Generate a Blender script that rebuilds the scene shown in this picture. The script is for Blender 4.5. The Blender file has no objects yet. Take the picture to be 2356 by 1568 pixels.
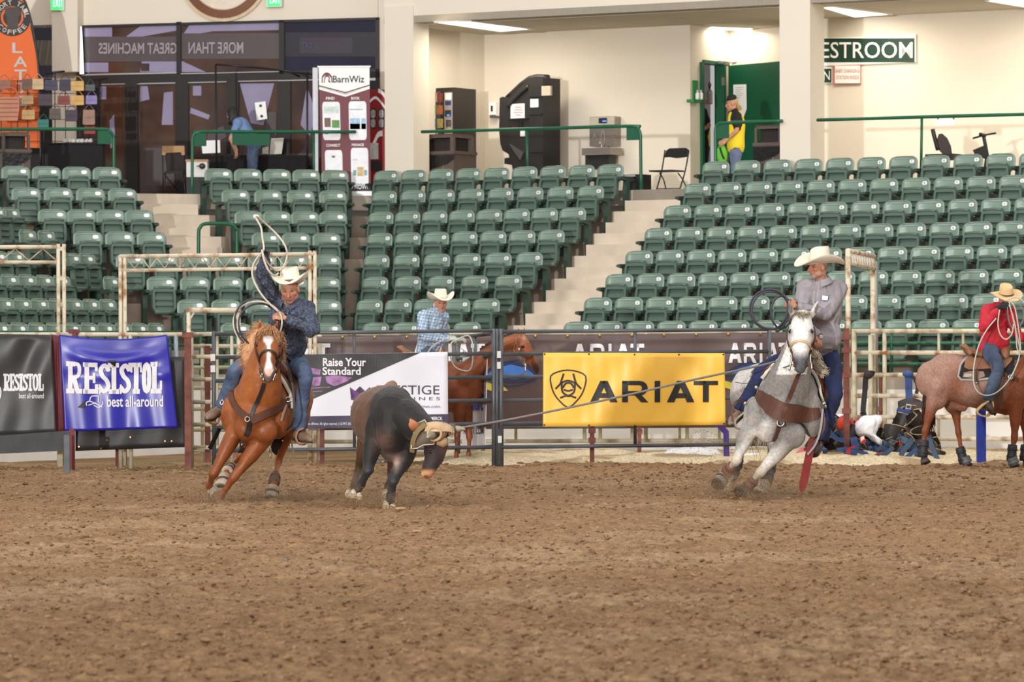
import bpy,math,random
import numpy as np
from mathutils import Vector,Matrix
random.seed(7);RNG=np.random.default_rng(11)
SC=bpy.context.scene
COL=SC.collection
V=Vector
PI=math.pi
# ---------------------------------------------------------------- camera
F=9817.0                       # focal length in pixels of the 2356 px frame (150 mm on 36 mm)
CAMH=1.65
ROLL=0.0035
cam_d=bpy.data.cameras.new('camera');cam=bpy.data.objects.new('camera',cam_d);COL.objects.link(cam)
cam_d.sensor_width=36.0;cam_d.lens=F/2356*36.0;cam_d.clip_end=400;cam_d.clip_start=.5
cam.matrix_world=Matrix.Translation((0,0,CAMH)) @ Matrix.Rotation(PI/2,4,'X') @ Matrix.Rotation(-ROLL,4,'Z')
cam_d.dof.use_dof=True;cam_d.dof.focus_distance=43.5;cam_d.dof.aperture_fstop=5.0
SC.camera=cam
CR=V((math.cos(ROLL),0,-math.sin(ROLL)));CU=V((math.sin(ROLL),0,math.cos(ROLL)));CF=V((0,1,0));C0=V((0,0,CAMH))
def W(px,py,D):
    """a pixel of the photograph at distance D"""
    return C0 + CR*((px-1178)/F*D) + CU*((784-py)/F*D) + CF*D
def ray(px,py):
    return CR*((px-1178)/F) + CU*((784-py)/F) + CF
def at_z(px,py,z):
    r=ray(px,py);return C0 + r*((z-CAMH)/r.z)
def frame_of(D):
    """local pixel frame round distance D: p(px, py, dz) -> world"""
    return lambda px,py,dz=0.0:W(px,py,D+dz)
# ---------------------------------------------------------------- light and exposure
SC.view_settings.view_transform='Standard';SC.view_settings.look='None'
SC.view_settings.gamma=1;SC.view_settings.use_curve_mapping=False
SC.view_settings.exposure=0.06
wd=bpy.data.worlds.new('arena_air');SC.world=wd;wd.use_nodes=True
bg=wd.node_tree.nodes['Background'];bg.inputs[0].default_value=(1.0,.975,.94,1);bg.inputs[1].default_value=.45
def area(name,loc,target,sx,sy,power,col=(1,1,1)):
    l=bpy.data.lights.new(name,'AREA');l.shape='RECTANGLE';l.size=sx;l.size_y=sy;l.energy=power;l.color=col
    o=bpy.data.objects.new(name,l);COL.objects.link(o);o.location=loc
    o.rotation_euler=(V(target)-V(loc)).to_track_quat('-Z','Y').to_euler();return o
# the arena's lamps, high over the dirt, an added fill lamp, and the strobe on the far left of the photographer
area('arena_or_fill_lamp',(-8,34,13),(-4,44,0),14,3,1250,(1,.97,.93))
area('arena_or_fill_lamp',(10,34,13),(6,46,0),14,3,1050,(1,.97,.93))
area('arena_or_fill_lamp',(-6,58,13),(-2,62,1),14,3,800,(1,.97,.93))
area('arena_or_fill_lamp',(10,56,13),(8,62,1),14,3,800,(1,.97,.93))
area('arena_or_fill_lamp',(0,16,13),(0,26,0),14,3,1000,(1,.97,.93))  # added fill, only there to brighten the dirt in the foreground
area('strobe_lamp',(-43,-70,5.8),(3,66,4.8),2.2,2.2,78000,(1,.98,.95))
# ---------------------------------------------------------------- materials
def lin(c):
    c=[x/255 for x in c]
    return tuple((x/12.92 if x <= .04045 else ((x+.055)/1.055)**2.4) for x in c)
_M={}
def mat(name,c,rough=.6,metal=0.,var=.08,scale=8.,bump=0.,spec=.5,c2=None,detail=4.,coat=0.,emit=0.,stretch=None,sharp=None):
    if name in _M:return _M[name]
    m=bpy.data.materials.new(name);m.use_nodes=True;nt=m.node_tree;N=nt.nodes;b=N['Principled BSDF']
    b.inputs['Roughness'].default_value=rough;b.inputs['Metallic'].default_value=metal
    b.inputs['Specular IOR Level'].default_value=spec;b.inputs['Coat Weight'].default_value=coat
    tc=N.new('ShaderNodeTexCoord');nz=N.new('ShaderNodeTexNoise');nz.inputs['Scale'].default_value=scale;nz.inputs['Detail'].default_value=detail
    src=tc.outputs['Object']
    if stretch:
        mp=N.new('ShaderNodeMapping');mp.inputs['Scale'].default_value=stretch;nt.links.new(src,mp.inputs[0]);src=mp.outputs[0]
    nt.links.new(src,nz.inputs['Vector'])
    rp=N.new('ShaderNodeValToRGB');a=lin(c)
    if c2:lo,hi=lin(c2),a
    else:lo=tuple(x*(1-var) for x in a);hi=tuple(min(1,x*(1+var)) for x in a)
    s0,s1=sharp or (.3,.7)
    rp.color_ramp.elements[0].position=s0;rp.color_ramp.elements[1].position=s1
    rp.color_ramp.elements[0].color=(*lo,1);rp.color_ramp.elements[1].color=(*hi,1)
    nt.links.new(nz.outputs['Fac'],rp.inputs[0]);nt.links.new(rp.outputs[0],b.inputs['Base Color'])
    if bump:
        bp=N.new('ShaderNodeBump');bp.inputs['Strength'].default_value=bump;bp.inputs['Distance'].default_value=.02
        nt.links.new(nz.outputs['Fac'],bp.inputs['Height']);nt.links.new(bp.outputs[0],b.inputs['Normal'])
    if emit:
        nt.links.new(rp.outputs[0],b.inputs['Emission Color']);b.inputs['Emission Strength'].default_value=emit
    _M[name]=m;return m
def vmat(name,rough=.6,var=.12,scale=60.,bump=0.,spec=.4,sheen=0.,stretch=None,coat=0.,bscale=None):
    """material whose colour is the markings painted per vertex (attribute Col)"""
    if name in _M:return _M[name]
    m=bpy.data.materials.new(name);m.use_nodes=True;nt=m.node_tree;N=nt.nodes;b=N['Principled BSDF']
    b.inputs['Roughness'].default_value=rough;b.inputs['Specular IOR Level'].default_value=spec;b.inputs['Sheen Weight'].default_value=sheen;b.inputs['Coat Weight'].default_value=coat;b.inputs['Coat Roughness'].default_value=.35
    at=N.new('ShaderNodeAttribute');at.attribute_name='Col'
    tc=N.new('ShaderNodeTexCoord');nz=N.new('ShaderNodeTexNoise');nz.inputs['Scale'].default_value=scale;nz.inputs['Detail'].default_value=5
    src=tc.outputs['Object']
    if stretch:
        mp=N.new('ShaderNodeMapping');mp.inputs['Scale'].default_value=stretch;nt.links.new(src,mp.inputs[0]);src=mp.outputs[0]
    nt.links.new(src,nz.inputs['Vector'])
    mr=N.new('ShaderNodeMapRange');mr.inputs['From Min'].default_value=.3;mr.inputs['From Max'].default_value=.7;mr.inputs['To Min'].default_value=1-var;mr.inputs['To Max'].default_value=1+var
    nt.links.new(nz.outputs['Fac'],mr.inputs['Value'])
    mx=N.new('ShaderNodeVectorMath');mx.operation='MULTIPLY'
    nt.links.new(at.outputs['Color'],mx.inputs[0]);nt.links.new(mr.outputs[0],mx.inputs[1]);nt.links.new(mx.outputs[0],b.inputs['Base Color'])
    if bump:
        n2=nz
        if bscale:
            n2=N.new('ShaderNodeTexNoise');n2.inputs['Scale'].default_value=bscale;n2.inputs['Detail'].default_value=3;nt.links.new(src,n2.inputs['Vector'])
        bp=N.new('ShaderNodeBump');bp.inputs['Strength'].default_value=bump;bp.inputs['Distance'].default_value=.02
        nt.links.new(n2.outputs['Fac'],bp.inputs['Height']);nt.links.new(bp.outputs[0],b.inputs['Normal'])
    _M[name]=m;return m
# ---------------------------------------------------------------- object book-keeping
BASE={}
def tag(o,label=None,cat=None,group=None,kind=None):
    if label:o['label']=label
    if cat:o['category']=cat
    if group:o['group']=group
    if kind:o['kind']=kind
    return o
def thing(name,base,label,cat,group=None,rz=0.0):
    o=bpy.data.objects.new(name,None);COL.objects.link(o);o.location=base;o.rotation_euler=(0,0,rz);o.empty_display_size=.1
    BASE[o.name]=V(base) if not rz else None
    return tag(o,label,cat,group)
def link_mesh(name,me,parent=None,base=None):
    o=bpy.data.objects.new(name,me);COL.objects.link(o)
    if parent is not None:
        o.parent=parent;BASE[o.name]=BASE.get(parent.name)
    else:
        o.location=base or (0,0,0);BASE[o.name]=V(base or (0,0,0))
    return o
# ---------------------------------------------------------------- mesh builder
def catmull(pts,sub,closed=False):
    pts=[V(p) for p in pts];n=len(pts)
    if sub <= 1 or n<3 and not closed:
        if n == 2 and sub>1:return [pts[0].lerp(pts[1],i/sub) for i in range(sub+1)]
        return pts
    out=[]
    rng=range(n if closed else n-1)
    for i in rng:
        if closed:p0,p1,p2,p3=pts[(i-1) % n],pts[i],pts[(i+1) % n],pts[(i+2) % n]
        else:p0,p1,p2,p3=pts[max(i-1,0)],pts[i],pts[i+1],pts[min(i+2,n-1)]
        for k in range(sub):
            t=k/sub;t2=t*t;t3=t2*t
            out.append(.5*((2*p1)+(p2-p0)*t+(2*p0-5*p1+4*p2-p3)*t2+(3*p1-p0-3*p2+p3)*t3))
    if not closed:out.append(pts[-1])
    return out
def frames(pts,up=None,closed=False):
    """tangent, side, normal along a path; side keeps as level as it can, or follows up"""
    n=len(pts);T=[]
    for i in range(n):
        a=pts[i-1] if (i or closed) else pts[0];b=pts[(i+1) % n] if (i<n-1 or closed) else pts[-1]
        t=b-a
        T.append(t.normalized() if t.length>1e-9 else V((0,0,1)))
    out=[];prev=None
    for t in T:
        if up is not None:s=t.cross(V(up))
        elif prev is None:s=t.cross(V((0,0,1)) if abs(t.z)<.9 else V((0,1,0)))
        else:s=prev-t*prev.dot(t)
        if s.length<1e-6:s=t.orthogonal()
        s.normalize();prev=s;out.append((t,s,s.cross(t)*-1 if False else t.cross(s)*-1))
    return out
class MB:
    def __init__(s):s.v=[];s.f=[];s.m=[];s.sm=[];s.Mp=None
    def add(s,vs,fs,m=0,smooth=False):
        o=len(s.v);s.v.extend(V(p) for p in vs)
        for f in fs:s.f.append([i+o for i in f]);s.m.append(m);s.sm.append(smooth)
        return s
    def box(s,c,d,R=None,m=0,taper=1.0):
        c=V(c);hx,hy,hz=d[0]/2,d[1]/2,d[2]/2
        if R is None:R=Matrix.Identity(3)
        elif not isinstance(R,Matrix):R=Matrix.Rotation(R,3,'Z')
        P=[]
        for z in (-1,1):
            k=taper if z>0 else 1
            for x,y in ((-1,-1),(1,-1),(1,1),(-1,1)):P.append(c+R @ V((x*hx*k,y*hy*k,z*hz)))
        return s.add(P,[(0,3,2,1),(4,5,6,7),(0,1,5,4),(1,2,6,5),(2,3,7,6),(3,0,4,7)],m)
    def loft(s,rings,m=0,cap=True,smooth=True,closed=False):
        n=len(rings[0]);k=len(rings);P=[p for r in rings for p in r];Fc=[]
        for i in range(k if closed else k-1):
            a=i*n;b=((i+1) % k)*n
            for j in range(n):Fc.append((a+j,a+(j+1) % n,b+(j+1) % n,b+j))
        s.add(P,Fc,m,smooth)
        if cap and not closed:
            o=len(s.v)-n*k
            s.f.append([o+j for j in range(n)][::-1]);s.m.append(m);s.sm.append(False)
            s.f.append([o+(k-1)*n+j for j in range(n)]);s.m.append(m);s.sm.append(False)
        return s
    def tube(s,pts,r,seg=8,m=0,closed=False,sub=1,cap=True,smooth=True):
        if sub>1:
            k=len(pts);rr=r if isinstance(r,(list,tuple)) else None
            pts2=catmull(pts,sub,closed)
            if rr:
                q=[V((x,0,0)) for x in rr];r=[p.x for p in catmull(q,sub,closed)]
            pts=pts2
        else:pts=[V(p) for p in pts]
        fr=frames(pts,closed=closed);rings=[]
        for i,(t,a,b) in enumerate(fr):
            R=r[i] if isinstance(r,(list,tuple)) else r
            rings.append([pts[i]+(a*math.cos(2*PI*j/seg)+b*math.sin(2*PI*j/seg))*R for j in range(seg)])
        return s.loft(rings,m,cap,smooth,closed)
    def strap(s,pts,w,th=.006,up=None,face=None,m=0,sub=4,closed=False,taper=None):
        """flat band along a path; face = direction(s) its broad side looks to (one vector or one per point)"""
        n0=len(pts);P=catmull(pts,sub,closed);n=len(P)
        if face is not None and not isinstance(face,V) and len(face) == n0 and isinstance(face[0],V):Fv=catmull(face,sub,closed)
        else:Fv=[V(face)]*n
        ww=[w]*n
        if isinstance(w,(list,tuple)):ww=[q.x for q in catmull([V((x,0,0)) for x in w],sub,closed)]
        fr=frames(P,closed=closed);rings=[]
        for i in range(n):
            t=fr[i][0];nn=Fv[i]-t*Fv[i].dot(t)
            nn=nn.normalized() if nn.length>1e-6 else fr[i][2]
            sd=t.cross(nn).normalized()*(ww[i]/2);h=nn*(th/2)
            rings.append([P[i]-sd-h,P[i]+sd-h,P[i]+sd+h,P[i]-sd+h])
        return s.loft(rings,m,True,False,closed)
    def prism(s,poly,o,ux,uy,th,m=0,smooth=False):
        """polygon in the plane (o, ux, uy), th thick along ux x uy"""
        o=V(o);ux=V(ux);uy=V(uy);nn=ux.cross(uy).normalized()*th;n=len(poly)
        A=[o+ux*x+uy*y for x,y in poly];P=A+[p+nn for p in A]
        return s.add(P,[tuple(range(n))[::-1],tuple(range(n,2*n))]+[(i,(i+1) % n,n+(i+1) % n,n+i) for i in range(n)],m,smooth)
    def flat(s,poly,o,ux,uy,m=0):
        o=V(o);return s.add([o+V(ux)*x+V(uy)*y for x,y in poly],[tuple(range(len(poly)))],m)
    def lathe(s,prof,o,R=None,seg=16,m=0,smooth=True,cap=True):
        o=V(o);R=R or Matrix.Identity(3)
        rings=[[o+R @ V((r*math.cos(2*PI*j/seg),r*math.sin(2*PI*j/seg),z)) for j in range(seg)] for r,z in prof]
        return s.loft(rings,m,cap,smooth)
    def ball(s,c,r,seg=10,rings=6,m=0,R=None):
        r=r if isinstance(r,(tuple,list)) else (r,r,r);R=R or Matrix.Identity(3);c=V(c)
        return s.loft([[c+R @ V((r[0]*math.sin(a)*math.cos(2*PI*j/seg),r[1]*math.sin(a)*math.sin(2*PI*j/seg),-r[2]*math.cos(a))) for j in range(seg)] for a in [.05+(PI-.1)*i/(rings-1) for i in range(rings)]],m)
    def conform(s,step=7.0):
        """prints are drawn flat in (x, y, lift); cut them into small cells and lay them on their cloth"""
        import bmesh
        bm=bmesh.new();vs=[bm.verts.new(p) for p in s.v]
        for f,k in zip(s.f,s.m):
            try:q=bm.faces.new([vs[i] for i in f]);q.material_index=k
            except ValueError:pass
        for ax in (0,1):
            c=[v.co[ax] for v in bm.verts];a=math.floor(min(c)/step)*step+step;no=V((1,0,0)) if ax == 0 else V((0,1,0))
            while a<max(c):
                bmesh.ops.bisect_plane(bm,geom=bm.verts[:]+bm.edges[:]+bm.faces[:],plane_co=no*a,plane_no=no,dist=1e-4);a+=step
        bm.verts.index_update();s.v=[s.Mp(v.co.x,v.co.y,v.co.z) for v in bm.verts];s.f=[[v.index for v in f.verts] for f in bm.faces];s.m=[f.material_index for f in bm.faces];s.sm=[False]*len(s.f);s.Mp=None;bm.free()
    def mesh(s,name,mats,base=(0,0,0)):
        me=bpy.data.meshes.new(name);b=V(base)
        me.from_pydata([tuple(p-b) for p in s.v],[],s.f)
        for x in (mats if isinstance(mats,(list,tuple)) else [mats]):me.materials.append(x)
        me.polygons.foreach_set('material_index',s.m);me.polygons.foreach_set('use_smooth',s.sm);me.update()
        return me
    def build(s,name,mats,parent=None,base=None):
        if s.Mp:s.conform()
        if parent is None:
            if base is None:
                xs=[p.x for p in s.v];ys=[p.y for p in s.v];zs=[p.z for p in s.v]
                base=V(((min(xs)+max(xs))/2,(min(ys)+max(ys))/2,min(zs)))
            b=base
        else:b=BASE.get(parent.name) or V((0,0,0))
        return link_mesh(name,s.mesh(name,mats,b),parent,None if parent is not None else b)
    def wbuild(s,name,mats,parent):
        """verts already local to the parent"""
        return link_mesh(name,s.mesh(name,mats),parent)
# ---------------------------------------------------------------- noise in numpy
def vnoise(P,sc=1.0,seed=0):
    P=np.asarray(P,float)*sc+seed*17.13;i=np.floor(P).astype(np.int64);f=P-i;f=f*f*(3-2*f)
    def h(a):
        n=a[...,0]*374761393+a[...,1]*668265263+(a[...,2]*2147483647 if a.shape[-1]>2 else 0)+seed*974634777
        n=(n ^ (n >> 13))*1274126177;n=n ^ (n >> 16)
        return (n & 0xffff)/65535.0
    out=0
    d=P.shape[-1]
    for c in range(2**d):
        o=np.array([(c >> k) & 1 for k in range(d)]);w=np.prod(np.where(o,f,1-f),-1);out=out+w*h(i+o)
    return out
def fbm(P,sc,oct=3,seed=0):
    t=0;a=1;n=0
    for k in range(oct):t=t+a*vnoise(P,sc*2**k,seed+k);n+=a;a *= .5
    return t/n
# ---------------------------------------------------------------- sculpting: closed lofts merged into ONE smooth body
def chain(pts,rad,up=None,sub=5,seg=14,round_ends=True):
    """organic limb: pts, radii (r or (r_side, r_up)); returns (verts, faces)"""
    P=catmull(pts,sub);rr=[V((r[0],r[1],0)) if isinstance(r,(tuple,list)) else V((r,r,0)) for r in rad]
    R=catmull(rr,sub) if len(rr)>2 or sub>1 else rr
    fr=frames(P,up=up);rings=[]
    def ring(c,a,b,rx,ry):return [c+a*(rx*math.cos(2*PI*j/seg))+b*(ry*math.sin(2*PI*j/seg)) for j in range(seg)]
    if round_ends:
        t,a,b=fr[0];r=R[0];m=(r.x+r.y)/2
        for q in (.15,.55,.85):rings.append(ring(P[0]-t*m*math.sqrt(1-q*q)*.9,a,b,r.x*q,r.y*q))
    for i,(t,a,b) in enumerate(fr):rings.append(ring(P[i],a,b,max(R[i].x,.002),max(R[i].y,.002)))
    if round_ends:
        t,a,b=fr[-1];r=R[-1];m=(r.x+r.y)/2
        for q in (.85,.55,.15):rings.append(ring(P[-1]+t*m*math.sqrt(1-q*q)*.9,a,b,r.x*q,r.y*q))
    mb=MB();mb.loft(rings);return mb.v,mb.f
def blob(c,r,R=None,seg=14,rings=9):
    mb=MB();mb.ball(c,r,seg,rings,R=R);return mb.v,mb.f
def sculpt(name,parts,voxel,mats,parent=None,base=None,smooth=6,color=None,fac=.5):
    vs=[];fs=[]
    for pv,pf in parts:
        o=len(vs);vs.extend(pv);fs.extend([[i+o for i in f] for f in pf])
    if parent is None:
        if base is None:base=V((sum(p.x for p in vs)/len(vs),sum(p.y for p in vs)/len(vs),min(p.z for p in vs)))
        b=base
    else:b=BASE.get(parent.name) or V((0,0,0))
    me=bpy.data.meshes.new(name);me.from_pydata([tuple(p-b) for p in vs],[],fs);me.update()
    t=bpy.data.objects.new('tmp_sculpt',me);COL.objects.link(t)
    md=t.modifiers.new('r','REMESH');md.mode='VOXEL';md.voxel_size=voxel
    if smooth:ms=t.modifiers.new('s','SMOOTH');ms.factor=fac;ms.iterations=smooth
    dg=bpy.context.evaluated_depsgraph_get();dg.update()
    m2=bpy.data.meshes.new_from_object(t.evaluated_get(dg));m2.name=name
    bpy.data.objects.remove(t);bpy.data.meshes.remove(me)
    m2.materials.clear()
    for x in (mats if isinstance(mats,(list,tuple)) else [mats]):m2.materials.append(x)
    m2.polygons.foreach_set('use_smooth',[True]*len(m2.polygons))
    if color:paint(m2,color,b)
    return link_mesh(name,m2,parent,None if parent is not None else b)
def paint(me,fn,base=(0,0,0)):
    n=len(me.vertices);co=np.empty(n*3);me.vertices.foreach_get('co',co);co=co.reshape(n,3)+np.array(base)
    c=np.ones((n,4));c[:,:3]=fn(co)
    at=me.color_attributes.get('Col') or me.color_attributes.new('Col','FLOAT_COLOR','POINT')
    at.data.foreach_set('color',c.ravel())
def mixc(a,b,t):
    t=np.clip(t,0,1)[:,None];return np.asarray(a)*(1-t)+np.asarray(b)*t
def sstep(x,a,b):
    t=np.clip((x-a)/(b-a),0,1);return t*t*(3-2*t)
def dist(P,c):return np.linalg.norm(P-np.array(c),axis=1)
def seg_dist(P,a,b):
    a=np.array(a);b=np.array(b);d=b-a;t=np.clip(((P-a)@d)/(d@d),0,1);return np.linalg.norm(P-(a+t[:,None]*d),axis=1),t
# ---------------------------------------------------------------- lettering
_T={}
def text_geo(s,bold=0.0,res=3):
    k=(s,bold,res)
    if k in _T:return _T[k]
    cu=bpy.data.curves.new('t','FONT');cu.body=s;cu.size=1;cu.offset=bold;cu.resolution_u=res;cu.fill_mode='FRONT'
    o=bpy.data.objects.new('t',cu);COL.objects.link(o)
    dg=bpy.context.evaluated_depsgraph_get();dg.update()
    me=bpy.data.meshes.new_from_object(o.evaluated_get(dg))
    vs=[(v.co.x,v.co.y) for v in me.vertices];fs=[tuple(p.vertices) for p in me.polygons]
    bpy.data.objects.remove(o);bpy.data.meshes.remove(me)
    x0=min(v[0] for v in vs);x1=max(v[0] for v in vs);y0=min(v[1] for v in vs);y1=max(v[1] for v in vs)
    _T[k]=(vs,fs,x0,x1,y0,y1);return _T[k]
def put_text(mb,s,fn,box,m=0,bold=0.0,mirror=False,slant=0.0):
    """write s into box (u0, v0, u1, v1) (v up) of the surface fn(u, v) -> point"""
    vs,fs,x0,x1,y0,y1=text_geo(s,bold);u0,v0,u1,v1=box;P=[]
    for x,y in vs:
        a=(x-x0)/(x1-x0);b=(y-y0)/(y1-y0)
        if mirror:a=1-a
        P.append(fn(u0+a*(u1-u0)+slant*b*(v1-v0),v0+b*(v1-v0)))
    return mb.add(P,[f[::-1] if mirror else f for f in fs],m)
def put_poly(mb,poly,fn,box,m=0):
    u0,v0,u1,v1=box
    return mb.add([fn(u0+x*(u1-u0),v0+y*(v1-v0)) for x,y in poly],[tuple(range(len(poly)))],m)
def put_stroke(mb,pts,w,fn,m=0,closed=False,sub=1):
    """line of width w (in u, v units) through pts"""
    P=[(p.x,p.y) for p in catmull([V((x,y,0)) for x,y in pts],sub,closed)];n=len(P);L=[]
    for i in range(n):
        a=P[i-1] if (i or closed) else P[0];b=P[(i+1) % n] if (i<n-1 or closed) else P[-1]
        dx,dy=b[0]-a[0],b[1]-a[1];q=math.hypot(dx,dy) or 1
        L.append((-dy/q*w/2,dx/q*w/2))
    vs=[fn(P[i][0]+L[i][0],P[i][1]+L[i][1]) for i in range(n)]+[fn(P[i][0]-L[i][0],P[i][1]-L[i][1]) for i in range(n)]
    fs=[(i,(i+1) % n,n+(i+1) % n,n+i) for i in range(n if closed else n-1)]
    return mb.add(vs,fs,m)
def rrect(w,h,r,k=4,x0=0.,y0=0.):
    out=[]
    for cx,cy,a in ((w/2-r,h/2-r,0),(-w/2+r,h/2-r,PI/2),(-w/2+r,-h/2+r,PI),(w/2-r,-h/2+r,1.5*PI)):
        for i in range(k+1):out.append((x0+cx+r*math.cos(a+PI/2*i/k),y0+cy+r*math.sin(a+PI/2*i/k)))
    return out
def circ(n=24,r=1.,x=0.,y=0.,a0=0.,a1=2*PI):
    return [(x+r*math.cos(a0+(a1-a0)*i/n),y+r*math.sin(a0+(a1-a0)*i/n)) for i in range(n if abs(a1-a0-2*PI)<1e-6 else n+1)]
# ================================================================ SETTING: ground, terraces, walls, seats
TR,RI,Z0,D0=.636,.3745,1.943,66.45      # tread depth, rise, top of the first row's backs, distance of that row at the frame's middle
class Facet:
    def __init__(s,O,ang):
        s.O=V((O[0],O[1],0));s.ang=ang;s.u=V((math.cos(ang),math.sin(ang),0));s.n=V((-math.sin(ang),math.cos(ang),0))
    def at(s,a,d,z=0.0):p=s.O+s.u*a+s.n*d;return V((p.x,p.y,z))
    def hit(s,px,d,py=784):
        r=ray(px,py);b=s.O+s.n*d
        # b + a u = t (r.x, r.y)
        det=s.u.x*(-r.y)+r.x*s.u.y
        return (-b.x*(-r.y)-r.x*b.y)/det
    def pix(s,px,py,d):
        r=ray(px,py);t=(s.O+s.n*d).dot(s.n)/(r.x*s.n.x+r.y*s.n.y);p=C0+r*t;return p
    def a_of(s,p):return (V((p.x,p.y,0))-s.O).dot(s.u)
    def R(s):return Matrix((s.u,s.n,V((0,0,1)))).transposed()
def corner(A,B,d):
    p=A.O+A.n*d;q=B.O+B.n*d;det=A.u.x*(-B.u.y)+B.u.x*A.u.y
    w=q-p;a=(w.x*(-B.u.y)+B.u.x*w.y)/det
    return A.at(a,d)
FC=Facet((0,D0),-.547)
FB=Facet(FC.at(FC.hit(815,0),0),math.radians(22))
FA=Facet(FB.at(FB.hit(395,0),0),math.radians(62))
AL,CR_A=-9.0,13.5      # how far the stands run beyond the frame
def polyline(d):return [FA.at(AL,d),corner(FA,FB,d),corner(FB,FC,d),FC.at(CR_A,d)]
def band(mb,d0,d1,z0,z1,m=0,wob=0):
    A=polyline(d0);B=polyline(d1)
    for i in range(3):
        q=[A[i],A[i+1],B[i+1],B[i]]
        mb.add([V((p.x,p.y,z)) for z in (z0,z1) for p in q],[(0,3,2,1),(4,5,6,7),(0,1,5,4),(1,2,6,5),(2,3,7,6),(3,0,4,7)],m)
    return mb
M_conc=mat('terrace_concrete',(142,126,112),.85,var=.2,scale=1.6,bump=.2,detail=8)
M_step=mat('stair_concrete',(205,190,172),.85,var=.14,scale=1.8,bump=.12,detail=9)
M_white=mat('painted_wall',(226,222,216),.8,var=.07,scale=1.3,detail=9)
M_dirty=mat('grey_wall',(164,154,142),.85,var=.16,scale=1.5,detail=8)
M_cream=mat('cream_wall_paint',(228,218,202),.75,var=.015,scale=1.0)
M_tile=mat('ceiling_board',(196,188,172),.85,var=.03,scale=2.0)
M_green=mat('green_rail_paint',(18,92,62),.35,var=.12,scale=6)
M_green2=mat('green_panel_paint',(14,86,58),.5,var=.05,scale=4)
terr=tag(link_mesh('stands_terrace',MB().mesh('stands_terrace',M_conc)),kind='structure')
def tz(k):return Z0-.80+k*RI
for k in range(8):
    mb=MB();band(mb,k*TR-.5,(k+1)*TR-.5+.02,tz(k)-RI-.6,tz(k));mb.build('tier',M_conc,terr)
FLZ=tz(8)
fl=MB();band(fl,8*TR-.5,13.0,FLZ-.25,FLZ);tag(fl.build('concourse_floor',mat('concourse_concrete',(176,166,152),.7,var=.08,scale=2)),kind='structure')
def stairs(fc,a0,a1,k0,k1):
    st=tag(link_mesh('trim_1',MB().mesh('trim_1',M_step)),kind='structure')
    for k in range(k0,k1+1):
        d=k*TR-.5
        m1=MB();c=fc.at((a0+a1)/2,d+TR*.5,tz(k)-.06+.004);m1.box(c,(a1-a0,TR,.12),fc.R());m1.box(fc.at((a0+a1)/2,d+.006,tz(k)-.095),(a1-a0,.02,.185),fc.R());m1.build('stair_step',M_step,st)
        m2=MB();m2.box(fc.at((a0+a1)/2-.03,d+TR*.75,tz(k)+RI/4+.003),(a1-a0-.12,TR*.5,RI/2),fc.R());m2.build('stair_step',M_step,st)
    m1=MB();m1.box(fc.at((a0+a1)/2,(k1+1)*TR-.49,FLZ-.095),(a1-a0,.02,.185),fc.R());m1.build('stair_step',M_step,st)
aC1=FC.hit(1408,7*TR)+.33;aD0=FC.hit(1651,7*TR)-.36
stairs(FC,aC1,aD0,0,7)
aB1=FB.hit(246,7*TR)+.34;aB2=FB.hit(503,7*TR)-.32
stairs(FB,aB1,aB2,4,7)
# low wall in front of the first row, white below and bare grey above
for nm,f,a0,a1 in (('wall_left',FA,AL,None),('wall_middle',FB,0,None),('wall_right',FC,0,CR_A)):
    d=-1.25
    P=polyline(d);i={'wall_left':0,'wall_middle':1,'wall_right':2}[nm];Q=polyline(-.49)
    mb=MB()
    for z0,z1,m,o in ((-.3,.93,0,0),(.93,1.14,1,.015)):
        Pq=polyline(d+o);q=[Pq[i],Pq[i+1],Q[i+1],Q[i]]
        mb.add([V((p.x,p.y,z)) for z in (z0,z1) for p in q],[(0,3,2,1),(4,5,6,7),(0,1,5,4),(1,2,6,5),(2,3,7,6),(3,0,4,7)],m)
    tag(mb.build(nm,[M_white,M_dirty]),kind='structure')
def rail_run(label,f,a0,a1,d,zs,posts,z_foot,name='handrail'):
    t=thing(name,f.at(a0,d,z_foot),label,'handrail','green handrails in front of the first row')
    for z in zs:MB().tube([f.at(a0,d,z),f.at(a1,d,z)],.024,8).build('rail',M_green,t)
    for a in posts:MB().tube([f.at(a,d,z_foot),f.at(a,d,zs[0])],.022,8).build('post',M_green,t)
cBC=corner(FB,FC,-1.1);cAB=corner(FA,FB,-1.1)
a0=FC.a_of(cBC)
rail_run('green handrail on the low wall below the right and centre seats',FC,a0+.1,CR_A,-1.1,(1.80,1.60,1.30),[a0+.3+2.3*i for i in range(9)],1.13)
rail_run('green handrail on the low wall below the left centre seats',FB,FB.a_of(cAB)+.1,FB.a_of(cBC)-.1,-1.1,(1.80,1.60,1.30),[FB.a_of(cAB)+.3+1.2*i for i in range(4)],1.13)
rail_run('green handrail on the low wall behind the far left pens',FA,AL,FA.a_of(cAB)-.1,-1.1,(1.80,1.60,1.30),[AL+.5+1.9*i for i in range(5)],1.13)
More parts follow.
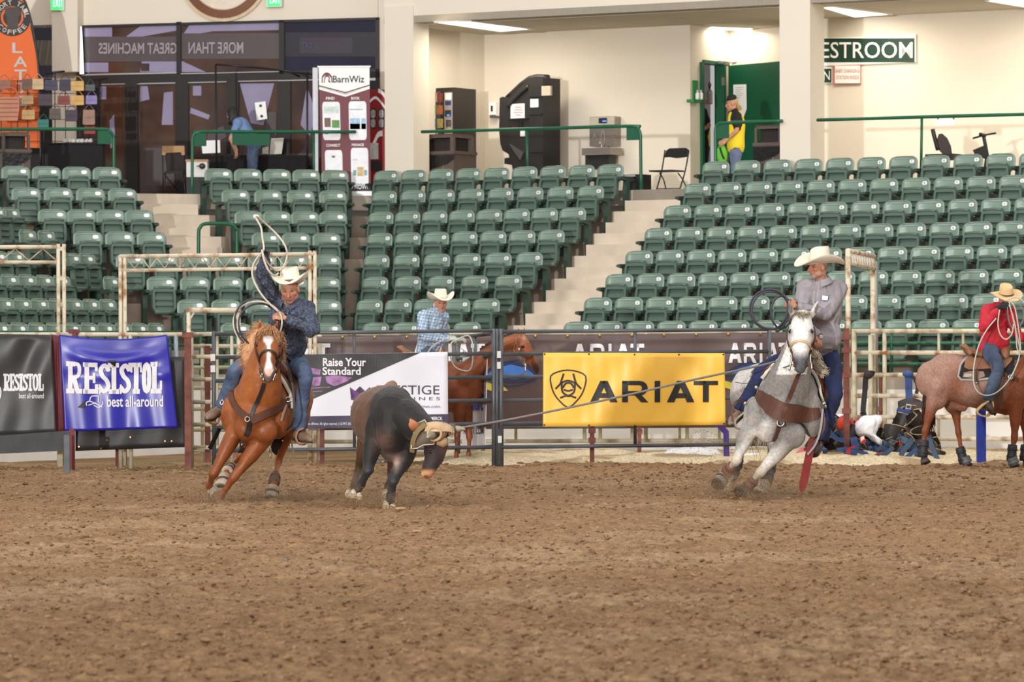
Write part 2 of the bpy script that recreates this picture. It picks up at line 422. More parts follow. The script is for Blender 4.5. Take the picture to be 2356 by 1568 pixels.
# ---------------------------------------------------------------- arena dirt
def dirt_h(x,y):
    P=np.stack([x,y],-1)
    h=(fbm(P,.9,2,3)-.5)*.07+(vnoise(P,4.2,9)-.5)*.035
    a=vnoise(P,11,5);b=vnoise(P,24,6)
    h=h+np.clip(a-.5,0,1)*.05+np.clip(b-.45,0,1)*.035+(vnoise(P,33,8)-.5)*.022
    ridge=np.abs(vnoise(P*np.array([.55,1.6])+3.1,2.2,12)-.5)
    h=h-np.clip(.1-ridge,0,1)*.07
    return h
def dirt_z(x,y):return float(dirt_h(np.array([float(x)]),np.array([float(y)]))[0])
gv=[];gf=[]
def patch(x0,x1,nx,ys,amp=1.0,drop=0.0):
    xs=np.linspace(x0,x1,nx);X,Y=np.meshgrid(xs,np.array(ys));H=dirt_h(X.ravel(),Y.ravel())*amp-drop
    o=len(gv);n2=len(ys);gv.extend(zip(X.ravel().tolist(),Y.ravel().tolist(),H.tolist()))
    for j in range(n2-1):
        b=o+j*nx
        gf.extend((b+i,b+i+1,b+nx+i+1,b+nx+i) for i in range(nx-1))
def spaced(a,b,s0,s1):
    out=[a]
    while out[-1]<b:t=(out[-1]-a)/(b-a);out.append(out[-1]+s0+(s1-s0)*t)
    out[-1]=b;return out
ys=spaced(31.0,45.0,.045,.07);patch(-6.4,6.4,330,ys)
ys2=spaced(45.0,57.4,.07,.12);patch(-8.4,8.4,240,ys2)
patch(-5.3,5.3,320,spaced(19.0,31.0,.03,.045))
patch(-34,34,60,spaced(-6,19.0,.8,.8),.4,.03);patch(-34,34,80,spaced(57.3,80,.5,.5),.3,.05)
patch(-34,-5.2,60,spaced(19,57.4,.6,.6),.5,.012);patch(5.2,34,60,spaced(19,57.4,.6,.6),.5,.012)
me=bpy.data.meshes.new('floor');me.from_pydata(gv,[],gf);me.update()
def dirt_col(P):
    base=np.array(lin((160,127,95)));dark=np.array(lin((120,90,64)));pale=np.array(lin((182,152,120)))
    n=fbm(P[:,:2],.6,3,21);n2=vnoise(P[:,:2],7,22)
    c=mixc(np.tile(base,(len(P),1)),pale,sstep(n,.5,.75)*.6);c=mixc(c,dark,sstep(n2,.55,.9)*.5*sstep(n,.2,.6))
    far=sstep(P[:,1],50,55)*sstep(fbm(P[:,:2],1.2,2,5),.45,.6)*sstep(-P[:,0],-1.2,0)
    return mixc(c,lin((96,84,44)),far*.6)
paint(me,dirt_col)
M_dirt=vmat('arena_dirt',.95,var=.26,scale=22,bump=1.0,spec=.12,bscale=75)
me.materials.append(M_dirt);me.polygons.foreach_set('use_smooth',[True]*len(me.polygons))
tag(link_mesh('floor',me),kind='structure')
# loose clods lying on the dirt: too many to count
def clods(name,n,mat_,spread,size,label,cat,seed,zf=dirt_h,flat=.62):
    r=np.random.default_rng(seed);mb_v=[];mb_f=[]
    ico=[(-1,1.618,0),(1,1.618,0),(-1,-1.618,0),(1,-1.618,0),(0,-1,1.618),(0,1,1.618),(0,-1,-1.618),(0,1,-1.618),(1.618,0,-1),(1.618,0,1),(-1.618,0,-1),(-1.618,0,1)]
    icf=[(0,11,5),(0,5,1),(0,1,7),(0,7,10),(0,10,11),(1,5,9),(5,11,4),(11,10,2),(10,7,6),(7,1,8),(3,9,4),(3,4,2),(3,2,6),(3,6,8),(3,8,9),(4,9,5),(2,4,11),(6,2,10),(8,6,7),(9,8,1)]
    I=np.array(ico)/1.902;Fi=np.array(icf)
    x,y=spread(r,n);s=size(r,n);z=zf(x,y)
    A=r.uniform(0,2*PI,n);sc=np.stack([r.uniform(.7,1.4,n),r.uniform(.7,1.3,n),r.uniform(.7,1.2,n)*flat],-1)
    Pn=I[None]*r.uniform(.7,1.25,(n,12,1))*sc[:,None,:]*s[:,None,None]
    ca,sa=np.cos(A)[:,None],np.sin(A)[:,None]
    X=Pn[...,0]*ca-Pn[...,1]*sa+x[:,None];Y=Pn[...,0]*sa+Pn[...,1]*ca+y[:,None];Z=Pn[...,2]+z[:,None]+s[:,None]*.2
    vs=np.stack([X,Y,Z],-1).reshape(-1,3);fs=(Fi[None]+np.arange(n)[:,None,None]*12).reshape(-1,3)
    m=bpy.data.meshes.new(name);m.from_pydata(vs.tolist(),[],fs.tolist());m.update()
    cc=r.uniform(0,1,n);paint(m,lambda P:mixc(np.tile(np.array(lin((128,96,70))),(len(P),1)),lin((172,140,108)),np.repeat(cc,12)))
    m.materials.append(mat_);o=link_mesh(name,m);return tag(o,label,cat,None,'stuff')
def sp1(r,n):
    y=19.5+26*r.uniform(0,1,n)**1.25;return r.uniform(-1,1,n)*(.123*y+.3),y
def sp2(r,n):return r.uniform(-8,8,n),45+11.5*r.uniform(0,1,n)
clods('dirt_clods',42000,M_dirt,sp1,lambda r,n:.004+.019*r.power(.30,n),'small brown clods strewn over the arena dirt','dirt',1)
clods('far_dirt_clods',14000,M_dirt,sp2,lambda r,n:.006+.03*r.power(.3,n),'brown clods on the dirt close to the gates and banners','dirt',2)
# pale wood shavings heaped along the wall behind the gates
sv=[];sf=[]
nx,ny=200,90;X,Y=np.meshgrid(np.linspace(-9,9,nx),np.linspace(56.3,68.5,ny))
Pxy=np.stack([X.ravel(),Y.ravel()],-1)
Hs=-.05+.17*sstep(Y.ravel(),56.2,57.6)*(1-.6*sstep(Y.ravel(),60,63))*(0.4+.9*fbm(Pxy,.8,3,31))+(vnoise(Pxy,6,33)-.5)*.05
Hs=Hs-.3*sstep(-X.ravel(),.6,1.6)*.5
ok=np.ones(len(Hs),bool)
for f_ in (FA,FB,FC):ok &= (Pxy-np.array([f_.O.x,f_.O.y]))@np.array([f_.n.x,f_.n.y])<-1.30
m=bpy.data.meshes.new('wood_shavings');fs_=[(j*nx+i,j*nx+i+1,(j+1)*nx+i+1,(j+1)*nx+i) for j in range(ny-1) for i in range(nx-1)];m.from_pydata(np.stack([X.ravel(),Y.ravel(),Hs],-1).tolist(),[],[q for q in fs_ if ok[list(q)].all()]);m.update()
def shav_col(P):
    n=fbm(P[:,:2],2.2,3,41);c=mixc(np.tile(np.array(lin((226,208,174))),(len(P),1)),lin((160,132,96)),sstep(n,.52,.72)*.8)
    return mixc(c,lin((108,92,52)),sstep(-P[:,0],1.2,2.4)*.85+sstep(P[:,1],61.5,63.5)*.3)
paint(m,shav_col);m.materials.append(vmat('shavings',.95,var=.3,scale=30,bump=.8,spec=.1,bscale=50));m.polygons.foreach_set('use_smooth',[True]*len(m.polygons))
tag(link_mesh('wood_shavings',m),'pale wood shavings heaped along the wall behind the gates','shavings',None,'stuff')
# ---------------------------------------------------------------- seats
M_seat=mat('seat_plastic',(120,141,127),.28,var=.06,scale=1.2,spec=.5,coat=.25)
M_pan=mat('seat_pan_plastic',(86,105,94),.40,var=.06,scale=1.4,spec=.4)
M_brk=mat('seat_bracket_iron',(38,62,50),.5,var=.1,scale=5)
M_plate=mat('number_plate_white',(240,240,242),.35,var=.02)
M_digit=mat('plate_digit',(70,74,86),.6)
def seat_back_mesh():
    nx,nz=11,8;G=[]
    for j in range(nz):
        t=j/(nz-1);wz=.25*(1-.16*max(0,(t-.66)/.34)**2.6-.17*max(0,(.3-t)/.3)**2.2)
        row=[]
        for i in range(nx):
            s=-1+2*i/(nx-1)
            zz=.50+.30*t-.02*abs(s)**4*(1 if t>.5 else -1)*(abs(t-.5)*2)
            y=-.055*s*s+.075*t-.025+.012*math.cos(t*PI)
            row.append(V((s*wz,y,zz)))
        G.append(row)
    mb=MB();th=V((0,.016,0));P=[p for r in G for p in r];n=nx*nz
    fs=[(j*nx+i,j*nx+i+1,(j+1)*nx+i+1,(j+1)*nx+i) for j in range(nz-1) for i in range(nx-1)]
    bk=[tuple(n+i for i in f)[::-1] for f in fs]
    rim=list(range(nx))+[j*nx+nx-1 for j in range(1,nz)]+[(nz-1)*nx+i for i in range(nx-2,-1,-1)]+[j*nx for j in range(nz-2,0,-1)]
    ed=[(rim[(i+1) % len(rim)],rim[i],rim[i]+n,rim[(i+1) % len(rim)]+n) for i in range(len(rim))]
    mb.add(P+[p+th for p in P],fs+bk+ed,0,True)
    # moulded line and rolled top lip
    mb.tube([G[6][i]+V((0,-.003,-.004)) for i in range(1,nx-1)],.004,4)
    mb.tube([G[7][i]+V((0,.004,-.004)) for i in range(1,nx-1)],.012,6)
    return mb.mesh('backrest',M_seat)
def seat_pan_mesh():
    mb=MB();O=V((0,-.145,0));ux=V((1,0,0));uy=V((0,.10,1)).normalized();nn=ux.cross(uy)   # towards the arena
    out=[(-.17,.24),(.17,.24),(.198,.30),(.20,.52),(.175,.60),(.13,.635),(-.13,.635),(-.175,.60),(-.20,.52),(-.198,.30)]
    inn=[(-.145,.285),(.145,.285),(.155,.32),(.155,.53),(.148,.552),(.14,.556),(-.14,.556),(-.148,.552),(-.155,.53),(-.155,.32)]
    n=10
    def pl(q,h):return [O+ux*x+uy*y+nn*h for x,y in q]
    A=pl([(x*1.0,y) for x,y in out],0);Bf=pl([(x*.97,.24+(y-.24)*.985) for x,y in out],.075);Cf=pl(inn,.075);Df=pl(inn,.008)
    mb.add(A+Bf+Cf+Df,[tuple(range(n))[::-1]]+[(i,(i+1) % n,n+(i+1) % n,n+i) for i in range(n)]+[(n+i,n+(i+1) % n,2*n+(i+1) % n,2*n+i) for i in range(n)]+[(2*n+i,2*n+(i+1) % n,3*n+(i+1) % n,3*n+i) for i in range(n)]+[tuple(range(3*n,4*n))],0)
    R=Matrix((ux,nn*-1,uy)).transposed()
    for y,h_ in ((.36,.05),(.455,.055)):mb.box(O+uy*y+nn*.028,(.30,.032,h_),R)
    mb.tube([O+ux*x+uy*(.628-.25*abs(x)**1.6)+nn*.06 for x in (-.16,-.08,0,.08,.16)],.026,8)
    # thick rounded front edge hanging at the bottom
    mb.tube([O+ux*x+uy*(.25-.02*math.cos(x*7))+nn*.05 for x in (-.16,-.08,0,.08,.16)],.04,8)
    return mb.mesh('seat_pan',M_pan)
def bracket_mesh():
    mb=MB();mb.prism([(-.02,0),(.10,0),(.09,.04),(.05,.10),(.07,.52),(.02,.57),(-.20,.585),(-.22,.55),(-.03,.52),(-.06,.30),(-.04,.08)],(-.038,0,0),(0,1,0),(0,0,1),.076)
    mb.box((0,.01,.585),(.085,.30,.018));return mb.mesh('bracket',M_brk)
ME_back,ME_pan,ME_brk=seat_back_mesh(),seat_pan_mesh(),bracket_mesh()
_PL={}
def plate_mesh(n):
    if n in _PL:return _PL[n]
    x,z=.135,.715;y=-.055*(x/.25)**2+.075*.71-.025-.012
    mb=MB();uz=V((0,.2,1)).normalized();ux=V((1,-.22,0)).normalized()
    mb.prism(rrect(.092,.062,.024,3),V((x,y-.004,z)),ux,uz,-.006)
    if n:
        fn=lambda u,v:V((x,y-.0115,z))+ux*u+uz*v
        w_=sum(.004 if c == '1' else .0105 for c in str(n))+.003*(len(str(n))-1);put_text(mb,str(n),fn,(-w_,-.016,w_,.016),1,.01)
    _PL[n]=mb.mesh('number_plate',[M_plate,M_digit]);return _PL[n]
ORD='first second third fourth fifth sixth seventh eighth ninth tenth eleventh twelfth thirteenth fourteenth fifteenth'.split()
ROWN=['front row','second row up','third row up','fourth row up','fifth row up','sixth row up','seventh row up','top row']
def seat_row(fc,k,px0,px1,n,block,where,num=None,ends='',group=None,backwards=False):
    d=k*TR;a0=fc.hit(px0,d);a1=fc.hit(px1,d);p=(a1-a0)/(n-1) if n>1 else .55
    for i in range(n):
        a=a0+p*i;j=(n-1-i) if backwards else i
        t=thing('stadium_seat',fc.at(a,d,tz(k)),'green folding seat, %s from the %s, %s, %s' % (ORD[j],where,ROWN[k],block),'seat','green stadium seats',rz=fc.ang)
        link_mesh('backrest',ME_back,t);link_mesh('seat_pan',ME_pan,t)
        q=link_mesh('number_plate',plate_mesh(num(i) if num else 0),t)
        if block.startswith('far'):q.scale=(.9,1,1)
        l=link_mesh('bracket',ME_brk,t);l.location.x=-p/2
        if i == n-1:l=link_mesh('bracket',ME_brk,t);l.location.x=p/2
for k,x0,x1,n in ((7,1651,2382,11),(6,1608,2336,11),(5,1562,2371,12),(4,1518,2329,12),(3,1473.7,2363,13),(2,1428,2320,13),(1,1378.6,2352,14),(0,1331.6,2308,14)):
    seat_row(FC,k,x0,x1,n,'right block','stairs',lambda i:i+1)
for k,x0,x1,n in ((7,892,1408,9),(6,887.7,1362.5,8),(5,879.7,1321,8),(4,877,1271.6,7),(3,869.4,1221,6),(2,866,1173,5),(1,853,1121.5,5),(0,867,1077,4)):
    s0=9 if k>3 else 8
    seat_row(FC,k,x0,x1,n,'centre block','stairs',lambda i,s0=s0:i+s0,backwards=True)
for k,x0,x1,n in ((7,503,771,5),(6,542,766,4),(5,572,766,4),(4,611.5,751,3),(3,300,751,7),(2,371,749,6),(1,441,751,5),(0,541,752,4)):
    seat_row(FB,k,x0,x1,n,'left centre block','corner',backwards=True)
for k,x0,x1,n in ((7,-34,246,5),(6,60,281.6,4),(5,120.5,320,4),(4,202,348,3)):
    seat_row(FB,k,x0,x1,n,'left block','stairs',backwards=True)
for k,x0,x1,n,blk in ((5,-5,25,2,'far left wedge'),(4,62,105,2,'far left wedge'),(3,166,199,2,'far left wedge'),(2,255,290,1,'far left wedge'),
                     (3,-5,35,2,'far left block'),(2,-20,140,5,'far left block'),(1,9,246,7,'far left block'),(0,0,357,10,'far left block')):
    seat_row(FA,k,x0,x1,n,blk,'corner',backwards=True)
# ================================================================ CONCOURSE behind the seats
FW=Facet((W(320,784,76.0).x,76.0),math.radians(-17))
CEIL=7.10
def fbox(mb,fc,px0,px1,py0,py1,d0,d1,m=0):
    """box whose front (at depth d0 of the facet) covers px0..px1, py0..py1"""
    a0,a1=fc.hit(px0,d0),fc.hit(px1,d0);pm=(px0+px1)/2
    z1=fc.pix(pm,py0,d0).z;z0=fc.pix(pm,py1,d0).z
    return mb.box(fc.at((a0+a1)/2,(d0+d1)/2,(z0+z1)/2),(a1-a0,d1-d0,z1-z0),fc.R(),m)
def plane_fn(fc,px0,px1,py0,py1,d):
    """(u, v) in 0..1 (v up) on the facet plane at depth d"""
    p00=fc.pix(px0,py1,d);p10=fc.pix(px1,py1,d);p01=fc.pix(px0,py0,d)
    return lambda u,v:p00+(p10-p00)*u+(p01-p00)*v
def wall_quad(mb,A,B,z0,z1,th,m=0):
    """wall panel standing on the plan segment A-B, thickness th to the left of A->B"""
    t=(B-A).normalized();n=V((-t.y,t.x,0))*th;q=[A,B,B+n,A+n]
    return mb.add([V((p.x,p.y,z)) for z in (z0,z1) for p in q],[(0,3,2,1),(4,5,6,7),(0,1,5,4),(1,2,6,5),(2,3,7,6),(3,0,4,7)],m)
ZT=9.6
# back wall, nook wall, recess
aN=FC.hit(1117,7.75);a90=FC.hit(1590,7.75);aRec=FC.hit(1893,7.75)
mb=MB();wall_quad(mb,FC.at(aN,7.75),FC.at(a90,7.75),FLZ,CEIL,.15);tag(mb.build('wall_back',M_cream),kind='structure')
mb=MB();wall_quad(mb,FC.at(aRec-.6,7.75),FC.at(CR_A,7.75),FLZ,CEIL,.15);tag(mb.build('wall_restroom',M_cream),kind='structure')
pN=FC.at(aN,7.75);q=W(955,784,pN.y-1.7);mb=MB();wall_quad(mb,V((q.x,q.y,0)),V((pN.x,pN.y,0)),FLZ,CEIL,.15);tag(mb.build('wall_nook',M_cream),kind='structure')
aD_=a90+.0;pe=FC.at(a90,7.75);pr=W(1681,784,pe.y+1.25);pr=V((pr.x,pr.y,0));pe=V((pe.x,pe.y,0))
FS=Facet((pe.x,pe.y),math.atan2((pr-pe).y,(pr-pe).x))           # the little side wall with the green door frame
ad0,ad1=FS.hit(1621,0),FS.hit(1672,0);zdoor=FS.pix(1640,147,0).z
mb=MB();wall_quad(mb,FS.at(0,0),FS.at(ad0,0),FLZ,CEIL,.12);wall_quad(mb,FS.at(ad0,0),FS.at(ad1,0),zdoor,CEIL,.12);wall_quad(mb,FS.at(ad1,0),pr,FLZ,CEIL,.12)
tag(mb.build('wall_side',M_cream),kind='structure')
FD=Facet((pr.x,pr.y),-.547)
mb=MB();wall_quad(mb,FD.at(0,0),FD.at(3.2,0),FLZ,CEIL,.15);tag(mb.build('wall_recess',M_cream),kind='structure')
mb=MB();g=FS;wall_quad(mb,FS.at(ad0-.2,.95),FS.at(ad1+1.2,.95),FLZ,CEIL,.1);tag(mb.build('wall_room',mat('room_grey',(170,168,176),.8)),kind='structure')
# ceiling, front beam, pillars
a885=FC.hit(886,4.75)
mb=MB();mb.box(FC.at((a885+CR_A)/2,7.6,CEIL+.06),(CR_A-a885,5.7,.12),FC.R());ce=tag(mb.build('ceiling',M_tile),kind='structure')
mb=MB();mb.box((0,0,0),(1.19,1.19,.012));mt_=mb.mesh('ceiling_panel',M_tile)
for i in range(18):
    for j in range(3):
        o=link_mesh('ceiling_panel',mt_,ce);p=FC.at(a885+.75+1.2*i,5.75+1.2*j,CEIL-.004);o.location=p-BASE[ce.name];o.rotation_euler.z=FC.ang
mb=MB();mb.box(FC.at((a885+CR_A)/2,5.03,(CEIL+ZT)/2),(CR_A-a885,.56,ZT-CEIL),FC.R());tag(mb.build('beam',M_cream),kind='structure')
for nm,x0,x1 in (('pillar_1',887,953),('pillar_2',1796,1866)):
    A0,A1=FC.hit(x0,4.72),FC.hit(x1,4.72);mb=MB();mb.box(FC.at((A0+A1)/2,4.72+.25,(FLZ+CEIL+.3)/2),(A1-A0,.5,CEIL+.3-FLZ),FC.R());tag(mb.build(nm,M_cream),kind='structure')
M_lamp=mat('lamp_diffuser',(255,252,244),.5,emit=2.6,var=.0)
for i,(q,lab) in enumerate((([(1006,52),(1085,49.5),(1220,67),(1152,72.5)],'long lit ceiling panel between the first pillar and the black cabinet'),([(1624,67),(1640,61),(1731,64.5),(1725,70.5)],'small lit ceiling panel above the green door'),
                         ([(1893,17.5),(1922,16.5),(2048,33),(1968,39.5)],'long lit ceiling panel beside the second pillar above the restroom sign'),([(2272,2),(2330,-6),(2420,8),(2370,18)],'lit ceiling panel cut by the upper right corner'))):
    P=[at_z(x,y,CEIL-.02) for x,y in q];c=sum(P,V())/4
    t=thing('ceiling_light',V((c.x,c.y,CEIL-.05)),lab,'light','lit panels in the concourse ceiling')
    mb=MB();mb.add(P+[p+V((0,0,.025)) for p in P],[(0,1,2,3),(7,6,5,4),(0,4,5,1),(1,5,6,2),(2,6,7,3),(3,7,4,0)]);mb.build('diffuser',M_lamp,t)
    mb=MB();Q=[c+(p-c)*1.06+V((0,0,.01)) for p in P];mb.tube(Q,.02,4,closed=True,smooth=False);mb.build('frame',mat('lamp_frame',(225,222,214),.5),t)
    l=area('panel_lamp',c+V((0,0,-.06)),c+V((0,0,-3)),1.1,.6,16 if i == 1 else 40,(1,.88,.68));l.parent=t;l.location=(0,0,-.03)
# left: upper wall, pilaster, dark entrance front
def fwz(px,py):return FW.pix(px,py,0).z
aL,aR=FW.hit(180,0),FW.hit(872,0);zl,zr=fwz(180,58),fwz(872,40);ztop=(zl+zr)/2
mb=MB();wall_quad(mb,FW.at(FW.hit(-120,0),0),FW.at(aL,0),fwz(60,182),ZT+1,.2);wall_quad(mb,FW.at(aL,0),FW.at(aR+.01,0),ztop,ZT+1,.2)
wall_quad(mb,FW.at(FW.hit(122,0),0),FW.at(aL,0),FLZ,ZT+1,.2);wall_quad(mb,FW.at(aR,0),FW.at(FW.hit(980,0),0),FLZ,ZT+1,.2)
tag(mb.build('wall_entrance',M_cream),kind='structure')
mb=MB();fbox(mb,FW,122,181,-40,165,-.28,0);tag(mb.build('trim_2',M_cream),kind='structure')
M_frame=mat('dark_bronze_frame',(34,28,27),.35,var=.2,scale=3)
M_glassb=mat('tinted_glass_brown',(92,66,52),.12,var=.3,scale=1.1,c2=(56,42,40),spec=.6)
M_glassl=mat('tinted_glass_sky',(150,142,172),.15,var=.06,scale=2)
M_glassk=mat('tinted_glass_dark',(40,37,58),.1,var=.15,scale=1.4)
M_band=mat('mesh_banner_band',(80,70,72),.4,var=.06,scale=3)
M_lett=mat('grey_lettering',(158,148,154),.6,var=.02)
win=tag(link_mesh('window_1',MB().mesh('window_1',M_frame)),kind='structure')
mb=MB();R=FW.R()
for x0,x1,y0,y1 in ((178,194,58,454),(408,418,50,170),(644,656,46,170),(866,874,40,210),(178,874,49,55),(178,874,166,186),(190,229,186,454),(290,318,186,454),(405,435,186,454),(523,550,186,454),(640,670,186,454),(742,874,186,454),(178,874,440,456)):
    fbox(mb,FW,x0,x1,y0,y1,-.06 if y1>400 else -.05,.06)
mb.build('window_frame',M_frame,win)
def pane(x0,x1,y0,y1,mats,polys,text=None):
    m=MB();fbox(m,FW,x0,x1,y0,y1,.0,.02,0)
    fn=plane_fn(FW,x0,x1,y0,y1,-.004)
    for k,(poly,mi) in enumerate(polys):fk=plane_fn(FW,x0,x1,y0,y1,-.004-.002*k);put_poly(m,poly,fk,(0,0,1,1),mi)
    if text:
        ft=plane_fn(FW,x0,x1,y0,y1,-.02)
        for s,b in text:put_text(m,s,ft,b,4,.018,mirror=True)
    return m.build('pane',[M_glassb,M_glassl,M_glassk,M_band,M_lett],win)
R0=lambda x0,y0,x1,y1:[(x0,y0),(x1,y0),(x1,y1),(x0,y1)]
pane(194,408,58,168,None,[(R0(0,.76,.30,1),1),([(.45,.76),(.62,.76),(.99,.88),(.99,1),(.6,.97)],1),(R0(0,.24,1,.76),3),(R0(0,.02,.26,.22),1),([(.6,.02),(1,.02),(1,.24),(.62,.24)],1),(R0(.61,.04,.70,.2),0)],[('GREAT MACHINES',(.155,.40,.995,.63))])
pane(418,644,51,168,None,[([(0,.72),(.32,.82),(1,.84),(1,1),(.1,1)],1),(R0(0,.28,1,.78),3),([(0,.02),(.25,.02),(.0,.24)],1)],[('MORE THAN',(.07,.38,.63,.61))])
pane(656,866,46,166,None,[(R0(0,.30,1,.76),3),(R0(.16,.36,.74,.66),2)],[('CAT',(.19,.45,.30,.57))])
for o in ([x for x in win.children if x.name.startswith('pane')][-1],):
    o.data.materials[0]=M_glassk;o.data.materials[1]=M_glassk;o.data.materials[3]=mat('dark_band',(44,40,50),.3);o.data.materials[2]=mat('logo_box',(56,48,62),.35);o.data.materials[4]=mat('faint_letter',(70,66,100),.5)
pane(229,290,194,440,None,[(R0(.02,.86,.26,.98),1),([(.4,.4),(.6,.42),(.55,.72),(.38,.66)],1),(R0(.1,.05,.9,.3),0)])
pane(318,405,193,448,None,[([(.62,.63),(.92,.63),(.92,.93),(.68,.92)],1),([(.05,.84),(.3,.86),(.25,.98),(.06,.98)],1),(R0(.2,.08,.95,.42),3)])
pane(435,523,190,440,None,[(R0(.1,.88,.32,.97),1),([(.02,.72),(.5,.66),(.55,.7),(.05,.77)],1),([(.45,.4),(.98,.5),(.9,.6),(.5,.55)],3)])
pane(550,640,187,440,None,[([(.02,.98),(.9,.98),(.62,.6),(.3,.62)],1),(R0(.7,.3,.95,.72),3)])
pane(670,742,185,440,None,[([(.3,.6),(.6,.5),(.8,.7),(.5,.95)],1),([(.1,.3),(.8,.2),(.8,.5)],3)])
for x0,x1,y in ((190,408,170),(418,644,167),(318,405,192),(435,523,189),(550,640,186),(318,405,449)):
    mb=MB();fbox(mb,FW,x0,x1,y-1,y+1,-.075,-.06);mb.build('glazing_bead',mat('bright_bead',(186,182,186),.3,metal=.6),win)
mb=MB();fbox(mb,FW,30,122,58,182,.0,.05,0)
fn=plane_fn(FW,30,122,58,182,-.01);put_poly(mb,R0(0,.72,1,.95),fn,(0,0,1,1),1);put_poly(mb,R0(0,.05,1,.25),fn,(0,0,1,1),1)
tag(mb.build('window_2',[mat('dark_window',(44,42,46),.25),M_glassk]),kind='structure')
mb=MB();fbox(mb,FW,-60,122,182,456,.05,.1);tag(mb.build('wall_dark_bay',mat('dark_bay',(30,26,27),.7)),kind='structure')
# lamp reflection built as a glowing strip by the entrance, exit signs, round emblem
t=thing('lamp_reflection',FW.pix(188,170,-.15),'vertical white lamp reflection built as a glowing strip at the dark entrance edge','light')
mb=MB();mb.tube([FW.pix(183.5,62,-.12),FW.pix(188.5,170,-.12)],.035,8);mb.build('tube',mat('reflection_glow',(255,255,255),.4,emit=3.0,var=0),t)
mb=MB();mb.tube([FW.pix(183.5,60,-.09),FW.pix(189,172,-.09)],.045,6);mb.build('reflection_backing',M_frame,t)
for x0,x1,y1,lab in ((117,150,24,'green glowing exit sign above the pilaster by the orange flag'),(615,651,16,'green glowing exit sign above the middle of the dark entrance')):
    t=thing('exit_sign',FW.pix((x0+x1)/2,y1,-.32),lab,'sign','exit signs over the entrance');d=-.36 if x0<200 else -.10
    mb=MB();fbox(mb,FW,x0,x1,y1-36,y1,d,d+.08);mb.build('case',mat('exit_case',(214,214,208),.5),t)
    mb=MB();fbox(mb,FW,x0+3,x1-3,y1-33,y1-2,d-.01,d);mb.build('lit_panel',mat('exit_glow',(60,226,110),.4,emit=1.0,var=.02),t)
    mb=MB();put_text(mb,'EXIT',plane_fn(FW,x0+3,x1-3,y1-33,y1-2,d-.016),(.08,.2,.92,.8),0,.02);mb.build('lettering',mat('exit_letter',(190,255,205),.4,emit=1.3,var=0),t)
t=thing('wall_emblem',FW.pix(516,-70,-.02),'round cream wall emblem with a thick brown rim over the entrance','sign')
c=FW.pix(516,-62,-.02);Rw=Matrix((FW.u,V((0,0,1)),-FW.n)).transposed()
mb=MB();mb.lathe([(.80,0),(.80,.05),(.66,.06),(.66,.02),(.01,.02)],c,Rw,48,smooth=False);mb.build('rim',mat('emblem_brown',(116,70,40),.5),t)
mb=MB();mb.lathe([(.66,.02),(.64,.034),(.01,.034)],c,Rw,48,smooth=False);mb.build('face',mat('emblem_cream',(228,214,196),.6),t)
mb=MB();mb.lathe([(.86,-.01),(.86,.03),(.80,.03),(.80,-.01)],c,Rw,48,smooth=False);mb.build('edge',mat('emblem_edge',(214,190,160),.6),t)
# ---------------------------------------------------------------- railings along the top of the stands
def rail(label,segs,posts,panels,name='stand_railing'):
    t=thing(name,segs[0][0],label,'railing','green railings along the concourse')
    for s in segs:MB().tube(s,.028,8,sub=3 if len(s)>2 else 1).build('rail',M_green,t)
    for p,q in posts:MB().tube([p,q],.022,8).build('post',M_green,t)
    for mbp in panels:mbp.build('end_panel',M_green2,t)
    return t
dR=8*TR-.5+.06
def PF(fc,x,y,d=None):return fc.pix(x,y,dR if d is None else d)
def panel(fc,x0,x1,y0,y1,d=None):m=MB();d=dR if d is None else d;fbox(m,fc,x0,x1,y0,y1,d-.01,d+.01);return m
rail('green railing with a rounded end between the first pillar and the folding chair',[[PF(FC,970,303),PF(FC,1200,297),PF(FC,1450,290),PF(FC,1466,295),PF(FC,1473,306),PF(FC,1474,330),PF(FC,1475,441)]],[(PF(FC,1212,296),PF(FC,1214,420))],[panel(FC,1443,1472,292,322)])
rail('green railing with an end panel in front of the green door',[[PF(FC,1800,278),PF(FC,1740,280),PF(FC,1664,283),PF(FC,1651,287),PF(FC,1646.5,297),PF(FC,1646,320),PF(FC,1647,420)]],[],[panel(FC,1650,1678,286,318)])
rail('green railing in front of the restroom wall on the right',[[PF(FC,1880,276),PF(FC,2120,269),PF(FC,2500,259)]],[(PF(FC,2121,269),PF(FC,2119,400)),(PF(FC,2480,260),PF(FC,2480,390))],[])
rail('green railing with an end panel in front of the bag racks',[[PF(FB,-40,297),PF(FB,100,297),PF(FB,236,297),PF(FB,252,302),PF(FB,261,314),PF(FB,262,340),PF(FB,262,450)]],[(PF(FB,-30,297),PF(FB,-30,440))],[panel(FB,227,259,299,331)])
rail('green railing with two panels in front of the bending woman',[[PF(FB,735,303),PF(FB,600,303),PF(FB,462,303),PF(FB,448,308),PF(FB,443,318),PF(FB,442.5,340),PF(FB,442,455)],[PF(FB,735,303),PF(FB,818,303)]],[(PF(FB,722,303),PF(FB,722,440))],[panel(FB,445,475,306,336),panel(FB,537,622,307,334)])
t=thing('stair_handrail',PF(FB,458,580,3*TR-.3),'green looped handrail at the foot of the left stairs','handrail')
d=4*TR-.35;MB().tube([PF(FB,457,640,d),PF(FB,457,540,d),PF(FB,460,524,d),PF(FB,470,515,d),PF(FB,500,514,d),PF(FB,530,516,d),PF(FB,542,526,d),PF(FB,545,542,d),PF(FB,545,640,d)],.03,10,sub=4).build('loop',M_green,t)
for x in (457,545):p=PF(FB,x,640,d);m=MB();m.lathe([(.06,0),(.06,.02),(.03,.03)],V((p.x,p.y,tz(3)+.005)));m.build('foot_plate',M_green,t)
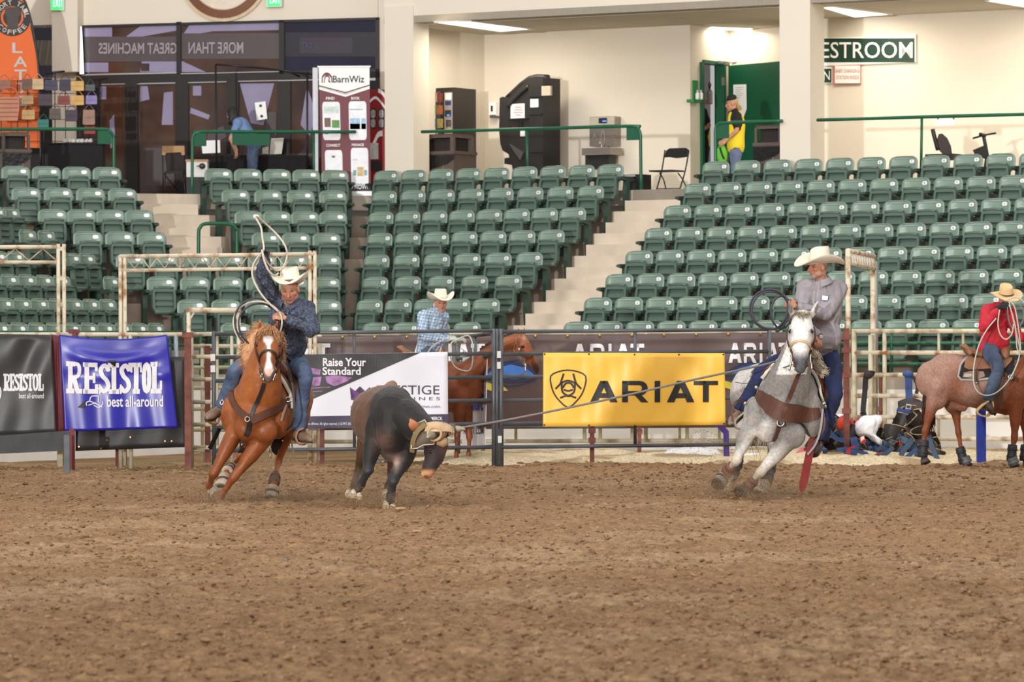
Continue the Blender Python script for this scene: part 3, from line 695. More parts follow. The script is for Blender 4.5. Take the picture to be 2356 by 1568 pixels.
# ---------------------------------------------------------------- signs on the restroom wall
M_sgreen=mat('sign_green',(22,58,46),.5,var=.04);M_swhite=mat('sign_white',(246,246,244),.5,var=.01);M_sred=mat('sign_pinkish_red',(196,120,112),.5)
def fsign(name,label,x0,x1,y0,y1,dx,base,words_,rim=.03,fg=None,tilt=0):
    t=thing(name,FC.pix((x0+x1)/2,y1,7.70),label,'sign')
    m=MB();fbox(m,FC,x0,x1,y0,y1,7.70,7.74);m.build('board',M_swhite if base is not M_swhite else M_sred,t)
    fn=plane_fn(FC,x0,x1,y0,y1,7.697);m=MB();ry=rim*(x1-x0)/(y1-y0)
    put_poly(m,R0(rim,ry,1-rim,1-ry),fn,(0,0,1,1));m.build('panel',base,t)
    fn=plane_fn(FC,x0,x1,y0,y1,7.690);m=MB()
    for s,b in words_:put_text(m,s,fn,b,0,.005 if fg is None else .0)
    m.build('lettering',fg or M_swhite,t);return t
fsign('restroom_sign','large green restroom sign with white letters on the cream wall',1848,2109,84,148,0,M_sgreen,[('RESTROOM',(.05,.22,.965,.80))],.018)
fsign('room_sign','small green sign half hidden by the second pillar under the restroom sign',1845,1915,156,192,0,M_sgreen,[('MEN',(.3,.22,.92,.80))],.03)
fsign('baby_changing_sign','small white sign with thin red words beside the second pillar',1919,1981,149,193,0,M_swhite,[('BABY CHANGING',(.06,.58,.94,.78)),('STATION INSIDE',(.08,.24,.92,.44))],.03,M_sred)
t=thing('paper_notice',PF(FC,2175,288),'white paper sheet hanging from the right railing above the scooter','paper')
m=MB();p=[PF(FC,2154,273),PF(FC,2198,272),PF(FC,2196,288),PF(FC,2151,289)];m.add(p+[x+FC.n*.004 for x in p],[(0,1,2,3),(7,6,5,4),(0,4,5,1),(1,5,6,2),(2,6,7,3),(3,7,4,0)]);m.build('sheet',M_swhite,t)
m=MB()
for x in (2158,2194):m.box(PF(FC,x,271),(.02,.03,.04))
m.build('clip',mat('black_clip',(30,30,30),.5),t)
# ---------------------------------------------------------------- green door, its frame and what hangs there
dr=tag(link_mesh('door_1',MB().mesh('door_1',M_green2)),kind='structure')
m=MB();fbox(m,FS,1618,1623,143,470,-.05,.14);fbox(m,FS,1668,1673,150,470,-.05,.14)
m.box(FS.at((ad0+ad1)/2,.045,zdoor+.02),(ad1-ad0+.1,.19,.06),FS.R());m.build('door_frame',M_green2,dr)
pa=FS.at(ad1+.02,-.06);pb=W(1799,784,pa.y-1.15);FL=Facet((pa.x,pa.y),math.atan2(pb.y-pa.y,pb.x-pa.x));Ld=(V((pb.x,pb.y,0))-V((pa.x,pa.y,0))).length
zd=FS.pix(1675,152,0).z;m=MB();m.box(FL.at(Ld/2,0,(FLZ+zd)/2),(Ld,.045,zd-FLZ),FL.R());m.build('door_leaf',M_green2,dr)
m=MB();m.tube([FL.at(.15,-.05,zd+.02),FL.at(.45,-.2,zd+.03),FS.at(ad1-.3,-.12,zdoor+.03)],.012,6);m.box(FS.at(ad1-.28,-.1,zdoor+.03),(.3,.06,.05),FS.R());m.build('door_closer',mat('steel_grey',(150,150,150),.4,metal=.7),dr)
m=MB();fbox(m,FS,1667,1671,178,196,-.09,-.05);m.build('door_hinge',mat('steel_grey',(150,150,150),.4),dr)
t=thing('paper_notice',FL.pix(1702,290,-.05),'long white paper taped to the green door behind the woman in the vest','paper')
fn=plane_fn(FL,1687,1718,194,272,-.035);m=MB();put_poly(m,[(0,.15),(.1,.0),(.75,0),(1,.28),(.97,1),(0,.99)],fn,(0,0,1,1));m.build('sheet',M_swhite,t)
fn2=plane_fn(FL,1687,1718,194,272,-.04);m=MB()
for i in range(6):put_poly(m,R0(.2,.9-i*.06,.75-.1*(i % 3),.915-i*.06),fn2,(0,0,1,1))
m.build('printed_lines',mat('print_grey',(170,170,176),.6),t)
t=thing('bottle_shelf',FS.pix(1605,236,-.1),'green wall bracket holding white spray bottles beside the door','shelf')
m=MB();fbox(m,FS,1598,1608,185,236,-.03,0);fbox(m,FS,1598,1617,229,236,-.14,0);m.build('bracket',mat('bracket_green',(40,130,70),.5),t)
for x,lab in ((1604.5,'white spray bottle, left one on the green wall bracket'),(1613,'white spray bottle, right one on the green wall bracket')):
    b=thing('spray_bottle',FS.pix(x,229,-.08),lab,'bottle','bottles on the green bracket');p=FS.pix(x,229,-.08)
    m=MB();m.lathe([(.03,0),(.035,.02),(.035,.10),(.015,.125)],p,seg=10);m.build('body',M_swhite,b)
    m=MB();m.lathe([(.015,.125),(.016,.15),(.01,.165)],p,seg=8);m.build('cap',mat('cap_grey',(210,214,210),.5),b)
t=thing('hanging_flask',FS.pix(1633,240,.85),'silver flask hanging inside the green doorway','flask')
p=FS.pix(1633,240,.85);m=MB();m.lathe([(.045,0),(.055,.03),(.055,.22),(.025,.27)],p,seg=12);m.build('body',mat('flask_silver',(190,188,186),.35,metal=.6),t)
m=MB();m.tube([p+V((0,0,.27)),p+V((.02,-.02,.36)),p+V((0,0,.40)),p+V((-.02,-.02,.35)),p+V((0,0,.27))],.012,6);m.build('strap',mat('black_clip',(30,30,30),.5),t)
# ---------------------------------------------------------------- litter bins
M_binb=mat('bin_brown',(92,78,72),.55,var=.1,scale=4);M_binl=mat('bin_liner',(22,22,24),.3,var=.3,scale=14,bump=.5);M_bind=mat('bin_dark',(40,32,30),.7)
def bin_(label,fc,x0,x1,y0,y1,d):
    a0,a1=fc.hit(x0,d),fc.hit(x1,d);w=a1-a0;zt=fc.pix((x0+x1)/2,y0,d).z;h=zt-FLZ;t=thing('litter_bin',fc.at((a0+a1)/2,d+w/2,FLZ),label,'bin','brown litter bins')
    c=lambda x,y,z:fc.at((a0+a1)/2+x,d+w/2+y,FLZ+z);R=fc.R()
    m=MB();m.box(c(0,0,h*.34),(w*.94,w*.94,h*.68),R);m.build('body',M_binb,t)
    m=MB();m.box(c(0,0,h*.70),(w*1.02,w*1.02,h*.05),R);m.box(c(0,0,h*.97),(w*.86,w*.86,h*.06),R)
    for sx in (-1,1):
        for sy in (-1,1):m.box(c(sx*w*.42,sy*w*.42,h*.83),(w*.09,w*.09,h*.26),R)
    m.box(c(0,w*.40,h*.83),(w*.8,w*.03,h*.26),R);m.build('hood',M_binb,t)
    m=MB();m.box(c(0,.02,h*.83),(w*.7,w*.6,h*.2),R);m.build('opening',M_bind,t)
    m=MB();P=[(-.49,.66),(.49,.66),(.49,.60),(.3,.52),(.05,.47),(-.2,.44),(-.42,.42),(-.49,.45)]
    m.prism([(x*w,y*h) for x,y in P],c(0,-w*.475,0),fc.u,V((0,0,1)),.02);m.build('liner',M_binl,t)
    m=MB();m.box(c(w*.2,-w*.48,h*.25),(.02,.02,h*.5),R);m.build('seam',mat('bin_seam',(120,108,102),.5),t)
    return t
bin_('brown litter bin with a black liner at the foot of the first pillar',FC,962,1046,308,385,5.35)
bin_('brown litter bin with a black liner in front of the green door',FC,1734,1800,287,380,5.5)
bin_('brown litter bin with a black liner below the orange bag at the left edge',FB,6,74,304,385,5.3)
# ---------------------------------------------------------------- vending machines
M_blackm=mat('vending_black',(42,37,36),.45,var=.1,scale=2)
def vend(name,label,cat,fc,x0,x1,y0,d,depth,mm):
    a0,a1=fc.hit(x0,d),fc.hit(x1,d);zt=fc.pix((x0+x1)/2,y0,d).z
    t=thing(name,fc.at((a0+a1)/2,d+depth/2,FLZ),label,cat)
    m=MB();m.box(fc.at((a0+a1)/2,d+depth/2,(FLZ+zt)/2),(a1-a0,depth,zt-FLZ),fc.R());m.build('cabinet',mm,t)
    return t,a0,a1,zt
dv=6.3
t,a0,a1,zt=vend('snack_machine','tall black snack vending machine behind the first pillar','vending machine',FC,938,1047,203,dv,.72,M_blackm)
m=MB();fbox(m,FC,945,1016,211,312,dv-.012,dv);m.build('window',mat('vend_glass',(70,76,78),.12,var=.3,scale=5),t)
cols=[(120,150,84),(170,96,66),(176,168,152),(130,58,50),(84,104,130),(170,156,84)];k=0
for r_,yy in enumerate((214,242,273,303,322)):
    for xx in (950,972,994,1006):
        if xx == 1006 and r_>2:continue
        m=MB();fbox(m,FC,xx,xx+14,yy,yy+21,dv-.03,dv-.012);m.build('snack_packet',mat('snack_%d' % (k % 6),cols[k % 6],.4,var=.3,scale=30),t);k+=1
m=MB();fbox(m,FC,1024,1042,212,352,dv-.02,dv);m.build('control_panel',mat('panel_silver',(166,160,158),.4,metal=.3),t)
m=MB();fbox(m,FC,1026,1040,214,229,dv-.026,dv-.02);m.build('label_card',M_swhite,t)
m=MB();fbox(m,FC,1026,1039,232,242,dv-.026,dv-.02);m.build('screen',mat('vend_screen',(30,60,110),.3),t)
m=MB();fbox(m,FC,1025,1039,253,268,dv-.026,dv-.02);m.build('note_slot',mat('note_slot',(24,50,30),.3),t)
m=MB();fbox(m,FC,1030,1036,263,267,dv-.03,dv-.026);m.build('lit_button',mat('blue_led',(70,110,255),.3,emit=1.5),t)
for i in range(4):
    for j in range(3):m=MB();fbox(m,FC,1028+4*j,1031+4*j,276+4*i,279+4*i,dv-.027,dv-.02);m.build('key',M_blackm,t)
m=MB();fbox(m,FC,1027,1040,296,304,dv-.026,dv-.02);m.build('sticker',mat('sticker_yellow',(214,200,70),.5),t)
dk=-.95;t,a0,a1,zt=vend('drink_machine','red drinks vending machine with white ribbon between banner stand and pillar','vending machine',FW,842,905,206,dk,.7,mat('cola_red',(150,22,34),.35,var=.1,scale=2))
fn=plane_fn(FW,842,905,206,392,dk-.008);m=MB()
put_stroke(m,[(.10,.84),(.35,.90),(.6,.82),(.75,.74)],.035,fn,0,sub=6);put_stroke(m,[(.45,.99),(.62,.95),(.74,.88)],.05,fn,0,sub=4);put_stroke(m,[(.12,.22),(.30,.34),(.44,.44),(.6,.46)],.07,fn,0,sub=4)
m.build('ribbon',M_swhite,t)
for y in (.70,.585):
    for x in (.26,.56):
        fx=plane_fn(FW,842,905,206,392,dk-.012)
        m=MB();m.add([fx(x+px_*.24,y+py_*.092) for px_,py_ in rrect(1,1.6,.48,4)],[tuple(range(20))]);m.add([plane_fn(FW,842,905,206,392,dk-.016)(x+px_*.17,y+py_*.066) for px_,py_ in rrect(1,1.6,.48,4)],[tuple(range(20))],1)
        m.build('drink_button',[M_blackm,mat('button_grey',(168,160,162),.4,var=.25,scale=22)],t)
m=MB();fbox(m,FW,850,880,370,392,dk-.02,dk);m.build('delivery_slot',M_blackm,t)
m=MB();fbox(m,FW,852,872,329,366,dk-.01,dk);m.build('coin_panel',mat('coin_panel',(206,206,204),.4,var=.2,scale=16),t)
# ---------------------------------------------------------------- tall black moulded cabinet, dispenser, fountain, box
t=thing('black_plastic_cabinet',FC.at(FC.hit(1210,6.7),7.0,FLZ),'tall black moulded plastic cabinet with sloping hood and paper notices','cabinet')
q=[(1055,700),(1075,690),(1125,695),(1285,545),(1330,535),(1395,540),(1395,1300),(1165,1300),(1150,1225),(1090,1215),(1093,1172),(1130,1165),(1125,1140),(1078,1112),(1060,1060),(1050,950)]
q=[(x/3.408+840,y/3.408+20) for x,y in q];dd=6.75
P=[FC.pix(x,y,dd) for x,y in q];m=MB();n=len(P);Q=[p+FC.n*.5+FC.u*.05 for p in P]
m.add(P+Q,[tuple(range(n)),tuple(range(n,2*n))[::-1]]+[((i+1) % n,i,n+i,n+(i+1) % n) for i in range(n)]);m.build('body',mat('cabinet_black',(36,34,34),.4,var=.25,scale=2.5),t)
m=MB();q=[(1125,770),(1285,620),(1280,560),(1420,535),(1455,560),(1290,545),(1130,700),(1118,740)]
m.tube([FC.pix(x/3.408+840,y/3.408+20,dd-.02) for x,y in ((1120,770),(1160,715),(1230,650),(1285,605))],.035,8,sub=3);m.tube([FC.pix(x/3.408+840,y/3.408+20,dd+.2) for x,y in ((1115,700),(1290,548),(1440,540))],.05,8,sub=3);m.build('hood_rim',mat('cabinet_black',(36,34,34),.4),t)
def cb(x0,x1,y0,y1,nm,mm,o=.015,po=0):m=MB();fbox(m,FC,x0/3.408+840,x1/3.408+840,y0/3.408+20,y1/3.408+20,dd-o,dd-po);return m.build(nm,mm,t)
cb(1287,1396,605,690,'top_box',mat('cabinet_black2',(30,28,28),.45),.05)
cb(1390,1460,605,680,'clear_lamp',mat('clear_lens',(196,186,166),.3),.06)
cb(1147,1256,745,858,'paper_sheet',M_swhite);cb(1302,1364,706,772,'paper_note',M_swhite);cb(1222,1258,955,1000,'tag',mat('tag_white',(214,212,218),.6))
cb(1120,1278,858,866,'ledge',mat('cabinet_black',(36,34,34),.4),.06);cb(1198,1236,880,925,'latch',mat('latch_dark',(20,20,20),.3),.03);cb(1290,1390,820,828,'ridge',mat('cabinet_black',(36,34,34),.4),.025);cb(1290,1390,1118,1126,'ridge',mat('cabinet_black',(36,34,34),.4),.025)
m=MB();fn=plane_fn(FC,1147/3.408+840,1256/3.408+840,745/3.408+20,858/3.408+20,dd-.02)
for s,y in (('DO NOT',.72),('OPERATE',.53),('THIS UNIT',.34),('TODAY',.15)):pass
for i,w_ in enumerate((.5,.62,.7,.4)):put_poly(m,R0(.5-w_/2,.74-i*.18,.5+w_/2,.80-i*.18),fn,(0,0,1,1))
m.build('printed_lines',mat('notice_red',(226,120,110),.6,var=.3,scale=60),t)
m=MB();m.prism([(FC.hit(x/3.408+840,dd)-FC.hit(1130/3.408+840,dd),(1060-y)/3.408/134) for x,y in ((1130,1060),(1240,1130),(1215,1190),(1165,1120))],FC.pix(1130/3.408+840,1060/3.408+20,dd-.06),FC.u,V((0,0,1)),-.05);m.build('foot_lever',mat('lever_grey',(74,70,68),.4),t)
t=thing('soap_dispenser',FC.pix(1135,272,7.7),'small white soap dispenser on the cream wall left of the black cabinet','dispenser')
m=MB();fbox(m,FC,1127,1143,235,266,7.63,7.75);m.build('case',M_swhite,t)
m=MB();fbox(m,FC,1128,1142,264,271,7.62,7.74);m.build('nozzle',mat('nozzle_grey',(90,88,86),.5),t)
m=MB();fbox(m,FC,1131,1135,243,256,7.62,7.63);m.build('window',mat('slot_dark',(40,40,44),.3),t)
M_steel=mat('brushed_steel',(150,142,136),.3,metal=.75,var=.12,scale=3,stretch=(1,1,14));df=7.35
t=thing('bottle_filler',FC.at(FC.hit(1385,df),7.5,FLZ),'stainless bottle filling fountain on the wall behind the railing','fountain')
m=MB();fbox(m,FC,1358,1414,268,336,7.5,7.74);m.build('back_panel',M_steel,t)
m=MB();fbox(m,FC,1358,1414,269,287,7.46,7.5);m.build('head_unit',mat('steel_light',(206,194,176),.35,metal=.3),t)
m=MB();fbox(m,FC,1379,1397,271,283,7.44,7.46);m.build('display',mat('display_navy',(26,34,60),.3),t)
m=MB();fbox(m,FC,1388,1396,277,280,7.43,7.44);m.build('lit_digits',mat('lit_blue',(90,130,255),.3,emit=1.2),t)
m=MB();fbox(m,FC,1340,1406,340,356,df-.15,7.6);m.build('basin',M_steel,t)
m=MB();fbox(m,FC,1348,1402,356,388,df,7.6);m.build('base_cabinet',mat('base_black',(32,31,32),.5),t)
m=MB();p=FC.pix(1384,340,df-.05);m.tube([p,p+V((0,0,.06)),p+V((-.03,-.05,.10)),p+V((-.03,-.08,.07))],.012,6,sub=3);m.build('spout',mat('steel_light',(206,194,176),.3),t)
fn=plane_fn(FC,1358,1414,287,336,7.49);m=MB();put_stroke(m,[(.46,.1),(.44,.45),(.48,.62),(.48,.72),(.56,.72),(.56,.62),(.6,.45),(.58,.1)],.02,fn,closed=True);put_stroke(m,[(.12,.4),(.16,.6),(.22,.4)],.03,fn);m.build('bottle_symbol',mat('steel_light',(206,194,176),.3),t)
t=thing('black_speaker_box',FC.at(FC.hit(1456,5.1),5.2,FLZ),'black wheeled speaker box on the floor by the railing end','speaker')
m=MB();fbox(m,FC,1436,1476,401,446,5.15,5.5);m.build('case',mat('box_black',(28,27,29),.5),t)
m=MB();fbox(m,FC,1438,1460,402,406,5.10,5.15);m.build('handle',mat('handle_white',(206,206,206),.4),t)
m=MB();fbox(m,FC,1439,1460,409,418,5.13,5.15);m.build('control_plate',mat('plate_grey',(58,58,62),.5),t)
for x in (1441,1470):m=MB();m.tube([FC.pix(x,443,5.14),FC.pix(x,443,5.14)+FC.n*.1],.03,10);m.build('wheel',mat('box_black',(28,27,29),.5),t)
# ---------------------------------------------------------------- folding chair, camp chair
M_blk=mat('black_metal',(24,23,24),.4)
t=thing('folding_chair',FC.at(FC.hit(1545,5.6),5.6,FLZ),'black folding chair standing alone at the top of the stairs','chair')
G=lambda x,y,d=5.5:FC.pix(x,y,d)
for s,(A,B,C_) in enumerate((((1530,345),(1522,395),(1509,441)),((1585,347),(1576,395),(1562,441)))):
    m=MB();m.tube([G(*A),G(*B),G(*C_,5.3)],.012,6,sub=3);m.build('front_leg',M_blk,t)
for A,B in (((1518,398),(1533,441)),((1560,398),(1580,434))):m=MB();m.tube([G(*A,5.3),G((A[0]+B[0])/2+2,415,5.6),G(*B,5.95)],.012,6,sub=3);m.build('rear_leg',M_blk,t)
m=MB();P=[(1529,362),(1532,347),(1540,341),(1578,340),(1585,345),(1583,360),(1572,362),(1556,364),(1540,361)];P=[G(*p) for p in P];m.add(P+[p+FC.n*.02 for p in P],[tuple(range(9)),tuple(range(9,18))[::-1]]+[((i+1) % 9,i,9+i,9+(i+1) % 9) for i in range(9)]);m.build('backrest',M_blk,t)
z=G(1545,394).z;aa=FC.hit(1545,5.5);m=MB();m.box(FC.at(aa,5.35,z),(.44,.42,.025),FC.R());m.build('seat',M_blk,t)
m=MB();m.tube([G(1513,434,5.3),G(1563,433,5.3)],.008,6);m.build('stretcher',M_blk,t)
t=thing('camp_chair',V((W(400,784,74.2).x,74.2,FLZ)),'dark folding camp chair with a tan top band in front of the entrance','chair')
g=frame_of(74.2);M_tan=mat('tan_canvas',(176,140,98),.8,var=.1,scale=12);M_dkc=mat('dark_canvas',(46,40,38),.85)
m=MB();P=[(373,336),(424,335),(425,356),(418,357),(416,350),(382,351),(380,357),(373,356)];m.add([g(*p) for p in P]+[g(*p,.04) for p in P],[tuple(range(8)),tuple(range(8,16))[::-1]]+[((i+1) % 8,i,8+i,8+(i+1) % 8) for i in range(8)]);m.build('top_band',M_tan,t)
m=MB();P=[(378,352),(420,351),(424,392),(384,394)];m.add([g(*p,.03) for p in P]+[g(*p,.06) for p in P],[(0,1,2,3),(7,6,5,4),(0,4,5,1),(1,5,6,2),(2,6,7,3),(3,7,4,0)]);m.build('backrest',M_dkc,t)
m=MB();m.add([g(380,396,-.45),g(422,394,-.45),g(424,390,.02),g(382,392,.02)]+[g(380,400,-.45),g(422,398,-.45),g(424,394,.02),g(382,396,.02)],[(0,1,2,3),(7,6,5,4),(0,4,5,1),(1,5,6,2),(2,6,7,3),(3,7,4,0)]);m.build('seat',M_dkc,t)
for A,B in (((374,350,.05),(376,462,.05)),((425,350,.05),(427,462,.05)),((376,398,-.45),(426,460,0)),((424,396,-.45),(378,462,0)),((380,396,-.45),(378,466,-.5)),((422,396,-.45),(428,466,-.5))):m=MB();m.tube([g(*A),g(*B)],.011,6);m.build('leg',M_blk,t)
# ---------------------------------------------------------------- table with black cloth, things on it, boxes
TD=74.6;g=frame_of(TD);zt=g(560,357).z
t=thing('cloth_table',V((g(575,0).x,TD,FLZ)),'long table under a black cloth where the woman bends over','table')
x0,x1=g(452,357).x,g(704,357).x;m=MB();m.box(((x0+x1)/2,TD+.38,zt-.02),(x1-x0,.78,.04));m.build('tabletop',mat('black_cloth',(24,22,24),.9),t)
m=MB();n=40;top=[];bot=[]
for i in range(n+1):
    x=x0+(x1-x0)*i/n;top.append(V((x,TD,zt-.01)));bot.append(V((x,TD-.02+.025*math.sin(i*1.7),FLZ+.02)))
m.add(top+bot,[(i,i+1,n+2+i,n+1+i) for i in range(n)],0,True);m.build('cloth_skirt',mat('black_cloth',(24,22,24),.9),t)
for sx in (x0+.08,x1-.08):
    for sy in (.1,.66):m=MB();m.tube([V((sx,TD+sy,FLZ)),V((sx,TD+sy,zt-.04))],.015,6);m.build('leg',M_blk,t)
def card(name,label,cat,pts,D,mm,group=None,th=.02,extra=None):
    t=thing(name,W(sum(p[0] for p in pts)/len(pts),max(p[1] for p in pts),D),label,cat,group);gg=frame_of(D);n=len(pts)
    m=MB();m.add([gg(*p) for p in pts]+[gg(*p,th) for p in pts],[tuple(range(n)),tuple(range(n,2*n))[::-1]]+[((i+1) % n,i,n+i,n+(i+1) % n) for i in range(n)]);m.build('board',mm,t)
    if extra:extra(t,gg)
    return t
card('display_board','white upright board on the black table right of the woman','board',[(624,318),(653,317),(648,354),(620,355)],TD+.3,mat('board_offwhite',(206,200,190),.6),None,.02)
card('paper_rack','white tiered paper rack on the left end of the black table','rack',[(464,336),(475,335),(475,323),(506,322),(507,351),(466,353)],TD+.25,M_swhite,None,.15)
card('price_card','small pale card on the black table between the woman and the board','card',[(604,340),(618,336),(618,354),(603,354)],TD+.2,mat('card_pale',(200,190,184),.7,var=.3,scale=30))
def spots(t,gg):
    for x,y in ((599.5,243),(602,267)):
        m=MB();m.ball(gg(x,y,-.012),(.025,.006,.025),10,6);m.build('spot',M_blk,t)
card('playing_card_sign','white card with two black spots taped to the dark glass door','sign',[(586,236),(611,233),(615,273),(591,277)],FW.pix(600,250,-.1).y,M_swhite,None,.015,spots)
t=thing('white_drum_box',W(452,458,73.6)-V((0,0,.0)),'white and black box with a wooden lid and black knob by the railing','box');g=frame_of(73.6)
x0,x1=g(429,400).x,g(477,400).x;zw1,zw0=g(450,371).z,g(450,407).z
m=MB();m.box(((x0+x1)/2,73.8,(zw0+zw1)/2),(x1-x0,.4,zw1-zw0));m.build('upper_case',mat('case_white',(214,210,208),.5),t)
m=MB();m.box(((x0+x1)/2,73.8,(zw0+FLZ)/2),(x1-x0,.42,zw0-FLZ));m.build('lower_case',mat('case_black',(26,24,26),.6),t)
m=MB();m.box(((x0+x1)/2,73.8,zw1+.015),(x1-x0+.03,.44,.035));m.build('wooden_lid',mat('lid_wood',(176,130,84),.6,var=.2,scale=6),t)
m=MB();m.lathe([(.05,0),(.05,.05),(.02,.06)],V((g(464,0).x,73.6,g(464,382).z)),Matrix.Rotation(PI/2,3,'X'),14);m.box(V((g(457,0).x,73.57,g(457,382).z)),(.08,.03,.02));m.build('knob',M_blk,t)
t=thing('canopy_frame',V((W(497,0,74.3).x,74.3,FLZ)),'thin black canopy frame over the black table','frame');g=frame_of(74.3)
for A,B,nm in (((496,148,0),(499,400,0),'pole'),((707,165,0),(707,400,0),'pole'),((496,148,0),(600,156,0),'top_bar'),((600,156,0),(735,172,0),'top_bar'),((660,163,0),(690,176,.1),'brace')):
    m=MB();m.tube([g(*A),g(*B)] if nm != 'pole' else [g(*A),V((g(*B).x,74.3,FLZ))],.018,6);m.build(nm,M_blk,t)
# ---------------------------------------------------------------- stand banner with phone pictures
BD=73.0;t=thing('stand_banner',V((W(786,0,BD).x,BD,FLZ)),'tall maroon and white stand banner with four phone pictures','banner');g=frame_of(BD)
zb=FLZ+.08;pTL,pTR=g(733,155),g(850,154);xb0,xb1=g(741,440).x,g(853,440).x
def BF(o):return lambda u,v:V((xb0+(xb1-xb0)*u+(pTL.x-xb0)*v*(1-u)+(pTR.x-xb1)*v*u,BD-o,zb+(pTL.z-zb)*v))
Bv=lambda py:(g(790,py).z-zb)/(pTL.z-zb);Bu=lambda px:(px-735)/(851-735)
m=MB();f0,f1=BF(0),BF(-.012);P=[f0(0,0),f0(1,0),f0(1,1),f0(0,1),f1(0,0),f1(1,0),f1(1,1),f1(0,1)]
m.add(P,[(0,1,2,3),(7,6,5,4),(0,4,5,1),(1,5,6,2),(2,6,7,3),(3,7,4,0)]);m.build('sheet',M_swhite,t)
m=MB();f=BF(.003);m.add([f(0,.06),f(1,.06),f(1,Bv(200)),f(Bu(795),Bv(216)),f(0,Bv(200))],[(0,1,2,3,4)]);m.build('maroon_field',mat('maroon_print',(108,40,54),.5,var=.1,scale=1.5),t)
m=MB();f=BF(.005)
put_stroke(m,[(0,Bv(203)),(Bu(795),Bv(220)),(1,Bv(202))],.018,f);m.build('white_stripe',M_swhite,t)
m=MB();put_stroke(m,[(0,Bv(197)),(Bu(795),Bv(213)),(1,Bv(196))],.010,f);m.build('maroon_stripe',mat('maroon_print',(108,40,54),.5),t)
m=MB();f=BF(.008);put_text(m,'BarnWiz',f,(Bu(767),Bv(190),Bu(839),Bv(174)),0,.012);m.build('lettering',mat('charcoal_print',(52,50,56),.6),t)
m=MB();put_stroke(m,[(Bu(742),Bv(190)),(Bu(743),Bv(177)),(Bu(748),Bv(171)),(Bu(753),Bv(169)),(Bu(759),Bv(171)),(Bu(764),Bv(177)),(Bu(765),Bv(190))],.02,f);put_stroke(m,[(Bu(747),Bv(190)),(Bu(749),Bv(178)),(Bu(754),Bv(174)),(Bu(759),Bv(179)),(Bu(757),Bv(186)),(Bu(761),Bv(188))],.014,f,sub=3);m.build('barn_logo',mat('maroon_print',(108,40,54),.5),t)
m=MB()
for s,x,y in (('FIND',760,226),('BOOK',818,226),('CONNECT',764,334),('MANAGE',822,333)):w=4.4*len(s)/2+1;put_text(m,s,f,(Bu(x-w),Bv(y+3.2),Bu(x+w),Bv(y-3.2)),0,.02)
m.build('headings',M_swhite,t)
pc=[(206,220,214),(96,150,80),(120,96,84),(170,198,230),(210,180,130),(130,170,176)]
for i,(x0,x1,y0,y1) in enumerate(((741,782,234,322),(802,843,233,322),(744,785,345,425),(805,846,340,428))):
    m=MB();f1=BF(.006);f2=BF(.009);m.add([f1(Bu((x0+x1)/2)+a*(Bu(x1)-Bu(x0)),Bv((y0+y1)/2)+b*(Bv(y0)-Bv(y1))) for a,b in rrect(1,1,.12,4)],[tuple(range(20))])
    xs=x1-x0
    rows=[(.08,.92,.12,.3,0),(.1,.45,.42,.66,2),(.52,.95,.48,.68,1),(.1,.3,.76,.84,2)] if i == 0 else [(.06,.62,.44,.72,3),(.7,.96,.44,.72,3),(.06,.62,.58,.72,1),(.7,.96,.58,.72,1),(.06,.8,.2,.22,5)] if i == 1 else [(.1,.5,.72,.95,3),(.56,.92,.72,.95,2),(.4,.58,.16,.22,2)] if i == 2 else [(.12,.3,.58,.72,5),(.36,.72,.5,.74,4),(.76,.92,.58,.72,5),(.1,.4,.3,.32,3)]
    for a,b,c,d_,k in rows:put_poly(m,R0(a,1-d_,b,1-c),f2,(Bu(x0),Bv(y1),Bu(x1),Bv(y0)),1+k)
    m.build('phone_picture',[mat('phone_white',(238,238,244),.5)]+[mat('phone_%d' % j,c,.6,var=.2,scale=20) for j,c in enumerate(pc)],t)
m=MB();f=BF(.004);m.add([f(0,0),f(1,0),f(1,.065),f(0,.065)],[(0,1,2,3)]);m.build('foot_strip',mat('foot_black',(44,38,42),.6),t)
m=MB();put_text(m,'DOWNLOAD NOW!',BF(.008),(.06,.018,.94,.05),0,.012);m.build('foot_lettering',M_swhite,t)
m=MB();m.box(((xb0+xb1)/2,BD+.02,FLZ+.04),(xb1-xb0+.04,.2,.08));m.build('base',mat('banner_base',(200,200,204),.4,metal=.4),t)
m=MB();m.box((pTL.x-.06,BD+.07,(zb+pTL.z)/2),(.09,.03,pTL.z-zb));m.build('side_panel',mat('banner_side',(206,206,216),.5),t)
m=MB();m.box(((pTL.x+pTR.x)/2,BD,pTL.z+.012),(pTR.x-pTL.x+.04,.03,.025));m.build('top_rail',mat('banner_base',(200,200,204),.4),t)
# ---------------------------------------------------------------- orange feather flag, racks of bags
QD=74.4;g=frame_of(QD);t=thing('feather_flag',V((g(60,0).x,QD,FLZ)),'tall orange feather flag with a black round badge at the left edge','flag')
E_=[(-40,340),(-45,120),(-38,20),(-10,-30),(30,-25),(55,5),(70,60),(82,120),(90,185),(92,340)]
n=len(E_);m=MB();m.add([g(*p) for p in E_]+[g(*p,.01) for p in E_],[tuple(range(n))[::-1],tuple(range(n,2*n))]+[(i,(i+1) % n,n+(i+1) % n,n+i) for i in range(n)]);m.build('cloth',mat('flag_orange',(226,104,40),.65,var=.06,scale=2),t)
m=MB();m.tube([g(94,395,.01),g(92,250,.01),g(88,150,.01),g(76,70,.01),g(58,5,.01),(g(30,-28,.01))],.022,6,sub=3);m.build('pole',M_blk,t)
c0=(28,40);s1=lambda r:[(c0[0]+r*math.cos(2*PI*i/32),c0[1]+r*math.sin(2*PI*i/32)) for i in range(32)]
m=MB()
for r,k,o in ((43,0,.01),(26,1,.014),(21,0,.018)):m.add([g(x,y,-o) for x,y in s1(r)],[tuple(range(32))[::-1]],k)
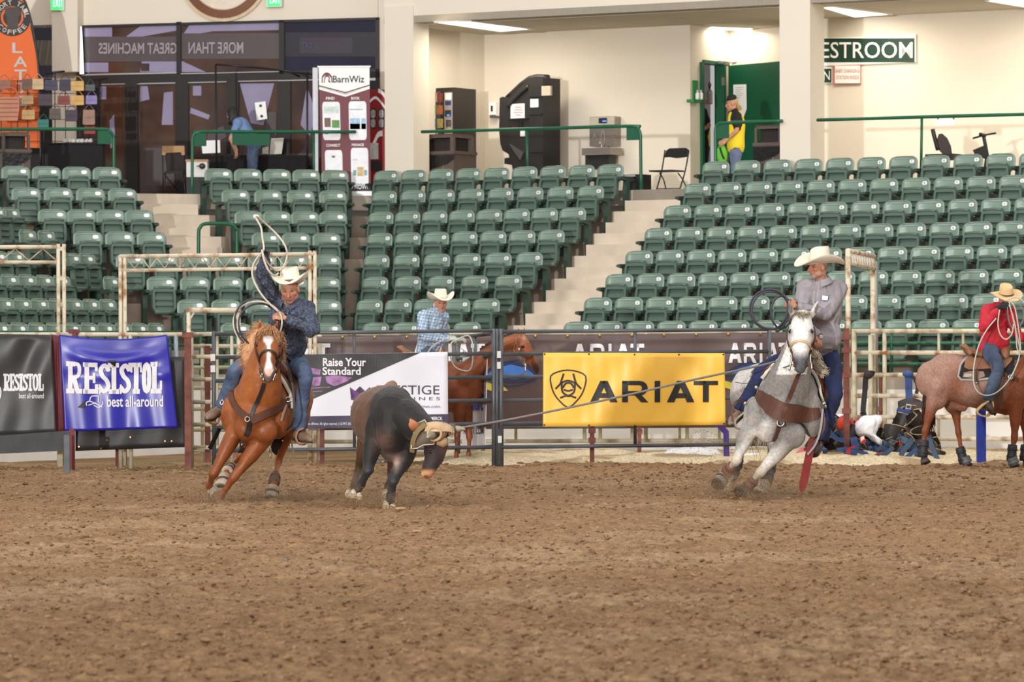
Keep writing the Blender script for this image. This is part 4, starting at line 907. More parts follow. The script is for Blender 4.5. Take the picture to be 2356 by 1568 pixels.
m.build('badge',[mat('badge_black',(34,28,26),.6),mat('flag_orange',(226,104,40),.65)],t)
m=MB();m.add([g(x,y,-.021) for x,y in ((12,20),(20,16),(38,16),(48,22),(50,34),(42,36),(41,66),(17,66),(16,36),(10,34))],[tuple(range(10))[::-1]]);m.build('badge_figure',mat('badge_grey',(66,58,56),.6),t)
m=MB()
def arc_word(s,a0,a1,r,up=True):
    for i,ch in enumerate(s):
        if ch == ' ':continue
        a=math.radians(a0+(a1-a0)*i/(len(s)-1));cx,cy=c0[0]+r*math.cos(a),c0[1]-r*math.sin(a);rad=(math.cos(a),math.sin(a));up_=rad if up else (-rad[0],-rad[1]);rt=(up_[1],-up_[0])
        put_text(m,ch,lambda u,v:g(cx+rt[0]*u+up_[0]*v,cy-(rt[1]*u+up_[1]*v),-.024),(-4.5,-5.5,4.5,5.5),0,.02)
arc_word('SHORT TAIL',172,8,34);arc_word('COFFEE',218,322,34,False)
for ch,x,y,w_ in (('L',40,110,12),('A',47,142,16),('T',47,172,14),('T',50,202,14),('E',52,232,13)):put_text(m,ch,lambda u,v:g(x+u,y-v,-.016),(-w_,-12,w_,12),0,.02)
m.build('lettering',mat('flag_letter',(196,186,178),.6),t)
RD=73.9;g=frame_of(RD);t=thing('wire_rack',V((g(120,0).x,RD,FLZ)),'black wire grid rack hung with small bags behind the left railing','rack')
for x in (2,40,63,100,126,150,182,207,232):m=MB();m.tube([g(x,184),V((g(x,0).x,RD,FLZ))],.008,5);m.build('upright',M_blk,t)
for i,y in enumerate((186,215,245,275,300,325)):m=MB();m.tube([g(0,y),g(234,y)],.006,5);m.build('crossbar',M_blk,t)
m=MB();m.tube([g(127,186),g(127,164)],.012,6);m.tube([g(105,168),g(149,164)],.02,6);m.build('rack_lamp',M_blk,t)
bags=[(10,195,32,22,(146,96,78),'reddish brown'),(63,194,24,24,(104,74,62),'dark brown'),(88,194,26,24,(196,168,128),'pale tan'),(118,196,30,24,(58,56,82),'navy'),(150,196,26,26,(52,46,66),'deep purple'),(179,198,30,22,(206,164,96),'mustard tan'),(208,202,22,14,(78,88,92),'slate'),
        (64,230,28,20,(166,136,96),'khaki'),(104,230,32,26,(60,48,62),'plum'),(147,231,28,20,(126,52,46),'red'),(179,231,30,22,(206,160,92),'golden tan'),(211,230,26,20,(132,122,176),'lilac'),
        (66,264,30,22,(184,148,94),'straw tan'),(127,262,26,24,(86,78,70),'grey brown'),(165,266,28,26,(66,48,66),'aubergine'),(205,270,28,34,(150,116,100),'dusty pink'),(100,284,26,18,(44,112,104),'teal'),(207,300,26,16,(156,36,34),'bright red')]
for x,y,w,h,c,nm in bags:
    b=thing('small_bag',g(x,y+h/2,-.05),'%s small handbag hanging on the black wire rack' % nm,'bag','small bags on the wire rack');m=MB()
    m.prism([(a*w/132,q/132*h) for a,q in ((-.5,-.44),(-.42,-.5),(.42,-.5),(.5,-.44),(.46,.5),(-.46,.5))],g(x,y,-.015),V((1,0,0)),V((0,0,1)),.07);m.build('pouch',mat('bag_'+nm.replace(' ','_'),c,.6,var=.15,scale=10),b)
    m=MB();m.prism([(a*w/132,q/132*h) for a,q in ((-.47,.0),(.47,.0),(.46,.5),(-.46,.5))],g(x,y,-.085),V((1,0,0)),V((0,0,1)),.012);m.build('flap',mat('bag_'+nm.replace(' ','_'),c,.6),b)
    m=MB();m.tube([g(x-w*.4,y-h/2,-.04),g(x,y-h/2-12,-.01),g(x+w*.4,y-h/2,-.04)],.006,5,sub=4);m.build('strap',mat('bag_'+nm.replace(' ','_'),c,.6),b)
b=thing('leather_tote',g(22,280,-.1),'large orange tan leather tote on the rack at the left edge','bag');m=MB()
m.prism([(a/132,q/132) for a,q in ((-30,-28),(22,-28),(26,0),(26,26),(-30,26))],g(20,250,-.06),V((1,0,0)),V((0,0,1)),.12);m.build('body',mat('tote_leather',(178,112,78),.5,var=.1,scale=5),b)
m=MB()
for y in (228,238,248,258,268):m.box(g(17,y,-.185),(.36,.008,.012))
m.build('seam',mat('tote_seam',(120,70,48),.6),b)
m=MB();m.tube([g(0,224,-.1),g(10,204,-.1),g(34,204,-.1),g(42,224,-.1)],.012,6,sub=4);m.build('handle',mat('tote_leather',(178,112,78),.5),b)
t=thing('sales_table',V((g(180,0).x,RD-.5,FLZ)),'low black cloth sales table below the bag rack','table');m=MB();zt=g(190,332,-.5).z
m.box(((g(118,0).x+g(242,0).x)/2,RD-.35,(zt+FLZ)/2),(g(242,0).x-g(118,0).x,.5,zt-FLZ));m.build('cloth_cover',mat('black_cloth',(24,22,24),.9),t)
m=MB();m.box(((g(118,0).x+g(242,0).x)/2,RD-.35,zt+.012),(g(242,0).x-g(118,0).x+.04,.54,.024));m.build('tabletop',mat('black_cloth',(24,22,24),.9),t)
r2=random.Random(3)
for i in range(7):
    x=156+i*9.5;p=V((g(x,0).x,RD-.52+.06*(i % 2),zt+.024));b=thing('folded_cloth',p,'crumpled white cloth number %s from the left on the low black table' % ('one','two','three','four','five','six','seven')[i],'cloth','white cloths on the low table');m=MB();m.ball(p+V((0,0,.03)),(.05,.06,.03+.02*r2.random()),8,6);m.build('fold',mat('cloth_white',(206,200,196),.8,var=.15,scale=30,bump=.4),b)
    m=MB();m.ball(p+V((.015,-.02,.06)),(.03,.04,.015),7,5);m.build('top_fold',mat('cloth_white',(206,200,196),.8),b)
# ---------------------------------------------------------------- mobility scooter
SD_=5.6;t=thing('mobility_scooter',FC.at(FC.hit(2210,SD_),SD_,FLZ),'black mobility scooter parked behind the right seats','scooter');G=lambda x,y,d=SD_:FC.pix(x,y,d)
M_scb=mat('scooter_black',(34,31,30),.5,var=.1)
m=MB();P=[(2160,308),(2168,307),(2180,318),(2188,336),(2191,356),(2170,356),(2160,345),(2154,325)];n=8;m.add([G(*p) for p in P]+[G(*p,SD_+.4) for p in P],[tuple(range(n)),tuple(range(n,2*n))[::-1]]+[((i+1) % n,i,n+i,n+(i+1) % n) for i in range(n)],0,False);m.build('backrest',mat('scooter_seat',(62,52,46),.6),t)
m=MB();m.tube([G(2146,297),G(2150,315),G(2158,345)],.035,8,sub=3);m.build('armrest',M_scb,t)
m=MB();m.box(FC.at(FC.hit(2176,SD_+.2),SD_+.2,G(2176,360).z),(.5,.45,.09),FC.R());m.build('seat',M_scb,t)
m=MB();m.tube([G(2165,365,SD_+.2),FC.at(FC.hit(2180,SD_+.2),SD_+.2,FLZ+.25)],.04,8);m.build('seat_post',M_scb,t)
m=MB();m.box(FC.at(FC.hit(2215,SD_+.2),SD_+.2,FLZ+.2),(1.0,.42,.12),FC.R());m.build('deck',M_scb,t)
m=MB();m.tube([G(2272,360,SD_+.1),G(2263,312,SD_+.1)],.03,8);m.tube([FC.at(FC.hit(2268,SD_+.1),SD_+.1,FLZ+.2),G(2272,360,SD_+.1)],.035,8);m.build('tiller',M_scb,t)
m=MB();m.tube([G(2239,318,SD_-.1),G(2263,311,SD_+.1),G(2291,306,SD_+.3)],.016,8,sub=2);m.tube([G(2254,308),G(2268,312)],.03,6);m.build('handlebar',M_scb,t)
m=MB();P=[(2238,345),(2270,332),(2274,352),(2268,366),(2244,358)];m.add([G(*p) for p in P]+[G(*p,SD_+.3) for p in P],[tuple(range(5)),tuple(range(5,10))[::-1]]+[((i+1) % 5,i,5+i,5+(i+1) % 5) for i in range(5)]);m.build('basket',M_scb,t)
for x in (2172,2262):
    for d in (SD_,SD_+.4):m=MB();c=FC.at(FC.hit(x,SD_),d,FLZ+.12);m.lathe([(.05,-.04),(.12,-.035),(.12,.035),(.05,.04)],c,Matrix.Rotation(FC.ang,3,'Z') @ Matrix.Rotation(PI/2,3,'X'),16);m.build('wheel',mat('tyre_grey',(40,40,40),.8),t)
# ================================================================ GATES, PENS, BANNERS
M_pipe=mat('dark_pipe',(84,87,92),.38,metal=.2,var=.25,scale=3)
M_crm=mat('rusty_cream_pipe',(214,202,178),.6,c2=(150,104,62),scale=6,detail=8,sharp=(.32,.52))
M_crm2=mat('olive_cream_pipe',(198,190,166),.6,c2=(158,144,108),scale=4,detail=8,sharp=(.3,.55))
M_rust=mat('red_rust_post',(140,84,72),.75,c2=(96,50,42),scale=7,detail=8)
M_maroon=mat('maroon_post',(110,36,42),.6,var=.15,scale=6)
GD=55.8
def pipe(t,pts,r=.026,mm=None,nm='rail',seg=10,sub=1):m=MB();m.tube(pts,r,seg,sub=sub);return m.build(nm,mm or M_pipe,t)
def base_z(p):return V((p.x,p.y,min(-.02,dirt_z(p.x,p.y))))
def gate(label,x0,x1,ysL,ysR,posts,D=GD,D1=None,name='pipe_gate'):
    D1=D1 or D;t=thing(name,W(x0,1074,D),label,'gate','dark pipe gates')
    at=lambda x,y:W(x,y,D+(D1-D)*(x-x0)/(x1-x0))
    for a,b in zip(ysL,ysR):pipe(t,[at(x0,a),at(x1,b)])
    for x,yt,yb,r in posts:
        p=at(x,yt);q=at(x+.0,yb) if yb<1060 else base_z(at(x,1074));q.x=p.x-.002*(p.z-q.z);pipe(t,[p,q],r,nm='post')
    return t
yl=(768,822,876,929,983,1036);yr=(760,813,867,920,974,1028)
t=gate('long dark pipe gate behind the palomino horse carrying the purple and white banner',492,1134,yl,yr,[(492,762,1074,.028),(815,764,1032,.02),(1136,756,1074,.03),(1143.5,756,1074,.022)])
for x,y in ((490,822),(490,848)):m=MB();m.box(W(x,y,GD-.03),(.06,.04,.09));m.build('latch',mat('latch_white',(214,212,206),.5),t)
t=gate('long dark pipe gate behind the grey horse carrying the yellow banner',1153,1772,(763,814,867,920.5,974,1028),(757,808,861,914,967,1021),[(1153,756,1074,.03),(1461,761,1025,.022),(1770,752,1072,.026)])
for x,y in ((1148,815),(1148,840),(1150,1010)):m=MB();m.box(W(x,y,GD-.03),(.05,.05,.09));m.build('latch',mat('latch_white',(214,212,206),.5),t)
gate('short angled dark pipe gate behind the two main gates',1053,1132,(776,824,877,930,984,1030),(767,818,870,922,976,1026),[(1053,770,1072,.034),(1094,768,1030,.02)],59.5,56.6,'angled_gate')
# ---- cream pens on the left
def truss(label,x0,x1,yt,yb,posts,D,slope=0,nz=8,name='truss_arch',foot=1074):
    t=thing(name,W((x0+x1)/2,foot,D),label,'arch','cream rusty pipe arches')
    a=lambda x,y:W(x,y+slope*(x-x0),D)
    pipe(t,[a(x0,yt),a(x1,yt)],.029,M_crm);pipe(t,[a(x0,yb),a(x1,yb)],.026,M_crm)
    for i in range(nz):
        xa,xb=x0+(x1-x0)*i/nz,x0+(x1-x0)*(i+1)/nz;pipe(t,[a(xa,yt+4 if i % 2 else yb-4),a(xb,yb-4 if i % 2 else yt+4)],.008,M_crm,'brace',6)
    for x,y0 in posts:p=a(x,y0);pipe(t,[p,base_z(p)],.026,M_crm,'post')
    return t
truss('rusty cream pipe arch at the left edge above the black banner',-60,130,568,603,[(134,561),(147,561)],57.0,nz=6)
for y in (572,640,700):m=MB();m.box(W(140.5,y,57.0),(.04,.03,.05));m.build('plate',M_crm,bpy.data.objects['truss_arch'])
truss('wide rusty cream pipe arch behind the raised arm of the roper',275,724,590,622,[(277,587),(287,587),(713,582),(724,582)],57.0,-.013,nz=26)
t=thing('short_arch',W(490,1074,56.4),'low cream pipe arch over the left pen gate','arch')
pipe(t,[W(430,713,56.4),W(553,714,56.4)],.036,M_crm);pipe(t,[W(434,713,56.4),base_z(W(434,713,56.4))],.03,M_crm,'post');pipe(t,[W(549,714,56.4),base_z(W(549,714,56.4))],.026,M_crm,'post')
for x in (434,549):pipe(t,[W(x,740,56.4),W(x+(14 if x<500 else -10),716,56.4)],.014,M_crm,'brace',6)
def fence(label,x0,x1,ys,posts,D,mm,D1=None,r=.03,dy=0,name='pen_fence',group='cream pipe pen fences'):
    D1=D1 or D;t=thing(name,W((x0+x1)/2,1060,(D+D1)/2),label,'fence',group);a=lambda x,y:W(x,y+dy*(x-x0),D+(D1-D)*(x-x0)/(x1-x0))
    for y in ys:pipe(t,[a(x0,y),a(x1,y)],r,mm)
    for x,y0,y1,pr,pm in posts:p=a(x,y0);q=a(x,y1) if y1<1050 else base_z(p);pipe(t,[p,q],pr,pm,'post')
    return t
fence('cream pipe pen fence between the blue banner and the palomino horse',441,560,(768,820,872,924,976,1029),[(440,762,1074,.03,M_crm2),(500,768,1029,.02,M_crm2),(533,765,1074,.024,M_crm2)],56.6,M_crm2)
fence('second cream pipe pen fence seen through the left pen gate',441,720,(796,845,892,940,988,1036),[(465,790,1074,.024,M_crm2),(735,790,1074,.03,M_crm2),(712,985,1074,.03,M_crm2)],60.0,M_crm2)
fence('white topped pipe rail carrying the black and blue banners',-60,424,(769,),[(300,769,1062,.03,M_crm2),(277,772,1070,.03,M_crm2),(405,770,1020,.03,mat('blue_grey_post',(140,152,168),.5))],55.95,M_crm)
fence('cream pipe fence carrying the long brown banner',560,1800,(768,1016),[(1187,768,1017,.022,M_crm2),(1345,768,1020,.026,M_crm2),(1381,768,1020,.026,M_crm2),(1455,768,1017,.028,M_crm2),(1486,768,1017,.03,M_crm2),(1564,768,1014,.02,M_crm2),(1581,768,1017,.026,M_crm2),(1655,768,1014,.02,M_crm2),(735,768,1060,.04,M_crm2),(1110,768,1060,.03,M_crm2)],60.6,M_crm2,dy=-.003)
t=fence('cream pipe fence behind the roan horse and the leather pile',1963,2420,(761,811,862,910,959,1009),[(1965,756,1074,.036,M_crm2),(2035,761,1060,.03,M_crm2),(2160,761,862,.02,M_crm2),(2216,761,812,.02,M_crm2),(2160,959,1009,.02,M_crm2),(2003,770,1060,.034,M_crm2),(2410,756,1074,.036,M_crm2)],60.0,M_crm,58.6,.033)
def post(name,label,cat,x,y0,y1,D,w,mm,sq=True,bumps=(),group=None):
    p=W(x,y0,D);q=W(x,y1,D);q=V((p.x,p.y,min(q.z,.0) if y1>1030 else q.z));t=thing(name,q,label,cat,group);m=MB()
    if sq:m.box((p.x,p.y,(p.z+q.z)/2),(w,w,p.z-q.z))
    else:m.tube([p,q],w/2,10)
    m.build('shaft',mm,t)
    for by in bumps:m=MB();c=W(x,by,D);m.box((p.x,p.y-.01,c.z),(w*1.6,w*1.4,.07));m.build('hinge_lug',mm,t)
    return t
post('rusty_post','rusty red square post right of the blue banner','post',432,764,1076,55.4,.085,M_rust,bumps=(770,),group='rusty red posts')
post('rusty_post','rusty red post behind the cream rails left of the palomino horse','post',477,795,1058,58.5,.075,M_rust,group='rusty red posts')
post('rusty_post','rusty red hinge post under the yellow banner, nearer one','post',1362,975,1068,57.0,.06,M_rust,bumps=(990,1012),group='rusty red posts')
post('rusty_post','rusty red post under the yellow banner, farther one','post',1471,982,1046,60.2,.055,M_rust,bumps=(992,),group='rusty red posts')
post('rusty_post','rusty red hinge post right behind the grey shirted rider','post',1947,755,1052,57.4,.075,M_rust,bumps=(775,805,862,945),group='rusty red posts')
post('rusty_post','rusty red post behind the steer left of its hindquarters','post',741,985,1066,58.0,.06,M_rust,group='rusty red posts')
post('rusty_post','thin rusty post behind the pale pipes above the leather pile','post',2026,860,1040,60.8,.05,M_rust,bumps=(940,1000),group='rusty red posts')
post('galvanised_post','blue grey round post between the tall frame and the leather pile','post',2013,600,1045,60.3,.085,mat('galvanised',(150,158,168),.4,metal=.3,c2=(140,128,92),scale=1.2),False)
post('blue_post','bright blue square steel post under the roan horse','post',2257,938,1069,56.9,.12,mat('blue_paint',(20,48,150),.4,var=.2,scale=5))
t=thing('chute_frame',W(1975,1060,58.2),'tall cream frame with white spindles behind the grey shirted rider','frame')
pipe(t,[W(1951,572,57.6),base_z(W(1951,760,57.6))],.036,M_crm,'post');pipe(t,[W(2008,588,60.0),base_z(W(2008,760,60.0))],.036,M_crm,'post')
pipe(t,[W(1951,576,57.6),W(2011,589,60.0)],.032,M_crm);pipe(t,[W(1951,602,57.6),W(2011,618,60.0)],.032,M_crm)
for i in range(9):u=(i+.7)/10;pipe(t,[W(1951+57*u,578+12*u,57.6+2.4*u),W(1951+57*u+2,600+15*u,57.6+2.4*u)],.02,mat('spindle_white',(216,210,196),.6),'spindle',6)
# ---- banners
def banner(name,label,q,D,mm,wob=.02,sag=0.,th=.006,nx=36,ny=16,seed=0,dD=0.0,ripple=None,group=None):
    """q = TL, TR, BR, BL in pixels; returns (thing, fn(px, py, off)) drawing on its face in photograph pixels"""
    TL,TR,BR,BL=[W(x,y,D+(dD if i in (1,2) else 0)) for i,(x,y) in enumerate(q)]
    t=thing(name,(BL+BR)/2,label,'banner',group)
    def S(u,v,off=0.):     # v down
        p=(TL*(1-u)+TR*u)*(1-v)+(BL*(1-u)+BR*u)*v
        s=sag*4*u*(1-u)*(1-v)**2
        w=wob*(math.sin(u*7+seed)*math.sin(v*2.6+.4)+.5*math.sin(u*17+v*5+seed*2))*min(1,6*v+.15)
        if ripple:w+=ripple(u,v)
        return V((p.x,p.y+w-off,p.z-s))
    G=[[S(i/nx,j/ny) for i in range(nx+1)] for j in range(ny+1)];m=MB();n=(nx+1)*(ny+1)
    P=[p for r in G for p in r];k=nx+1
    fs=[(j*k+i,(j+1)*k+i,(j+1)*k+i+1,j*k+i+1) for j in range(ny) for i in range(nx)]
    rim=list(range(k))+[j*k+nx for j in range(1,ny+1)]+[ny*k+i for i in range(nx-1,-1,-1)]+[j*k for j in range(ny-1,0,-1)]
    m.add(P+[p+V((0,th,0)) for p in P],fs+[tuple(n+i for i in f)[::-1] for f in fs]+[(rim[i],rim[(i+1) % len(rim)],n+rim[(i+1) % len(rim)],n+rim[i]) for i in range(len(rim))],0,True)
    m.build('sheet',mm,t)
    def uv(px,py):
        v=.5;u=.5
        for _ in range(12):
            xl=q[0][0]+(q[3][0]-q[0][0])*v;xr=q[1][0]+(q[2][0]-q[1][0])*v;u=(px-xl)/(xr-xl)
            yt=q[0][1]+(q[1][1]-q[0][1])*u;yb=q[3][1]+(q[2][1]-q[3][1])*u;v=(py-yt)/(yb-yt)
        return u,v
    def Mp(px,py,off=.006):u,v=uv(px,py);return S(u,v,off)
    return t,Mp
def ptext(m,s,Mp,x0,y0,x1,y1,k=0,bold=.01,off=.006,slant=0):m.Mp=Mp;put_text(m,s,lambda u,v:V((u,-v,off)),(x0,-y1,x1,-y0),k,bold,slant=slant)
def pstroke(m,pts,w,Mp,k=0,closed=False,sub=1,off=.006):m.Mp=Mp;put_stroke(m,[(x,-y) for x,y in pts],w,lambda u,v:V((u,-v,off)),k,closed,sub)
def ppoly(m,pts,Mp,k=0,off=.006):
    a=sum(pts[i][0]*pts[(i+1) % len(pts)][1]-pts[(i+1) % len(pts)][0]*pts[i][1] for i in range(len(pts)))
    if a>0:pts=pts[::-1]
    m.Mp=Mp;m.add([V((x,y,off)) for x,y in pts],[tuple(range(len(pts)))],k)
M_bprint=mat('black_print',(24,22,22),.5,var=.03);M_wprint=mat('white_print',(232,230,236),.5,var=.04,scale=2)
def wide_word(m,Mp,x0,x1,y0,y1,k=0,off=.006,cut=None):
    """the five wide capitals A R I A T"""
    h=y1-y0;W_=x1-x0
    def A(a,b):
        X=lambda u:a+u*(b-a);Y=lambda v:y1-v*h
        for P in ([(0,0),(.27,0),(.60,1),(.37,1)],[(1,0),(.73,0),(.40,1),(.63,1)],[(.20,.2),(.80,.2),(.72,.42),(.28,.42)]):ppoly(m,[(X(u),Y(v)) for u,v in P],Mp,k,off)
    def R(a,b):
        X=lambda u:a+u*(b-a);Y=lambda v:y1-v*h
        for P in ([(0,0),(.22,0),(.22,1),(0,1)],[(0,.80),(.66,.80),(.66,1),(0,1)],[(0,.32),(.66,.32),(.66,.52),(0,.52)],[(.46,.36),(.72,.36),(1,0),(.73,0)]):ppoly(m,[(X(u),Y(v)) for u,v in P],Mp,k,off)
        out=[(.66+.32*math.sin(i*PI/8),.66+.34*math.cos(i*PI/8)) for i in range(9)];inn=[(.66+.10*math.sin(i*PI/8),.66+.14*math.cos(i*PI/8)) for i in range(9)]
        for i in range(8):ppoly(m,[(X(u),Y(v)) for u,v in (out[i],out[i+1],inn[i+1],inn[i])],Mp,k,off)
    rc=lambda a,b,v0,v1:ppoly(m,[(a,y1-v0*h),(b,y1-v0*h),(b,y1-v1*h),(a,y1-v1*h)],Mp,k,off)
    f=lambda u:x0+u*W_
    A(f(0),f(.215));R(f(.25),f(.455));rc(f(.505),f(.548),0,1);A(f(.60),f(.815));rc(f(.81),f(1),.80,1);rc(f(.882),f(.928),0,1)
# yellow banner on the right gate
M_yel=mat('yellow_vinyl',(255,200,76),.36,var=.03,scale=3,spec=.6)
rip=lambda u,v:.0045*(abs((u*13+.3) % 1-.5)*2-.5)*(1 if u>.2 else .3)+.003*math.sin(v*9+u*30)
t,Mp=banner('sponsor_banner','glossy yellow banner with black shield and wide black letters on the right gate',[(1250,811),(1667,812),(1669.5,977),(1249,981)],GD-.06,M_yel,.006,ripple=rip,nx=78)
m=MB();z=lambda x,y:(x/4.207+1140,y/4.207+740)
wide_word(m,Mp,*[z(916,0)[0],z(2153,0)[0],z(0,570)[1],z(0,777)[1]],off=.012);m.build('lettering',M_bprint,t)
m=MB()
pstroke(m,[z(*p) for p in ((533,525),(600,484),(700,466),(805,484),(872,525),(868,610),(835,700),(780,770),(703,828),(625,770),(570,700),(538,610))],3.2,Mp,closed=True,sub=2,off=.012)
for pts in ([(660,500),(640,560),(625,600),(580,648)],[(752,500),(768,560),(785,600),(830,648)],[(626,735),(700,712),(780,735)],[(640,590),(650,680),(720,722)],[(768,590),(758,680),(690,722)],[(632,592),(700,568),(776,592)],[(650,640),(675,600),(703,590),(735,600),(758,640)],[(660,655),(703,668),(748,655)]):pstroke(m,[z(*p) for p in pts],4.2,Mp,sub=4,off=.012)
m.build('shield_emblem',M_bprint,t)
for x,y in ((1253,814),(1355,814),(1460,815),(1562,815),(1664,815),(1252,977),(1355,978),(1461,979),(1666,974)):m=MB();m.lathe([(.012,0),(.012,.006),(.004,.008)],Mp(x,y,.008),Matrix.Rotation(PI/2,3,'X'),8);m.build('grommet',mat('grommet_dark',(40,36,30),.4),t)
# purple and white banner on the left gate
M_wv=mat('white_vinyl',(226,226,236),.35,var=.02,scale=2);rip2=lambda u,v:.018*math.sin((u-v*.5)*16)*(1-v)*u
t,Mp=banner('sponsor_banner','white, black and purple banner with a purple crown on the left gate',[(655,816),(1030,809),(1031,979),(655,987)],GD-.06,M_wv,.006,seed=2,ripple=rip2)
m=MB();ppoly(m,[(655,816),(968,810.5),(700,926),(655,945)],Mp);m.build('black_field',mat('banner_black',(36,32,36),.45,var=.2,scale=3),t)
m=MB()
for P in ([(708,844),(738,850),(736,862),(712,858)],[(716,868),(740,866),(736,886),(720,888)],[(748,866),(770,862),(810,868),(800,876),(770,888),(752,880)],[(660,850),(700,848),(700,880),(660,884)]):ppoly(m,P,Mp,0,.009)
for y in (893,902,912,920):pstroke(m,[(700,y),(760-(y-893)*1.9,y-3)],1.6,Mp,0,off=.009)
m.build('pink_print',mat('pink_print',(186,132,190),.5,c2=(120,80,124),scale=14),t)
m=MB();ptext(m,'Raise Your',Mp,743,823,842,842,bold=.022,off=.012);ptext(m,'Standard',Mp,742,844,830,862,bold=.022,off=.012);ptext(m,'MERCK',Mp,991,958,1018,966,bold=.02,off=.012);ptext(m,'Animal Health',Mp,993,969,1019,973,off=.012);ptext(m,'and its affiliates. All rights reserved. | US-PRT-240920001',Mp,700,971,823,979,bold=.0,off=.012);m.build('white_lettering',M_wprint,t)
m=MB();ppoly(m,[(655,958),(1031,952),(1031,979),(655,987)],Mp,0,.007);m.build('purple_strip',mat('deep_purple',(48,34,68),.4),t)
m=MB();ptext(m,'PRESTIGE',Mp,867,886,1011,907,bold=.0,off=.01);ptext(m,'V A C C I N E S',Mp,868,913,1012,920,bold=.0,off=.01);m.build('thin_lettering',mat('navy_print',(56,50,74),.5),t)
m=MB();ptext(m,'Raise your Standard',Mp,807,933,900,942,off=.01,bold=0);ptext(m,'prestigevaccines.com.',Mp,915,931,1014,940,off=.01,bold=0);m.build('purple_lettering',mat('purple_print',(98,78,122),.5),t)
m=MB();ppoly(m,[(805,890),(817,899),(828,888),(840,899),(852,889),(848,918),(828,923),(808,919)],Mp,0,.009);ppoly(m,[(805,890),(816,912),(808,919)],Mp,1,.011);ppoly(m,[(852,889),(841,911),(848,918)],Mp,1,.011);ppoly(m,[(828,888),(820,899),(828,905),(835,899)],Mp,1,.011);m.build('crown_emblem',[mat('crown_purple',(104,40,118),.5),mat('crown_dark',(46,30,64),.5)],t)
# long brown banner behind the gates
M_brn=mat('brown_satin',(100,80,78),.45,c2=(84,66,66),scale=1.1,spec=.5)
t,Mp=banner('long_banner','long brown satin banner with white letters behind the pipe gates',[(600,774),(1822,764),(1822,982),(600,990)],60.3,M_brn,.015,sag=.01,nx=90,ripple=lambda u,v:.03*math.sin(u*60)*max(0,.35-v)**1.2+.02*math.sin(u*23+v*3))
m=MB()
for x0,x1 in ((592,760),(946,1116),(1316,1482),(1676,1842)):
    if x1>1800:wide_word(m,Mp,x0,1818,788,834,off=.02)
    else:wide_word(m,Mp,x0,x1,789,836,off=.02)
m.build('lettering',M_wprint,t)
for cx in (1175,1735):
    m=MB();E1=[(cx+a,862+b) for a,b in ((-72,4),(-40,-22),(0,-34),(42,-24),(70,2),(40,14),(0,18),(-40,14))]
    ppoly(m,E1,Mp,0,.012);ppoly(m,[(cx+a,862+b) for a,b in ((-60,2),(-34,-16),(0,-25),(34,-17),(58,2),(30,8),(0,10),(-30,8))],Mp,1,.016);ppoly(m,[(cx+a,862+b) for a,b in ((-72,8),(-20,22),(-6,36),(-40,38),(-70,28))],Mp,2,.014)
    pstroke(m,[(cx-70,872),(cx,888),(cx+60,872)],3,Mp,0,sub=4,off=.019);pstroke(m,[(cx-74,862),(cx-30,836),(cx+20,826)],3,Mp,0,sub=4,off=.019)
    m.build('winged_logo',[mat('logo_navy',(44,50,92),.5),mat('logo_blue',(70,126,214),.5),mat('logo_yellow',(214,196,60),.5)],t)
for i in range(16):m=MB();x=640+i*74;m.lathe([(.022,0),(.022,.006),(.008,.01)],Mp(x,776-(x-600)*.0085,.01),Matrix.Rotation(PI/2,3,'X'),8);m.build('grommet',mat('brass',(190,150,90),.3,metal=.8),t)
t=thing('banner_bar',W(1300,983,60.1),'thin dark bar under the long brown banner','bar');m=MB();m.tube([W(1158,983,60.1),W(1442,982,60.1)],.018,8);m.build('shaft',M_pipe,t)
# narrow white banner with blue letters on the angled gate
q=[(1064,822),(1122,818),(1117,1032),(1063,1040)]
t,Mp=banner('narrow_banner','narrow rippled white banner with blue letters between the two gates',q,58.7,M_wv,.02,seed=1,dD=-1.6,ripple=lambda u,v:.05*math.sin(u*9+v*2))
m=MB();ptext(m,'Priefert',Mp,1065,874,1113,915,bold=.03,off=.05);ptext(m,'Priefert',Mp,1065,912,1111,944,bold=.03,off=.05);m.build('blue_lettering',mat('cobalt_print',(44,72,170),.5),t)
m=MB();ptext(m,'AGENT .COM',Mp,1066,982,1112,998,bold=.015,off=.05);m.build('black_lettering',M_bprint,t)
m=MB();ppoly(m,[(1083,858),(1087,858),(1085,890)],Mp,0,.052);m.build('red_accent',mat('red_print',(200,50,44),.5),t)
